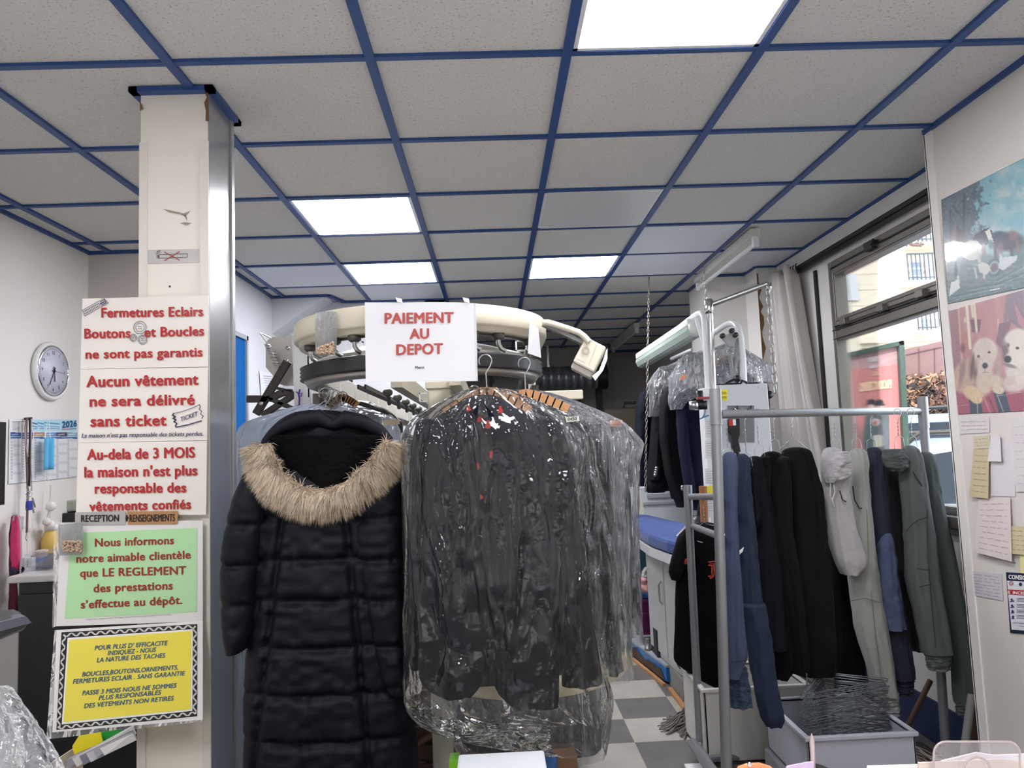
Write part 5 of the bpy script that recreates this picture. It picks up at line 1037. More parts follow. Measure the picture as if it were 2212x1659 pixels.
# ================================================================ ironing board pad and cabinet
zb=P(1430,1140,4.4)[2]
t5=thing('ironing_board','royal blue padded ironing board on the white cabinet','ironing board',(1.2,4.4,zb-.1))
def pad(u,v):
    return None
mb=MB(); up=[P(x,y,Y) for x,y,Y in ((1364,1118,5.0),(1366,1112,5.15),(1400,1111,5.2),(1482,1130,4.9),(1500,1140,4.6),(1480,1140,4.25),(1463,1170,4.15),(1440,1165,4.2),(1400,1152,4.3),(1372,1135,4.6))]
zt=sum(p[2] for p in up)/len(up)
up=[np.array((PZ(*pr(p),zt)[0],PZ(*pr(p),zt)[1],zt)) for p in up]
n=len(up); mb.add(up,[tuple(range(n))[::-1]] if 0 else [tuple(range(n))]); lo=[p-np.array((0,0,.075)) for p in up]; mb.v[:]=[]; mb.f[:]=[]; mb.m[:]=[]; mb.sm[:]=[]
mb.prism(lo,(0,0,.075)); o=mb.build('padded_cover',mat('pad_blue',(30,66,138),.6,bump=(8,.3,.01),sheen=.2),t5,bevel=.02)
mb=MB(); a,b=P(1395,1205,4.35),P(1475,1190,4.35); mb.prism([p*np.array((1,1,0))+np.array((0,0,zt-.13)) for p in up],(0,0,.05)); mb.build('board_base',MW,t5)
t6=thing('white_cabinet','white machine cabinet with doors under the blue ironing board','cabinet',(1.35,4.75,0))
mb=MB(); mb.prism([(1.05,4.2,0.12),(1.6,4.2,.12),(1.6,4.9,.12),(.99,4.9,.12)],(0,0,zt-.26)); mb.build('body',mat('cabinet_white',(204,204,202),.4,var=(3,.04)),t6,bevel=.004)
for y0,y1 in ((4.22,4.52),(4.54,4.88)):
    mb=MB(); f=lambda y:1.05-.06*(y-4.2)/.7-.006
    mb.prism([(f(y0),y0,.16),(f(y1),y1,.16),(f(y1),y1,zt-.2),(f(y0),y0,zt-.2)],(-.006,0,0)); mb.build('door',mat('cabinet_door',(212,212,210),.4),t6)
mb=MB(); mb.tube([(1.0,4.56,.62),(.985,4.56,.60),(.985,4.56,.50),(1.0,4.56,.48)],.006); mb.build('handle',STEEL,t6)
mb=MB(); p=P(1473,1436,4.1); mb.lathe(p,[(.02,-.01),(.024,0),(.024,.02)],12,(0,1,0)); mb.bar(p+np.array((-.02,-.02,0)),p+np.array((.04,-.02,.0)),.025,.02); mb.bar(p+np.array((0,-.02,0)),p+np.array((.015,-.03,-.09)),.018,.02); mb.build('black_valve',BLACK,t6)
mb=MB(); mb.box((1.02,4.15,0),(1.6,4.9,.12)); mb.build('plinth',mat('plinth_grey',(150,148,146),.6),t6)
mb=MB(); a=P(1545,990,3.8); 
mb.tube([P(1518,1050,3.86),P(1522,1130,3.86)],.02,10); solo(mb,'broom_stick',mat('handle_wood',(150,96,62),.45),'round wooden handle standing behind the rack crossbar','handle')
mb=MB(); mb.lathe(P(1508,1142,4.0),[(.05,-.02),(.06,0),(.05,.04),(.02,.07)],14); mb.tube([P(1508,1130,4.0),P(1511,1100,4.0),P(1515,1080,4.0)],.012); solo(mb,'steam_iron_head',BLACK,'black steam gun resting behind the football shirt collar','iron')
mb=MB(); a=P(1375,1165,5.05);b=P(1398,1260,5.05); mb.box((a[0]-.1,5.05,.3),(b[0],5.1,a[2])); solo(mb,'teal_panel',mat('teal_blue',(44,86,110),.6),'dark teal panel between the plastic covers and the laundry pile','panel')
a=P(1368,1053,5.6);b=P(1520,1105,5.6); mb=MB(); mb.box((a[0]-.05,5.6,0.0),(1.60,5.7,a[2])); 
tt=thing('grey_machine','pale grey machine casing behind the blue ironing board','machine',(1.3,5.65,0)); mb.build('casing',mat('casing_grey',(190,196,202),.45),tt,bevel=.01)
mb=MB(); z=P(1440,1080,5.6)[2]; mb.box((a[0],5.59,z-.03),(1.58,5.6,z-.01)); mb.box((a[0]+.1,5.59,z+.02),(1.4,5.6,z+.05)); mb.build('casing_band',mat('band_grey',(150,156,164),.4),tt)
mb=MB(); mb.bar(P(1376,1052,5.2),P(1385,1110,5.2),.04,.03); solo(mb,'cream_post',CREAM,'short cream post between film cover and navy suit hem','post')
# low platform, basket, laundry
t=thing('low_platform','low white platform with a peeling bright blue kickboard','platform',(1.1,4.9,0))
q=[P(1362,1383,5.05),P(1440,1430,4.45),P(1440,1478,4.45),P(1362,1416,5.05)]
g0=PZ(1362,1416,.0);g1=PZ(1441,1480,.0)
g0=np.array(g0);g1=np.array(g1); hz=.2; off=np.array((.5,.15,0))
zz_=P(1362,1383,g0[1])[2]
mb=MB(); mb.prism([g0+np.array((0,0,.02)),g1+np.array((0,0,.02)),g1+np.array((0,0,zz_)),g0+np.array((0,0,zz_))],(.02,.005,0)); mb.build('kickboard',mat('board_blue',(24,112,184),.35,coat=.4),t)
mb=MB(); d=(g1-g0); rp=random.Random(6); pts=[g0+d*.04]; 
for i in range(12): pts.append(g0+d*(.04+.9*i/11)+np.array((0,0,zz_*(rp.uniform(.25,.62) if 0<i<11 else .1))))
pts=[p+np.array((-.004,-.003,.022)) for p in pts]; mb.prism(pts+[g0+d*.96+np.array((-.004,-.003,.022))],(-.002,-.001,0)); mb.build('peeled_patch',mat('raw_chipboard',(92,70,56),.9,var=(40,.4)),t)
mb=MB(); mb.prism([g0+np.array((0,0,zz_)),g1+np.array((0,0,zz_)),g1+np.array((.45,.1,zz_)),g0+np.array((.6,.1,zz_))],(0,0,.012)); mb.build('platform_top',mat('platform_top',(170,178,186),.4),t)
mb=MB(); mb.bar(g0+np.array((-.02,-.02,.008)),g1+np.array((-.02,-.02,.008)),.02,.016); mb.bar(PZ(1447,1488,.008),PZ(1490,1545,.008),.025,.02); mb.build('wood_strip',WOOD,t)
zc=zz_+.014
t=thing('laundry_basket','purple plastic laundry basket on the low platform','basket',(1.1,5.15,zc))
a=P(1380,1296,5.0);b=P(1425,1296,5.0);zb_=P(1400,1372,5.0)[2]
mb=MB(); mb.box((a[0],5.0,max(zc,zb_)),(b[0]+.15,5.35,a[2])); mb.build('body',mat('basket_purple',(92,28,84),.4),t,bevel=.01)
mb=MB(); z=P(1400,1327,5.0)[2]; mb.box((a[0]-.01,4.99,z-.01),(b[0]+.15,5.0,z+.012)); mb.box((a[0]-.01,4.985,a[2]-.015),(b[0]+.16,5.36,a[2])); mb.build('rim',mat('basket_purple',(92,28,84),.4),t)
lt=[('pile of white cloth on top of the laundry heap',(224,220,216),[(1206,1400,1412,.03),(1215,1385,1419,.09),(1228,1376,1420,.1),(1240,1372,1418,.1)]),('folded grey and white cloth in the laundry heap',(198,196,194),[(1226,1376,1418,.05),(1238,1368,1421,.12),(1246,1368,1420,.1)]),
('rose pink cloth in the laundry heap, upper',(226,164,178),[(1238,1370,1420,.1),(1246,1366,1421,.14),(1256,1368,1420,.12)]),('peach pink cloth draped lowest in the laundry heap',(232,178,168),[(1250,1378,1420,.1),(1262,1368,1421,.15),(1272,1376,1420,.14),(1282,1388,1410,.08)]),('blue cloth peeking under the pink laundry',(60,110,190),[(1270,1372,1412,.09),(1280,1380,1420,.12),(1290,1385,1421,.1)]),('dark rolled cloth at the bottom of the laundry heap',(46,44,50),[(1274,1398,1418,.08),(1284,1396,1421,.1),(1296,1400,1421,.08)])]
for l,cc,rows in lt:
    o=loft(rows,5.12,folds(.012,9,len(l),False),40,14).build('laundry',mat('laundry_%d'%cc[1],cc,.85)); tag(recentre(o),l,'laundry','laundry piled on the purple basket')
mb=MB(); mb.tube([P(x,y,4.75) for x,y in ((1422,1262),(1430,1248),(1437,1255),(1441,1262),(1440,1272))],[.02,.03,.03,.026,.01],10); mb.tube([P(1436,1256,4.74),P(1430,1275,4.74)],[.02,.01],8); solo(mb,'turquoise_rag',mat('rag_turquoise',(42,142,176),.8),'turquoise rag hooked on the corner of the white cabinet','cloth')
mb=MB(); c=P(1398,1374,4.9); mb.lathe((c[0],4.9,zc),[(.022,0),(.022,.015),(.016,.016),(.016,.07),(.018,.075)],16); solo(mb,'spray_can',mat('can_grey',(150,146,142),.35,.5),'small grey can standing on the low platform','can')
mb=MB(); a=P(1415,1360,4.75);b=P(1428,1405,4.75); mb.box((a[0],4.72,zc),(b[0]+.05,4.9,a[2])); solo(mb,'dark_crate',mat('crate_dark',(40,42,52),.5),'small dark crate on the low platform against the cabinet','crate')
# ================================================================ CLOTHES RACK
t=thing('clothes_rack','silver pipe clothes rack with two rails, standing before the window','rack',(1.45,3.1,0))
YL_,YR_=2.75,3.28
LT=P(1545,840,YL_); RT=P(1992,857,YR_); z0=LT[2]
base=lambda x,y,px,py: P(px,py,y)
LB=P(1570,1680,YL_-.03); LB[2]=max(LB[2],.0)
k=(LT[2]-.06)/(LT[2]-LB[2]); LBf=LT+(LB-LT)*k
mb=MB(); mb.tube([LT,LBf],.0195,14); mb.build('post',GREYP,t)
mb=MB(); mb.tube([LT+(LBf-LT)*0,LT+(LBf-LT)*.085],.0225,14); mb.build('post_sleeve',GREYP,t)
RBp=P(2043,1610,YR_); k=(RT[2]-.05)/(RT[2]-RBp[2]); RBf=RT+(RBp-RT)*k
mb=MB(); mb.tube([RT,RBf],.0195,14); mb.build('post',GREYP,t)
mb=MB(); mb.tube([RT,RT+(RBf-RT)*.09],.0225,14); mb.build('post_sleeve',GREYP,t)
RL=P(1556,895,YL_); RR_=P(1986,887,YR_)
mb=MB(); mb.tube([RL,RR_],.0165,14); mb.build('top_rail',GREYP,t)
SY=3.55
ST=P(1485,1048,SY-.05); SBf=P(1512,1600,SY-.05)
mb=MB(); mb.tube([ST,SBf],.0185,14); mb.tube([ST,ST+(SBf-ST)*.1],.021,14); mb.build('post',GREYP,t)
mb=MB(); mb.tube([P(1490,1073,SY-.05),P(1552,1073,YL_+.02)],.014,12); mb.build('cross_tube',GREYP,t)
mb=MB(); mb.tube([P(1496,1136,SY-.05),P(1557,1160,YL_+.02)],.014,12); mb.build('cross_tube',GREYP,t)
mb=MB(); mb.tube([P(1552,1073,3.1),P(1790,1069,3.7)],.012,12); mb.build('lower_rail',GREYP,t)
mb=MB(); mb.tube([P(1497,1606,SY-.02),P(1575,1720,YL_-.15)],.024,14); mb.build('foot',GREYP,t)
mb=MB(); mb.tube([P(1520,1638,3.36),P(1745,1634,3.6)],.016,12); mb.build('bottom_tube',GREYP,t)
mb=MB(); mb.lathe(P(1562,1156,YL_-.02),[(.006,-.006),(.008,0),(.008,.01)],10,(0,1,0)); mb.build('rack_bolt',CHROME,t)
def RY(px): return YL_+(YR_-YL_)*(px-1550)/442
rl=lambda px: P(px,895-8*(px-1556)/430-8,RY(px))
CL={}
def cloth(name,label,cat,parts,m,Y,group=None,extra=None):
    if len(parts)==1 and not extra: 
        o=loft(parts[0],Y,folds(.007,5,int(parts[0][0][1])),44,60).build(name,m); return tag(recentre(o),label,cat,group)
    r=parts[0]; o=P((r[-1][1]+r[-1][2])/2,r[-1][0],Y); t=thing(name,label,cat,o,group); nm=extra or ['body','sleeve','sleeve']
    for i,r in enumerate(parts):
        mm=m[i] if isinstance(m,list) else m; dy=r[0][4] if len(r[0])>4 else 0
        loft([q[:4] for q in r],Y+dy,folds(.006,5,int(r[0][1])+i),40,60).build(nm[i],mm,t)
    return t
c_=lambda n,c:mat(n,[v*.80 for v in c],.92,bump=(140,.35,.002),spec=.2)
B1=c_('jersey_steel_blue',(82,94,124)); B2=c_('jersey_dark_blue',(48,60,84)); B3=c_('jersey_slate',(70,84,108)); K1=c_('cotton_black',(8,9,12)); K2=c_('knit_black',(12,12,14)); K3=c_('cotton_charcoal',(16,18,26))
G1=mat('heather_grey',(158,156,158),.9,bump=(140,.4,.002),var=(70,.14)); G2=mat('heather_light',(142,142,138),.9,bump=(140,.4,.002),var=(60,.12)); N1=c_('jersey_navy',(50,54,70)); N2=c_('jersey_blue_panel',(88,100,132)); S1_=c_('jersey_sage_grey',(112,118,118)); S2_=c_('jersey_sage_dark',(96,104,104)); S3_=c_('jersey_charcoal',(44,44,48))
cloth('jogging_pants','steel blue jogging pants with ribbed cuff, first on the rack from the left','pants',[[(976,1568,1584,.03),(990,1560,1590,.045),(1015,1558,1592,.05),(1060,1562,1588,.05),(1150,1565,1592,.055),(1300,1566,1602,.055),(1400,1567,1612,.055),(1425,1568,1613,.05),(1462,1567,1597,.04)],[(1440,1570,1612,.035,.02),(1500,1576,1620,.035,.02),(1527,1580,1624,.035,.02)]],[B1,B3],2.83,extra=['leg','leg'])
cloth('jogging_pants','dark blue jogging pants with a small white tag, second on the rack','pants',[[(980,1596,1612,.03),(992,1592,1620,.045),(1060,1588,1622,.05),(1150,1594,1630,.055),(1250,1598,1640,.055),(1330,1604,1652,.055)],[(1300,1600,1652,.05,-.02),(1400,1616,1668,.055,-.02),(1500,1630,1682,.055,-.02),(1550,1644,1694,.05,-.02),(1568,1655,1685,.03,-.02)]],[B2,B2],2.92,extra=['seat','leg'])
slip('white_tag',[(1597,1190),(1607,1182),(1604,1192),(1597,1199)],2.84,PAPER,'small white tag on the dark blue jogging pants','tag')
cloth('t_shirt','charcoal t-shirt with a hanging short sleeve, third on the rack','t-shirt',[[(985,1620,1640,.03),(1000,1612,1650,.05),(1100,1622,1668,.06),(1250,1630,1690,.06),(1400,1640,1700,.06)],[(992,1612,1630,.03,-.05),(1050,1618,1636,.04,-.05),(1120,1622,1640,.04,-.05),(1142,1628,1636,.02,-.05)]],K3,3.0)
cloth('t_shirt','black t-shirt with a wide short sleeve, fourth on the rack','t-shirt',[[(975,1648,1684,.03),(1000,1640,1694,.05),(1100,1648,1700,.06),(1250,1655,1715,.06),(1440,1668,1720,.06),(1465,1675,1700,.04)],[(985,1640,1664,.03,-.05),(1050,1640,1662,.045,-.05),(1115,1640,1668,.045,-.05),(1140,1650,1664,.03,-.05)]],K1,3.04)
cloth('sweatshirt','large black sweatshirt with long sleeves, widest garment on the rack','sweatshirt',[[(966,1694,1740,.03),(980,1688,1752,.06),(1050,1690,1770,.08),(1150,1700,1782,.08),(1300,1712,1800,.08),(1400,1722,1806,.08),(1455,1728,1802,.07)],[(985,1680,1702,.04,-.07),(1050,1674,1706,.05,-.07),(1150,1670,1712,.055,-.07),(1300,1690,1735,.055,-.07),(1400,1706,1744,.05,-.07),(1455,1716,1746,.045,-.07)],[(968,1722,1744,.02,-.04),(978,1730,1752,.03,-.03),(1060,1745,1776,.04,-.05),(1200,1748,1786,.045,-.05),(1340,1742,1772,.04,-.05),(1382,1744,1762,.03,-.05)]],K2,3.06)
mb=MB(); mb.tube([P(1695,968,3.03),P(1715,974,3.0),P(1735,966,3.03),P(1740,972,3.06)],.012,10); solo(mb,'stand_collar',K2,'raised collar band of the black sweatshirt','collar') if 0 else None
cloth('trousers','black trousers hanging behind the sweatshirt and the grey shorts','trousers',[[(1150,1786,1830,.04),(1250,1790,1838,.05),(1400,1798,1842,.055),(1500,1806,1846,.05)],[(1200,1820,1850,.04,.04),(1350,1822,1858,.05,.04),(1520,1830,1872,.05,.04)]],[K1,NAVY2],3.3,extra=['leg','leg'])
cloth('black_top','black top with a hem at knee height behind the sweatshirt','top',[[(1100,1740,1790,.04),(1300,1750,1812,.06),(1400,1760,1826,.06),(1500,1690,1760,.05)]],K1,3.34) if 0 else None
cloth('grey_shorts','heather grey drawstring shorts bunched on a hanger','shorts',[[(966,1782,1806,.03),(980,1776,1818,.05),(1010,1774,1832,.06),(1035,1776,1836,.06),(1060,1776,1832,.055),(1150,1788,1852,.06),(1200,1800,1869,.06),(1225,1810,1869,.055),(1240,1820,1850,.05)],[(975,1802,1832,.03,-.05),(1000,1790,1838,.045,-.05),(1030,1784,1836,.045,-.05),(1042,1786,1815,.03,-.05)]],[G1,G1],3.06,extra=['legs','waistband'])
cloth('jogging_pants','light heather grey jogging pants reaching down to the hanger box','pants',[[(968,1840,1866,.03),(985,1838,1872,.05),(1030,1838,1872,.055),(1100,1842,1880,.055),(1250,1832,1896,.06),(1350,1846,1914,.06),(1450,1876,1932,.055),(1500,1888,1938,.05)],[(1496,1892,1940,.035),(1512,1892,1941,.038),(1545,1900,1943,.034)]],[G2,G2],3.12,extra=['leg','cuff'])
cloth('jogging_pants','navy jogging pants with a paler blue knee panel','pants',[[(966,1876,1900,.03),(985,1870,1906,.05),(1060,1870,1912,.055),(1200,1878,1930,.055),(1350,1900,1958,.055),(1440,1918,1970,.05),(1466,1924,1974,.045)],[(1148,1904,1920,.03,-.032),(1175,1891,1930,.045,-.028),(1250,1891,1938,.05,-.028),(1340,1903,1953,.05,-.028),(1358,1906,1955,.05,-.028)],[(1462,1930,1972,.035,0),(1500,1934,1972,.035,0)]],[N1,N2,N1],3.17,extra=['leg','knee_panel','cuff'])
cloth('jogging_pants','dark charcoal garment deep between the navy and sage pants','pants',[[(1000,1905,1940,.04),(1150,1915,1960,.05),(1300,1940,1990,.05),(1404,1966,1992,.045)]],S3_,3.3)
cloth('jogging_pants','sage grey jogging pants with a gathered waist and thick cuff','pants',[[(962,1956,1974,.03),(980,1944,1990,.05),(1050,1946,2000,.06),(1150,1956,2016,.06),(1250,1960,2030,.065),(1350,1980,2046,.06),(1410,1992,2056,.055)],[(1406,1998,2052,.04,0),(1416,1998,2052,.042,0),(1446,2006,2050,.036,0)],[(970,1908,1945,.03,-.03),(985,1906,1958,.045,-.03),(1010,1912,1962,.045,-.03),(1018,1925,1950,.03,-.03)]],[S1_,S1_,S2_],3.14,extra=['leg','cuff','waistband'])
cloth('jogging_pants','dark sage jogging pants, last on the rack, its cuff almost on the mop','pants',[[(976,1988,2012,.03),(995,1986,2022,.05),(1080,1996,2034,.055),(1200,2014,2058,.055),(1350,2044,2092,.055),(1450,2060,2110,.055),(1520,2066,2118,.05)],[(1512,2066,2112,.04,0),(1545,2070,2108,.036,0)]],[S2_,S2_],3.2,extra=['leg','cuff'])
for x,yn,Y,l in ((1568,966,2.83,'the steel blue jogging pants'),(1607,978,2.92,'the dark blue jogging pants'),(1635,958,3.0,'the charcoal t-shirt'),(1669,948,3.04,'the black t-shirt'),(1709,945,3.06,'the black sweatshirt'),(1801,945,3.06,'the grey shorts'),(1846,945,3.12,'the heather grey jogging pants'),(1878,946,3.17,'the navy jogging pants'),(1938,940,3.14,'the sage pants with gathered waist'),(1966,940,3.2,'the last sage pants on the rack')):
    hk=P(x,883,Y); hang('wire_hanger','wire hanger on the silver rack holding '+l,x,883,yn,Y,.022 if 'sweat' not in l else .06,.05,group='wire hangers on the silver rack',hook_r=.017)
mb=MB()
# seams, drawstring and pocket slits
def seam(px,Y,m,r=.0016,name='seam',label=None,cat='seam'):
    mb=MB(); mb.tube([P(x,y,Y) for x,y in px],r,5); return mb
def attach(mb,name,m,owner):
    o=mb.build(name,m); o.parent=owner; o.data.transform(Matrix.Translation(-Vector(owner.location)))
def owner(sub):
    for o in COL.objects:
        if o.get('category') and sub in o.get('label',''): return o
SM=mat('seam_dark',(46,50,50),.9)
ow=owner('sage grey jogging pants with a gathered')
attach(seam([(1957,1148),(1970,1132),(1985,1123),(2003,1117)],3.072,SM),'seam',SM,ow); attach(seam([(2003,1100),(2004,1200),(2012,1300),(2022,1400)],3.07,SM),'seam',SM,ow); attach(seam([(1980,1228),(2010,1232)],3.068,SM),'seam',SM,ow); attach(seam([(1985,1268),(2012,1262)],3.068,SM),'seam',SM,ow); attach(seam([(1972,1018),(1980,1032),(1992,1050)],3.07,SM,.003),'pocket',SM,ow)
ow=owner('light heather grey jogging'); attach(seam([(1842,1050),(1846,1080),(1856,1098),(1862,1098)],3.06,SM,.003),'pocket',SM,ow); attach(seam([(1838,1298),(1868,1292),(1906,1302)],3.055,mat('seam_grey',(110,110,108),.9)),'seam',MATS['seam_grey'],ow); attach(seam([(1872,1100),(1878,1250),(1895,1400),(1906,1480)],3.058,MATS['seam_grey']),'seam',MATS['seam_grey'],ow)
ow=owner('heather grey drawstring'); attach(seam([(1794,1044),(1793,1070),(1799,1082),(1802,1095),(1798,1080),(1803,1064),(1801,1046)],2.99,PAPER,.0022),'drawstring',mat('cord_grey',(196,194,192),.8),ow); attach(seam([(1814,1060),(1820,1080),(1828,1084)],2.99,SM,.003),'pocket',SM,ow)
ow=owner('steel blue jogging'); attach(seam([(1568,1426),(1590,1430),(1613,1426)],2.775,SM),'seam',SM,ow)
ow=owner('dark blue jogging'); attach(seam([(1620,1180),(1626,1300),(1640,1400)],2.868,SM),'seam',SM,ow)
# football shirt
YF=3.63; FB=mat('shirt_black',(5,5,6),.8,bump=(180,.2,.001),spec=.15)
o=P(1505,1480,YF); t=thing('football_shirt','black football shirt with red crest hanging at the rack end','shirt',o)
loft([(1128,1505,1540,.02),(1140,1480,1556,.04),(1160,1464,1566,.055),(1220,1462,1572,.06),(1300,1458,1570,.06),(1380,1456,1572,.06),(1425,1454,1575,.06),(1440,1470,1578,.06),(1470,1515,1580,.055),(1488,1550,1580,.045)],YF+.03,folds(.004,4,8),48,60).build('body',FB,t)
loft([(1142,1476,1494,.03),(1160,1464,1490,.045),(1200,1452,1484,.05),(1235,1444,1476,.05),(1252,1450,1468,.04)],YF-.0,folds(.003,3,9),26,24).build('sleeve',FB,t)
q=(np.array((0,YF-.045,1.)),np.array((0,-1.,0))); rd=mat('crest_red',(226,84,72),.6)
for pts in ([(1463,1158),(1482,1139)],[(1540,1155),(1551,1168)]):
    mb=MB(); 
    for dx in (0,): mb.prism([hit(x,y,(np.array((0,YF-.03,1.)),q[1])) for x,y in ((pts[0][0],pts[0][1]),(pts[1][0],pts[1][1]),(pts[1][0]-.5,pts[1][1]-4),(pts[0][0]-3,pts[0][1]-1))],(0,-.003,0))
    mb.build('shoulder_stripe',PAPER,t)
mb=MB()
poly_line(mb,[(1531,1221),(1538,1221),(1538,1240),(1537,1244),(1531,1245)],3,q,0); poly_line(mb,[(1542,1220),(1543,1238),(1541,1245),(1535,1249)],3.2,q,0); poly_line(mb,[(1531,1214),(1544,1212.5)],2.2,q,0); poly_line(mb,[(1533,1217.5),(1543,1216.5)],1,q,0); mb.build('crest',rd,t)
mb=MB()
for k in range(3): poly_line(mb,[(1479+k*3,1213),(1481+k*2,1208-k*1.2)],1.8,q,0)
for k in range(3): poly_line(mb,[(1479,1215+k*1.7),(1487,1214.5+k*1.7)],.9,q,0)
mb.build('maker_mark',rd,t)
quad([(1506,1168),(1518,1171),(1518,1172.6),(1506,1169.4)],q,PAPER,t,'neck_label',0)
hang('wire_hanger','wire hanger with a large hook on the rack cross tube over the football shirt',1518,1068,1128,YF-.0,.1,.03)
# ================================================================ FLOOR: boxes, hangers, mops
def open_box(name,label,x0,x1,y0,y1,z0,z1,th,m,cat='box',lip=.01):
    t=thing(name,label,cat,((x0+x1)/2,(y0+y1)/2,z0)); mb=MB()
    mb.box((x0,y0,z0),(x1,y1,z0+th)); mb.box((x0,y0,z0),(x0+th,y1,z1)); mb.box((x1-th,y0,z0),(x1,y1,z1)); mb.box((x0,y0,z0),(x1,y0+th,z1)); mb.box((x0,y1-th,z0),(x1,y1,z1)); mb.build('tub',m,t,bevel=.003)
    mb=MB(); 
    for a,b in (((x0-lip,y0-lip),(x1+lip,y0+th)),((x0-lip,y1-th),(x1+lip,y1+lip)),((x0-lip,y0),(x0+th,y1)),((x1-th,y0),(x1+lip,y1))): mb.box((*a,z1-.012),(*b,z1+.004))
    mb.build('rim',m,t,bevel=.003); return t
BXW=mat('tub_white',(220,218,212),.45,var=(5,.05)); BXG=mat('tub_grey',(172,176,186),.45)
open_box('white_tub','large scuffed white plastic tub on the floor under the blue pants','x' and .915,1.40,3.42,3.8,.012,.34,.012,BXW)
hx0,hx1,hy0,hy1,hz1=1.125,1.60,2.80,3.22,.285
a=P(1743,1594,hy0); b=P(1977,1592,hy0); hx0,hx1,hz1=a[0],b[0],a[2]
open_box('grey_drawer_box','shallow grey plastic box full of stacked wire hangers','x' and hx0,hx1,hy0,hy1,hz1-.2,hz1,.01,BXG)
mb=MB(); mb.box((hx0-.02,hy0+.02,0.0),(hx1+.02,hy1,hz1-.202)); solo(mb,'low_stool',mat('stool_grey',(150,152,158),.5),'grey stool top under the box of wire hangers','stool',bevel=.006)
# hanger stack
hz0=hz1-.185; N_=34; htop=P(1760,1475,3.0)[2]
HM=mat('hanger_steel',(120,126,132),.32,.9); HW=(hx1-hx0)*.47
base=thing('wire_hanger','bare wire hanger in the stack in the grey box','hanger',((hx0+hx1)/2,3.0,hz0),'wire hangers stacked in the grey box')
cx0=(hx0+hx1)/2
mb=MB(); w2=HW
pts=[(-w2,-.10,0),(-w2+.01,-.115,0),(w2-.03,-.10,.0),(w2-.02,-.09,0),(.02,.06,0),(0,.075,.002),(-.02,.06,.004)]
mb.tube([np.array((cx0,3.0,hz0))+np.array(p) for p in pts],.0016,5,closed=True); mb.build('frame_wire',HM,base)
mb=MB(); mb.tube([np.array((cx0,3.0,hz0))+np.array(p) for p in ((0,.075,.002),(0,.11,.002),(.008,.125,.002),(.0,.14,.002),(-.014,.13,.002))],.0016,5); mb.build('hook',HM,base)
rh=random.Random(12)
for i in range(1,N_*2):
    c=copy_tree(base); c.location=(cx0+rh.uniform(-.008,.008),3.0+rh.uniform(-.01,.012),hz0+(htop-hz0+.02)*i/(N_*2)); c.rotation_euler=(rh.uniform(-.02,.02),-.07+rh.uniform(-.02,.02),.10+rh.uniform(-.05,.05))
    if i%17==3: c.rotation_euler[2]+=.3
mb=MB()
for x in (P(1782,1500,3.08),P(1745,1500,2.95)): mb.tube([(x[0],x[1],hz0),(x[0],x[1],P(1782,1412 if x[1]>3 else 1452,x[1])[2])],.003,8)
solo(mb,'hanger_spike',STEEL,'two upright steel rods that keep the hanger stack in place','rod')
def mop(name,label,c,r,n,m,dirv,L):
    mb=MB(); q=random.Random(n)
    for i in range(n):
        a=q.uniform(-1.25,1.25)+math.atan2(dirv[1],dirv[0]); l=L*q.uniform(.5,1.1); h=q.uniform(.02,.10)
        p=np.array(c)+np.array((q.uniform(-.04,.04),q.uniform(-.04,.04),h)); d=np.array((math.cos(a),math.sin(a),0))
        pts=[p+d*l*s+np.array((q.gauss(0,.006),q.gauss(0,.006),(-h+.006)*min(1,s*1.4)+.02*math.sin(s*3)*(1-s))) for s in (0,.25,.5,.75,1)]
        mb.tube(pts,.0035,4)
    return mb.build(name,m)
c=PZ(1490,1570,0); t=thing('mop','grey string mop head lying on the floor tiles beside the white tub','mop',c)
o=mop('mop_strings','',(c[0]+.02,c[1],0.0),.1,150,mat('mop_grey',(110,106,98),.95),(-1,-.1),.15); o.parent=t; o.data.transform(Matrix.Translation(-Vector(t.location))); o['kind']='stuff'
mb=MB(); mb.lathe((c[0]+.03,c[1],.02),[(.03,0),(.028,.08),(.015,.1)],12); mb.build('mop_socket',mat('mop_plastic',(80,80,84),.5),t)
c=PZ(2000,1620,.02); c=np.array((1.72,3.30,.03)); t=thing('mop','pale string mop by the blue skirting under the last pants','mop',c)
o=mop('mop_strings','',(c[0],c[1],.03),.1,150,mat('mop_pale',(168,158,146),.95),(.3,-1),.2); o.parent=t; o.data.transform(Matrix.Translation(-Vector(t.location))); o['kind']='stuff'
mb=MB(); mb.tube([(c[0],c[1],.08),P(2010,1470,3.38)],.012,8); mb.build('mop_handle',WOODD,t)
mb=MB(); mb.box((1.62,2.85,0),(1.95,3.5,.03)); solo(mb,'dark_mat',mat('mat_dark',(58,50,48),.9),'dark mat on the floor under the pale mop','mat')
mb=MB(); mb.tube([P(2078,1660,3.1),P(2092,1555,3.1),P(2098,1500,3.1)],[.016,.016,.014],12); solo(mb,'grey_tube',mat('tube_grey',(150,148,146),.5),'grey tube leaning below the last pants cuff','tube')
mb=MB(); mb.bar(P(2096,1660,3.2),P(2108,1520,3.2),.03,.02); solo(mb,'brown_stick',mat('stick_brown',(96,72,52),.6),'short brown stick beside the leaning grey tube','stick')
mb=MB(); a=PZ(1478,1650,0.012); mb.box((a[0],a[1]-.25,.0),(a[0]+.12,a[1],.012)); solo(mb,'white_tile',PLASW,'white floor tile with a dark edge at the foot of the rack','tile')
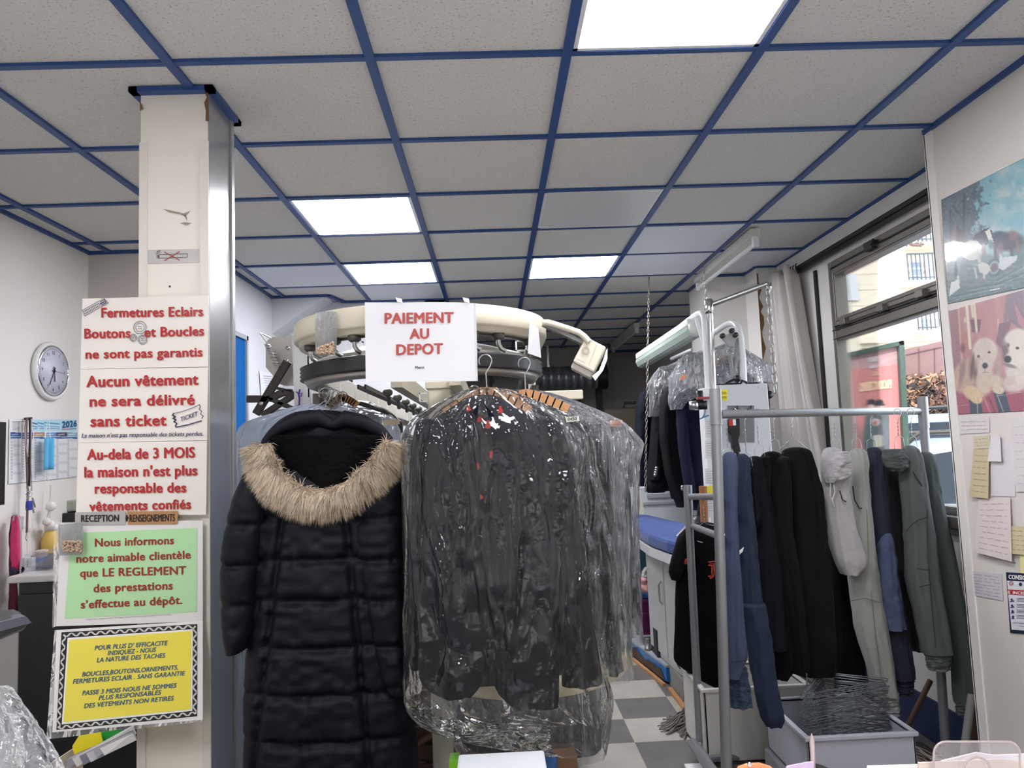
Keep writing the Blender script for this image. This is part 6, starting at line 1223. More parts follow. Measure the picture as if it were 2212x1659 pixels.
# ================================================================ CURTAIN
t=thing('window_curtain','off-white pleated curtain gathered at the far side of the window','curtain',(1.98,4.7,.9))
def cur(u,v):
    y=4.90-(.34+.22*v)*u; x=1.965+.045*math.sin(u*30+1.2*math.sin(u*7))+.012*math.sin(u*57)*(1-v*.4)+.06*(v*u); z=2.56-1.6*v-.02*math.sin(u*30)*(1-v)
    return np.array((x,y,z))
mb=MB(); mb.grid(cur,110,30); mb.build('curtain_cloth',mat('curtain_cloth',(216,210,206),.8,bump=(300,.2,.001)),t,solid=.003)
mb=MB()
for k in range(9): 
    y=4.88-.04*k; mb.tube([(1.985,y,2.552),(1.985,y,2.575),(1.995,y+.008,2.585)],.004,6)
mb.build('curtain_hooks',DARKM,t)
mb=MB(); mb.box((2.036,4.40,1.1),(2.049,4.43,2.5)); solo(mb,'gap_shade_strip',mat('gap_shade_black',(22,22,26),.5),'narrow dark strip standing in for the shaded gap between curtain and window pier','board')  # black strip added as the shade inside the open gap
# ================================================================ PICTURES AND NOTES ON THE RIGHT PARTITION
PW=(np.array((XP-.002,2.,1.)),np.array((-1.,0,0)))
def onp(px,py,x=XP-.002): return PX(px,py,x)
def yz(px,py,y,x=XP-.002):  # continue an edge line towards the viewer
    return None
def ext(a,b,y):
    A=onp(*a);B=onp(*b); s=(y-A[1])/(B[1]-A[1]); return A+(B-A)*s
ya=1.95
TL,BL=onp(2033,432),onp(2047,657); TR=ext((2033,432),(2212,341),ya); BR=ext((2047,657),(2212,622),ya)
def horses(px,py):
    p=Pic(px,py,(122,172,186)); n=fbm(px/38,py/30,4); sky=np.clip((n-.42)*4,0,1)
    p.put(sky*.75,(186,196,190)); p.put(np.clip((fbm(px/20+3,py/40,9)-.55)*5,0,1)*.5,(96,154,176))
    # tree mass upper left
    edge=2128-(py-400)*.10+22*(fbm(px/10,py/10,2)-.5)*4; m=np.clip((edge-px)/10,0,1)*np.clip((600-py)/20,0,1); p.put(m*.9,(78,92,104)); 
    p.put(np.clip((fbm(px/4,py/5,12)-.5)*6,0,1)*m*.6,(112,126,134)); p.put(np.clip((fbm(px/5,py/4,19)-.55)*7,0,1)*m*.6,(52,66,78))
    p.line(2052,455,2056,540,4,(58,68,80),.8,2); p.line(2083,420,2082,500,5,(62,66,76),.8,2); p.line(2058,445,2078,470,3,(60,70,80),.8,1); p.line(2084,500,2078,520,5,(62,66,76),.8,2)
    p.poly([(2048,520),(2066,482),(2086,520)],(112,100,104)); p.poly([(2066,482),(2090,515),(2086,530),(2066,522)],(76,72,80))
    # ground
    g=np.clip((py-(548+.0*px))/14,0,1); p.put(g,(104,124,128)); gn=np.clip((fbm(px/16,py/5,31)-.42)*4,0,1); p.put(gn*g*.6,(74,92,98)); p.put(np.clip((fbm(px/7,py/4,37)-.58)*6,0,1)*g*.6,(146,166,164))
    p.ell(2208,540,26,26,(60,98,96),0,.4,.8)
    # dark horse at the right
    p.ell(2175,522,34,20,(66,62,78),-.1,.2); p.ell(2190,509,11,11,(122,96,100),0,.4,.8); p.ell(2155,510,18,10,(46,64,84),-.2,.3); p.line(2185,535,2188,565,7,(64,60,74),1,2); p.line(2197,520,2200,545,6,(120,90,96),1,2); p.line(2150,535,2152,560,7,(90,70,84),1,2)
    p.ell(2160,540,7,16,(120,104,114),.2,.3,.7)
    # horse with white blaze
    p.ell(2116,516,14,14,(36,50,64),-.6,.2); p.poly([(2104,520),(2120,498),(2136,492),(2144,500),(2146,520),(2130,530)],(40,54,70)); p.poly([(2128,500),(2138,494),(2146,522),(2138,524)],(214,214,200)); p.line(2127,496,2120,505,4,(30,44,58),1,1)
    # pale horses
    p.poly([(2040,527),(2058,519),(2084,524),(2096,519),(2110,520),(2121,530),(2121,548),(2112,560),(2096,563),(2082,556),(2070,562),(2048,566),(2039,560)],(186,194,192)); p.poly([(2041,530),(2060,521),(2082,526),(2074,545),(2064,560),(2046,566),(2040,560)],(214,216,216))
    p.poly([(2084,526),(2098,520),(2110,522),(2114,545),(2098,558),(2084,552)],(176,184,168)); p.poly([(2066,556),(2080,552),(2075,580),(2070,592),(2074,610),(2068,611),(2064,592),(2066,575)],(112,136,146)); p.poly([(2063,566),(2067,566),(2069,590),(2065,600),(2061,592)],(52,72,84))
    p.poly([(2110,545),(2118,545),(2120,566),(2114,570)],(170,180,174)); p.line(2070,598,2072,612,4,(186,194,192),1,1); p.poly([(2055,610),(2070,604),(2074,622),(2058,634),(2050,640)],(206,212,208))
    # people, wheel, and pale glare patches painted into the print
    p.ell(2126,544,5,17,(150,130,130),0,.2); p.ell(2140,528,5,10,(80,110,120),0,.3); p.ell(2132,556,13,8,(96,128,130),0,.4,.8)
    for r,c in ((20,(66,86,98)),(15,(140,158,160)),(10,(96,74,86))): p.ell(2148,578,r*.75,r,c,.3,.1,.9)
    p.poly([(2112,572),(2122,566),(2136,572),(2140,584),(2130,594),(2116,588)],(186,188,182)); p.ell(2121,608,6,6,(120,112,116),0,.3); p.poly([(2160,546),(2166,556),(2198,552),(2196,562),(2168,584),(2158,580)],(188,196,198)); p.line(2106,580,2110,600,4,(176,186,188),.9,1); p.line(2126,585,2126,600,5,(190,192,190),.9,1)
    for x0,y0,x1,y1 in ((2155,605,2210,575),(2150,615,2212,590),(2090,625,2170,610),(2060,640,2130,625)): p.line(x0,y0,x1,y1,2.5,(60,84,96),.7,2); p.line(x0,y0+4,x1,y1+4,1.5,(150,176,176),.6,1)
    return p.noise(3,16,5).c
t=thing('poster','faded bluish print of farm horses in a meadow, upper of two on the partition','poster',(XP,2.3,BL[2]),'prints on the partition')
sheet([TL,TR,BR,BL],230,150,horses,vcmat('poster_gloss',.3,.5),'print',t,fade=.1)
mb=MB(); 
for q in ([(2064,413),(2070,410),(2070,412),(2064,415)],[(2155,366),(2178,355),(2178,357.5),(2155,369)],[(2138,626.5),(2160,622),(2160,624),(2138,628.5)]): mb.add([onp(*p,XP-.004) for p in q],[(0,1,2,3)])
mb.build('tape',mat('tape_clear',(228,228,226),.3),t)
TL,BL=onp(2043,673),onp(2055,896); TR=ext((2043,673),(2212,626),ya); BR=ext((2055,896),(2212,888),ya)
def pups(px,py):
    p=Pic(px,py,(164,112,118)); v=np.clip((fbm(px/14,py/90,3)-.4)*4,0,1); p.put(v*.5,(190,132,130)); p.poly([(2040,668),(2072,664),(2078,830),(2050,830)],(140,98,110),.8)
    p.line(2070,660,2080,800,4,(206,160,140),.8,1); p.poly([(2076,720),(2090,715),(2092,765),(2078,765)],(168,110,110)); p.poly([(2096,690),(2120,690),(2116,718),(2100,718)],(90,62,80),.8)
    p.line(2088,656,2096,752,6,(214,206,180),1,1); p.line(2098,650,2102,684,5,(210,200,172),1,1); p.line(2104,650,2110,716,5,(210,200,172),1,1); p.ell(2085,692,2.2,5.5,(206,190,176)); p.ell(2080,752,5,10,(96,64,84),0,.4,.8)
    p.line(2176,640,2170,740,7,(120,104,116),1,2); p.poly([(2176,636),(2212,620),(2212,720),(2196,705),(2178,690)],(116,98,112)); p.poly([(2190,650),(2212,690),(2212,712),(2200,700)],(170,110,126)); p.line(2156,690,2158,725,4,(208,158,146),1,1); p.poly([(2158,700),(2185,692),(2170,760),(2152,740)],(112,84,98),.9)
    # blanket
    p.poly([(2050,846),(2100,842),(2212,826),(2212,900),(2050,900)],(146,66,84)); p.poly([(2092,850),(2116,850),(2124,896),(2097,896)],(44,56,74)); p.poly([(2146,848),(2170,842),(2184,890),(2158,892)],(44,56,74)); p.line(2111,860,2112,893,1.6,(206,196,196),.8,.4); p.line(2154,852,2168,890,1.6,(206,196,196),.8,.4); p.line(2122,850,2140,893,4,(196,120,120),.8,1); p.line(2130,845,2150,890,3,(90,40,60),.8,1)
    p.line(2056,880,2090,874,1,(214,170,170),.7,.4); p.line(2150,856,2212,846,1,(220,170,170),.7,.4)
    fur=(204,184,166); dk=(150,126,116)
    # far pup body (left)
    p.ell(2085,812,24,38,(178,146,128),.25,.12); p.ell(2077,806,7,30,(126,100,100),.2,.4,.8); p.ell(2066,820,6,26,(190,154,128),.1,.3)
    p.ell(2126,814,20,28,(190,172,158),0,.15); 
    # right pup
    p.ell(2205,790,34,48,(206,196,184),0,.1); p.ell(2190,830,26,18,(196,176,166),0,.2); p.ell(2200,742,32,32,(214,204,188),.1,.1); p.ell(2173,765,7,26,(90,74,84),-.1,.35,.9); p.ell(2192,778,22,20,(216,208,194),0,.15); p.ell(2177,776,8,8,(36,34,44),0,.2); p.ell(2182,790,14,4,(100,80,86),.3,.4,.8); p.ell(2198,752,4,3,(50,36,40)); p.ell(2178,746,3,5,(110,84,84),0,.4); p.ell(2206,820,14,12,(212,200,186),0,.3); p.ell(2196,836,18,7,(208,190,180),0,.3)
    # left pup head
    p.ell(2103,784,10,38,(152,118,108),.12,.12); p.ell(2155,780,8,34,(164,138,126),-.12,.12); p.ell(2128,760,27,30,(204,188,174),0,.1); p.ell(2126,788,20,22,(200,184,170),0,.2); p.ell(2130,748,10,16,(192,178,172),0,.5,.7); p.ell(2101,790,4,26,(84,60,62),.1,.3,.8); p.ell(2108,800,4,22,(70,50,54),.05,.4,.6)
    p.ell(2137,761,3.2,2.6,(52,36,36)); p.ell(2114,770,3.2,3.2,(64,46,48)); p.ell(2128,790,6,6.5,(38,36,44),0,.2); p.line(2128,796,2128,804,1.2,(96,70,70),.9); p.line(2122,805,2136,804,1.5,(120,90,86),.9); p.ell(2112,786,5,14,(186,160,156),0,.5,.6)
    p.ell(2127,832,16,22,(196,176,154),0,.25); p.ell(2102,850,22,15,(206,176,138),.5,.15); p.ell(2110,862,13,10,(214,186,142),.2,.15); p.line(2104,858,2106,870,1,(150,118,88),.8); p.line(2112,858,2114,870,1,(150,118,88),.8); p.ell(2157,842,13,9,(206,188,160),.2,.15); p.ell(2152,825,12,16,(198,180,158),0,.3); p.line(2158,840,2160,848,1,(150,118,88),.8)
    f=np.clip((fbm(px/2.2,py/5,41)-.5)*6,-1,1); m=((px>2060)&(py>725)&(py<870)).astype(float)*.5; p.c=p.c+(f*9*m)[:,None]
    return p.noise(3,8,5).c
t=thing('poster','faded reddish poster of two long-eared golden puppies on a tartan blanket','poster',(XP,2.3,BL[2]),'prints on the partition')
sheet([TL,TR,BR,BL],230,170,pups,vcmat('poster_gloss',.3,.5),'print',t,fade=.22)
# notes
def note(name,label,q,c,lines=0,lc=(120,110,120),x=XP-.003,slant=0,cat='note',curl=0,lw=.6,group='notes taped to the partition'):
    W=[onp(*p,x) for p in q]; cc=sum(W)/4; t=thing(name,label,cat,cc,group)
    pl_=(np.array((x,2.,1.)),np.array((-1.,0,0)))
    mb=MB(); V=[w.copy() for w in W]; V[2][0]-=curl; V[3][0]-=curl; mb.prism(V,(.0006,0,0)); mb.build('paper',mat('note_%d_%d_%d'%c,c,.7,var=(20,.04)),t)
    r=random.Random(int(q[0][0]*7+q[0][1])); mb=MB()
    for k in range(lines):
        f=(k+1)/(lines+1); xa,ya_=q[0][0]+(q[3][0]-q[0][0])*f,q[0][1]+(q[3][1]-q[0][1])*f; xb,yb=q[1][0]+(q[2][0]-q[1][0])*f,q[1][1]+(q[2][1]-q[1][1])*f
        s=.1+r.random()*.1
        while s<.9:
            e=min(.92,s+r.uniform(.08,.25)); n=6; pts=[(xa+(xb-xa)*(s+(e-s)*i/n),ya_+(yb-ya_)*(s+(e-s)*i/n)+r.uniform(-.8,.8)) for i in range(n+1)]
            for i in range(n):
                (x0,y0),(x1,y1)=pts[i],pts[i+1]; A=hit(x0,y0,pl_);B=hit(x1,y1,pl_); A[0]-=.002+curl*f;B[0]-=.002+curl*f; L=np.array((0,0,.0006)); mb.add([A-L,B-L,B+L,A+L],[(0,1,2,3)])
            s=e+r.uniform(.04,.1)
    if lines: mb.build('handwriting',mat('pen_%d_%d_%d'%lc,lc,.7),t)
    return t
note('paper_note','white paper strip with two lines of writing, directly under the puppy poster',[(2068,902),(2137,902),(2137,934),(2068,938)],(212,206,206),3,(170,150,160))
note('receipt','narrow yellowed receipt, left column under the puppy poster',[(2102,943),(2138,940),(2138,968),(2104,970)],(206,196,172),3,(140,120,100))
note('receipt','long curled beige receipt, left column, second down',[(2103,970),(2137,972),(2140,1077),(2099,1072)],(198,182,150),7,(120,100,84),curl=.01,x=XP-.006)
note('paper_note','small folded white note at the top of the middle column',[(2140,942),(2160,940),(2168,997),(2138,996)],(214,208,212),0,curl=.008,x=XP-.008)
note('paper_note','blank white sheet in the middle column under the folded note',[(2140,958),(2192,955),(2193,1073),(2140,1071)],(216,210,214))
note('paper_note','pinkish handwritten letter, largest sheet on the partition',[(2113,1078),(2182,1074),(2193,1213),(2111,1192)],(214,202,200),9,(140,124,132),curl=.012,x=XP-.007)
note('paper_note','sheet edge hanging behind the pinkish letter',[(2120,1185),(2185,1190),(2193,1214),(2126,1205)],(206,196,194),x=XP-.004)
note('paper_note','handwritten white sheet at the right edge, upper',[(2184,905),(2230,903),(2232,1062),(2194,1062)],(212,206,208),8,(170,150,160),x=XP-.005)
note('receipt','beige receipt with a black stamp beside the pinkish letter',[(2180,1136),(2228,1138),(2228,1200),(2182,1195)],(204,190,158),5,(110,96,80),x=XP-.009,curl=.004)
note('sticky_note','pale yellow sticky note at the right edge above the safety sign',[(2203,1198),(2230,1200),(2230,1240),(2204,1238)],(228,222,160),0,x=XP-.006)
note('price_list','small printed table on the partition with red heading',[(2095,1233),(2163,1240),(2167,1298),(2098,1285)],(200,196,202),7,(110,104,124),x=XP-.003)
# safety sign
SQ=[(2173,1236),(2235,1240),(2240,1372),(2182,1367)]
sp=(np.array((XP-.004,2.,1.)),np.array((-1.,0,0)))
t=thing('safety_sign','blue-bordered CONSIGNES safety sign cut by the right picture edge','sign',onp(2200,1370)); quad(SQ,sp,mat('sign_navy',(30,40,72),.4),t,'sign_plate',0,.002)
quad([(2176,1254),(2235,1258),(2240,1364),(2186,1360)],sp,mat('sign_white',(220,220,226),.4),t,'sign_panel',.0015); quad([(2177,1273),(2236,1277),(2237,1288),(2178,1284)],sp,mat('sign_red',(180,40,50),.4),t,'red_band',.002)
text('CONSIGNES',sp,(2181,1250.5),(2236,1254),9,PAPER,t,.04,lift=.003); text('INCENDIE',sp,(2190,1283),(2236,1286),6,PAPER,t,.04,lift=.003); text('E',sp,(2180,1282),(2184,1282.5),6,PAPER,t,.04,lift=.003)
mb=MB(); ring_line(mb,2186,1260,4,1.2,sp,.003,16); poly_line(mb,[(2183,1257),(2189,1263)],1,sp,.003)
mb.build('no_smoking_mark',mat('cross_red',(160,60,56),.5),t)
mb=MB(); ring_line(mb,2206,1262,2.2,3,sp,.003,12)
for y in (1295,1308,1320,1332): 
    ring_line(mb,2187+(y-1295)*.08,y,1.5,2,sp,.003,8); poly_line(mb,[(2184+(y-1295)*.08,y+4),(2192,y+3)],2,sp,.003)
    for k in range(3): poly_line(mb,[(2198,y-3+k*3),(2230,y-1+k*3)],.8,sp,.003)
poly_line(mb,[(2190,1345),(2235,1348)],.8,sp,.003); poly_line(mb,[(2202,1352),(2230,1354)],.8,sp,.003); mb.build('sign_print',NAVYT,t)
# ================================================================ COUNTER in the foreground
CT=mat('counter_top',(226,224,226),.4,var=(5,.03))
t=thing('shop_counter','white counter top along the bottom right edge of the picture','counter',(.5,.9,0))
zc=.90
mb=MB(); mb.box((-1.3,.35,zc-.04),(1.76,1.25,zc)); mb.build('counter_top',CT,t,bevel=.006)
mb=MB(); mb.box((-1.25,.5,0),(1.74,1.2,zc-.04)); mb.build('counter_body',mat('counter_body',(200,196,190),.5),t)
def zat(px,py,z): return PZ(px,py,z)
# spike file
c=zat(1757,1672,zc); top=P(1753,1583,c[1]); t=thing('bill_spike','pink-white pointed bill spike standing on the counter','spike',c); mb=MB(); mb.tube([c,top-np.array((0,0,.012)),top],[.0042,.0042,.0003],10); mb.build('spike_rod',mat('spike_pale',(206,186,186),.3,.4),t)
mb=MB(); mb.lathe(c,[(.03,0),(.03,.006),(.006,.01)],20); mb.build('spike_base',BLACK,t)
t_=slip('purple_paper',[(1700,1656),(1745,1647),(1757,1646),(1758,1690),(1690,1690)],1.17,mat('paper_lilac',(206,184,216),.6),'lilac paper edge beside the bill spike','paper')
mb=MB(); mb.tube([P(x,y,1.16) for x,y in ((1590,1672),(1598,1660),(1615,1654),(1640,1653),(1662,1660),(1675,1672))],.004,10); solo(mb,'orange_ring',mat('ring_orange',(230,140,96),.3),'orange plastic ring on the counter','ring')
mb=MB(); mb.ball(P(1619,1651,1.155),.0035,10); solo(mb,'metal_bead',CHROME,'tiny metal bead on the orange ring','bead')
# clear card holder
t=thing('card_holder','clear plastic card holder with rounded corners on the counter, right','holder',P(2110,1650,1.12))
Yh=1.12; ac=film('acrylic_clear',.10,.25,(235,225,225),bscale=1,bstr=0,rough=.05)
def rrect(x0,y0,x1,y1,r):
    pts=[]
    for cx,cy,a0 in ((x1-r,y0+r,-90),(x0+r,y0+r,-180)): pts+= [(cx+r*math.cos(math.radians(a0+k*15)),cy+r*math.sin(math.radians(a0+k*15))) for k in ((range(6,-1,-1)) if a0==-90 else range(6,-1,-1))]
    return pts
rp_=rrect(2017,1602,2203,1700,26); pts=[(2203,1700)]+rp_+[(2017,1700)]
mb=MB(); mb.prism([P(x,y,Yh) for x,y in pts],(0,.003,0)); mb.build('back_plate',ac,t)
mb=MB(); mb.tube([P(x,y,Yh) for x,y in pts],.0016,8); mb.build('plate_edge',mat('acrylic_edge',(206,192,190),.2,trans=.4),t)
mb=MB(); mb.tube([P(2110+28*math.cos(a),1662-26*math.sin(a),Yh-.006) for a in np.linspace(0,math.pi,14)],.0016,8); mb.build('front_curve',MATS['acrylic_edge'],t)
slip('business_cards',[(1985,1648),(2165,1640),(2212,1645),(2212,1700),(1980,1700)],1.14,mat('card_beige',(222,206,194),.5),'pale cards standing behind the clear holder','card')
slip('white_cloth',[(2035,1644),(2060,1638),(2110,1626),(2150,1632),(2215,1629),(2215,1700),(2035,1700)],1.17,mat('cloth_white_',(222,216,226),.8),'white crumpled sheet behind the clear holder','cloth')
slip('white_card',[(1875,1655),(1988,1652),(1988,1700),(1870,1700)],1.2,PAPER,'white card edge on the counter left of the clear holder','card')
# white lidded box, green and blue things near the leg
Yw=1.75
a=P(983,1620,Yw);b=P(1181,1620,Yw); t=thing('white_lid_box','white plastic box lid at the bottom centre of the picture','box',((a[0]+b[0])/2,Yw+.1,.6)); mb=MB(); mb.box((a[0],Yw,.5),(b[0],Yw+.12,P(1080,1624,Yw+.12)[2])); mb.build('lid',mat('lid_white',(214,218,222),.35),t,bevel=.006)
mb=MB(); mb.box((a[0]+.02,Yw+.02,0),(b[0]-.02,Yw+.10,.5)); mb.build('body',mat('lid_white',(214,218,222),.35),t)
a=P(973,1626,Yw+.24);b=P(985,1626,Yw+.24); mb=MB(); mb.box((a[0],Yw+.18,0),(b[0]+.01,Yw+.24,a[2])); solo(mb,'green_board',mat('lime_green',(120,190,40),.4),'lime green edge left of the white box lid','board')
a=P(1176,1627,Yw+.18);b=P(1196,1627,Yw+.18); mb=MB(); mb.lathe(((a[0]+b[0])/2-.03,Yw+.24,.0),[(.055,0),(.055,a[2]-.04),(.05,a[2]-.03)],24); solo(mb,'blue_bucket',mat('bucket_blue',(34,96,160),.4),'dark blue cylinder right of the white box lid','bucket')
mb=MB(); a=P(1196,1636,2.2);b=P(1246,1636,2.2); mb.box((a[0],2.2,0),(b[0],2.4,a[2])); solo(mb,'cardboard_box',mat('cardboard',(140,104,76),.7),'brown cardboard box behind the blue cylinder','box')
# screen arm, pale post and plastic at the lower left
Ym=1.0
t=thing('monitor','grey monitor corner poking in at the left picture edge','monitor',P(20,1400,Ym))
mb=MB(); mb.prism([P(x,y,Ym) for x,y in ((-60,1356),(0,1342),(56,1330),(70,1346),(60,1350),(52,1362),(0,1384),(-60,1408))],(-.05,.05,0)); mb.build('monitor_edge',mat('monitor_dark',(30,28,31),.35),t,bevel=.003)
mb=MB(); mb.prism([P(x,y,Ym-.003) for x,y in ((-60,1358),(0,1344),(55,1331),(69,1345),(0,1364),(-60,1382))],(-.02,.02,0)); mb.build('monitor_bezel',mat('monitor_light',(74,76,86),.35),t)
mb=MB(); mb.prism([P(x,y,Ym+.1) for x,y in ((-60,1330),(0,1328),(46,1324),(40,1330),(0,1341),(-60,1345))],(-.03,.03,0)); mb.build('monitor_back',mat('monitor_dark',(30,28,31),.35),t)
mb=MB(); a=P(-30,1380,2.6);b=P(38,1380,2.6); mb.box((a[0]-.2,2.6,0),(b[0],2.606,P(0,1350,2.6)[2])); solo(mb,'pale_side_panel',mat('side_panel_grey',(140,139,138),.5),'pale grey side panel left of the black cabinet','panel')
bag('plastic_bag','crinkled clear plastic sheet in the lower left corner',[(1490,-60,8,.02),(1530,-60,30,.03),(1580,-60,58,.04),(1640,-60,95,.05),(1700,-60,125,.05)],1.15,51,FILM3,.006,14,n=90,N=50,cat='plastic')
# ================================================================ OUTSIDE THE WINDOW
slab('street',(2.6,-6,-.25),(40,45,-.2),mat('asphalt',(120,118,116),.9,var=(3,.1)))
FAC=mat('stone_cream',(232,220,200),.8,var=(.8,.05)); 
YF_=20.0
t=thing('apartment_facade','cream stone apartment building across the street with balconied windows','building',(12,YF_,0))
mb=MB(); x0=P(1806,700,YF_)[0]; mb.box((x0-.5,YF_,-.2),(24,YF_+4,14)); mb.build('wall',FAC,t)
mb=MB()
for z in np.arange(1,14,.45): mb.box((x0-.5,YF_-.012,z),(24,YF_,z+.015))
mb.build('stone_joints',mat('joint',(214,202,184),.9),t)
mb=MB(); zz1=P(1900,735,YF_)[2]; mb.box((x0-.5,YF_-.25,zz1-.1),(24,YF_,zz1+.08)); mb.box((x0-.5,YF_-.15,zz1-.22),(24,YF_,zz1-.1)); mb.build('cornice',FAC,t)
def fwin(px0,py0,px1,py1,balc=True):
    a=P(px0,py0,YF_);b=P(px1,py1,YF_); w=mb=MB(); mb.box((a[0],YF_-.05,b[2]),(b[0],YF_-.02,a[2])); f=mb.build('window',mat('win_frame_white',(224,226,226),.5),t)
    m2=MB(); n=2; W_=(b[0]-a[0])
    for k in range(2):
        for j in range(3):
            m2.box((a[0]+W_*(.08+.46*k),YF_-.056,b[2]+(a[2]-b[2])*(.05+.32*j)),(a[0]+W_*(.46+.46*k),YF_-.05,b[2]+(a[2]-b[2])*(.33+.32*j)))
    m2.build('pane',mat('win_pane',(132,146,160),.15),f)
    m3=MB()
    for s in (-1,1): xx=a[0]-.35 if s<0 else b[0]+.05; m3.box((xx,YF_-.06,b[2]),(xx+.3,YF_-.03,a[2]))
    m3.build('shutter',mat('shutter_grey',(206,210,214),.6),f)
    if balc:
        z=b[2]; m4=MB(); m4.box((a[0]-.3,YF_-.45,z-.12),(b[0]+.3,YF_,z)); m4.build('balcony_slab',FAC,t)
        m5=MB(); zz=z+.75
        m5.bar((a[0]-.28,YF_-.43,zz),(b[0]+.28,YF_-.43,zz),.04); m5.bar((a[0]-.28,YF_-.43,z+.08),(b[0]+.28,YF_-.43,z+.08),.03)
        xx=a[0]-.28
        while xx<b[0]+.28: m5.bar((xx,YF_-.43,z),(xx,YF_-.43,zz),.025); xx+=.12
        m5.build('railing',mat('railing_iron',(70,74,82),.5),t)
fwin(1965,503,1995,531); fwin(1962,567,1994,612); fwin(1812,595,1826,650,False); fwin(1984,690,2006,718); fwin(1840,430,1862,480,True)
mb=MB(); rf=random.Random(3)
for k in range(30):
    p=P(rf.uniform(1958,1994),rf.uniform(524,531),YF_-.5); mb.ball(p,.035,5)
mb.build('flowers',mat('flowers_red',(120,96,92),.8),t)['kind']='stuff'
# pier of the neighbouring shopfront, cream awning
mb=MB(); a=P(1815,760,7.0);b=P(1856,735,7.0); mb.box((a[0],7.0,-.2),(b[0],7.3,b[2]+.3)); solo(mb,'street_pier',mat('pier_cream',(226,216,196),.8),'cream masonry pier left of the framed street poster','pillar')
mb=MB(); a=P(1990,725,9.8);b=P(2070,712,9.8); mb.prism([P(1994,727,9.8),P(2120,724,9.8),P(2120,700,10.5),P(2030,712,10.5)],(0,0,.04)); solo(mb,'white_awning',PLASW,'white awning edge across the street over the brown hoarding','awning')
# framed street poster
Yk=6.0
t=thing('street_poster_case','dark green framed street advertising case with a red theatre poster','poster case',P(1900,1100,Yk))
fq=[(1829,760),(1952,733),(1972,1180),(1842,1180)]
kp=(np.array((0,Yk,1.)),np.array((0,-1.,0)))
fo=mat('case_green',(64,84,76),.4)
def stripf(q,nm,d=.12): mb=MB(); mb.prism([P(*p,Yk) for p in q],(0,d,0)); mb.build(nm,fo,t)
stripf([(1829,762),(1952,735),(1953,744),(1829,771)],'frame_top'); stripf([(1829,762),(1834,762),(1849,1180),(1843,1180)],'frame_side'); stripf([(1942,738),(1953,735),(1976,1180),(1962,1180)],'frame_side')
def circus(px,py):
    p=Pic(px,py,(196,128,126)); s=((px/6).astype(int)%2).astype(float); p.put(s*.25,(180,108,108)); p.poly([(1832,765),(1945,740),(1947,785),(1834,800)],(172,150,152),.7)
    p.poly([(1866,905),(1868,895),(1920,895),(1925,1180),(1860,1180)],(84,100,104),.9)
    p.ell(1881,885,9,11,(206,186,180)); p.ell(1899,886,9,11,(206,186,180)); p.ell(1880,868,10,6,(52,54,62)); p.line(1868,874,1893,872,3,(52,54,62)); p.ell(1899,869,9,6,(52,54,62)); p.line(1889,876,1910,874,3,(52,54,62)); p.ell(1889,912,10,8,(200,190,186)); p.ell(1889,913,4,5,(186,84,84)); p.ell(1875,940,14,30,(74,94,98),0,.3,.8); p.ell(1908,940,12,30,(110,116,124),0,.3,.8)
    p.poly([(1884,940),(1904,940),(1905,965),(1886,965)],(214,206,190),.8)
    return p.c
W=[P(1834,770,Yk+.04),P(1943,745,Yk+.04),P(1963,1180,Yk+.04),P(1847,1180,Yk+.04)]
sheet(W,110,180,circus,vcmat('street_print',.5),'poster_print',t)
kp2=(np.array((0,Yk+.035,1.)),np.array((0,-1.,0))); cr=mat('poster_cream',(222,190,160),.5)
text('PRODUCTEURS',kp2,(1855,846),(1925,838),18,cr,t,.04,mirror=True); text('LES',kp2,(1881,812),(1895,810.5),9,cr,t,.03,mirror=True); text('THEATRE',kp2,(1874,783),(1893,780),10,mat('poster_pale',(200,196,200),.5),t,.03,mirror=True); text('BOBINO',kp2,(1874,797),(1893,794),7,MATS['poster_pale'],t,.03,mirror=True)
# brown hoarding
Yv=9.0
mb=MB(); mb.prism([P(1954,755,Yv),P(2100,722,Yv),P(2100,1100,Yv),P(1960,1100,Yv)],(0,.1,0)); 
t=thing('brown_hoarding','dark reddish brown hoarding behind the parked cars','hoarding',P(2000,1000,Yv)); mb.build('boards',mat('hoarding_brown',(124,92,90),.6,var=(1.5,.12)),t)
mb=MB()
for x in (1985,2019): mb.prism([P(x,752,Yv-.01),P(x+1.2,752,Yv-.01),P(x+3,900,Yv-.01),P(x+1.8,900,Yv-.01)],(0,.01,0))
mb.prism([P(1958,765,Yv-.01),P(2100,734,Yv-.01),P(2100,736,Yv-.01),P(1958,767,Yv-.01)],(0,.01,0)); mb.build('panel_lines',mat('hoarding_line',(96,70,70),.6),t)
mb=MB(); r=random.Random(8)
for k in range(3500):
    c=P(r.uniform(1958,2050),r.triangular(805,900,890),Yv-.25)+np.array((0,r.uniform(-.12,.12),0)); a_,b_=[np.array((r.gauss(0,1),r.gauss(0,1),r.gauss(0,1)))*.022 for _ in (0,1)]
    mb.cur=r.randrange(3); mb.add([c-a_,c-b_,c+a_,c+b_],[(0,1,2,3)])
o=mb.build('autumn_bush',[mat('bush_brown',(122,88,74),.9),mat('bush_tan',(164,124,96),.9),mat('bush_dark',(80,66,58),.9)]); tag(recentre(o),'brownish bush in front of the hoarding','bush')
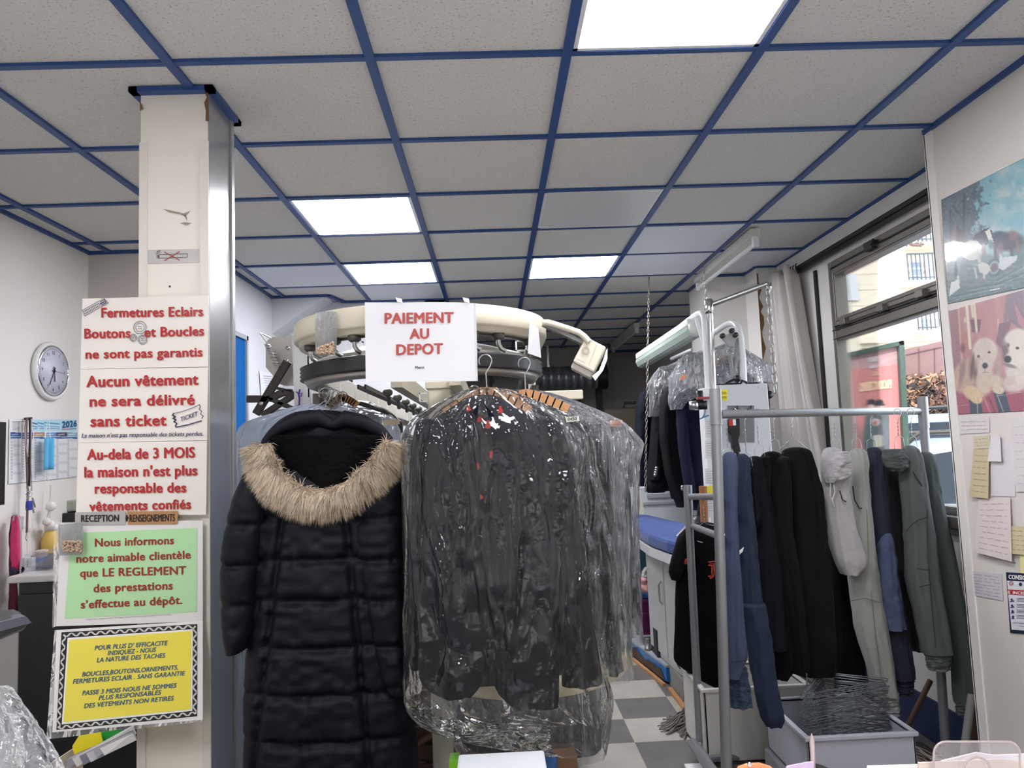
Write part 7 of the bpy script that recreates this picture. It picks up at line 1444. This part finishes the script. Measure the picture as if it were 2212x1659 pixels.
# parked cars
def car(label,c,L,Wd,H,col,yaw,group='parked cars'):
    t=thing('parked_car',label,'car',(0,0,0),group); s=L/4.3; h=H/1.6
    side=[(-2.1,.35),(-2.12,.75),(-1.95,.95),(-1.25,1.05),(-.75,1.52),(-.3,1.6),(.9,1.6),(1.55,1.5),(2.0,1.05),(2.1,.95),(2.15,.4),(1.7,.28),(-1.7,.28)]
    m=mat('car_'+label.split()[0],col,.25,coat=.8); mb=MB(); mb.prism([(x*s,-Wd/2,z*h) for x,z in side],(0,Wd,0)); mb.build('body',m,t,bevel=.09)
    gl=mat('car_glass',(46,54,64),.08)
    for sy in (-1,1):
        for q in ([(-1.05,1.08),(-.62,1.48),(-.05,1.52),(-.05,1.08)],[(.02,1.08),(.02,1.52),(.85,1.52),(.85,1.08)],[(.92,1.08),(.92,1.52),(1.45,1.44),(1.75,1.1)]):
            mb=MB(); mb.prism([(x*s,sy*(Wd/2+.003),z*h) for x,z in q],(0,sy*.012,0)); mb.build('side_window',gl,t)
        mb=MB()
        for x in (-.15,.75): mb.box((x*s-.1,sy*(Wd/2),.88*h),(x*s+.1,sy*(Wd/2+.03),.92*h))
        mb.build('door_handle',mat('handle_dark',(40,42,48),.4),t)
        for x in (-1.35,1.35):
            mb=MB(); mb.lathe((x*s,sy*(Wd/2-.15),.33),[(.33,0),(.34,.04*1),(.34,.17),(.22,.18)],24,(0,sy,0)); mb.build('wheel',RUBBER,t)
        mb=MB(); mb.tube([(-.4*s,sy*Wd*.38,1.62*h),(-.3*s,sy*Wd*.38,1.67*h),(1.2*s,sy*Wd*.38,1.66*h),(1.3*s,sy*Wd*.38,1.58*h)],.02); mb.build('roof_rail',DARKM,t)
    mb=MB(); mb.prism([(-1.27*s,-Wd*.42,1.06*h),(-1.27*s,Wd*.42,1.06*h),(-.78*s,Wd*.38,1.5*h),(-.78*s,-Wd*.38,1.5*h)],(-.02,0,.02)); mb.build('windscreen',gl,t)
    t.location=c; t.rotation_euler=(0,0,yaw); return t
car('blue parked car with roof rails, seen past the rack end',(5.6,8.6,-.2),4.4,1.8,1.86,(104,152,200),2.75)
car('white parked car, nearer, its side glass above the window sill',(5.0,6.3,-.2),4.3,1.8,1.6,(214,222,232),2.75)
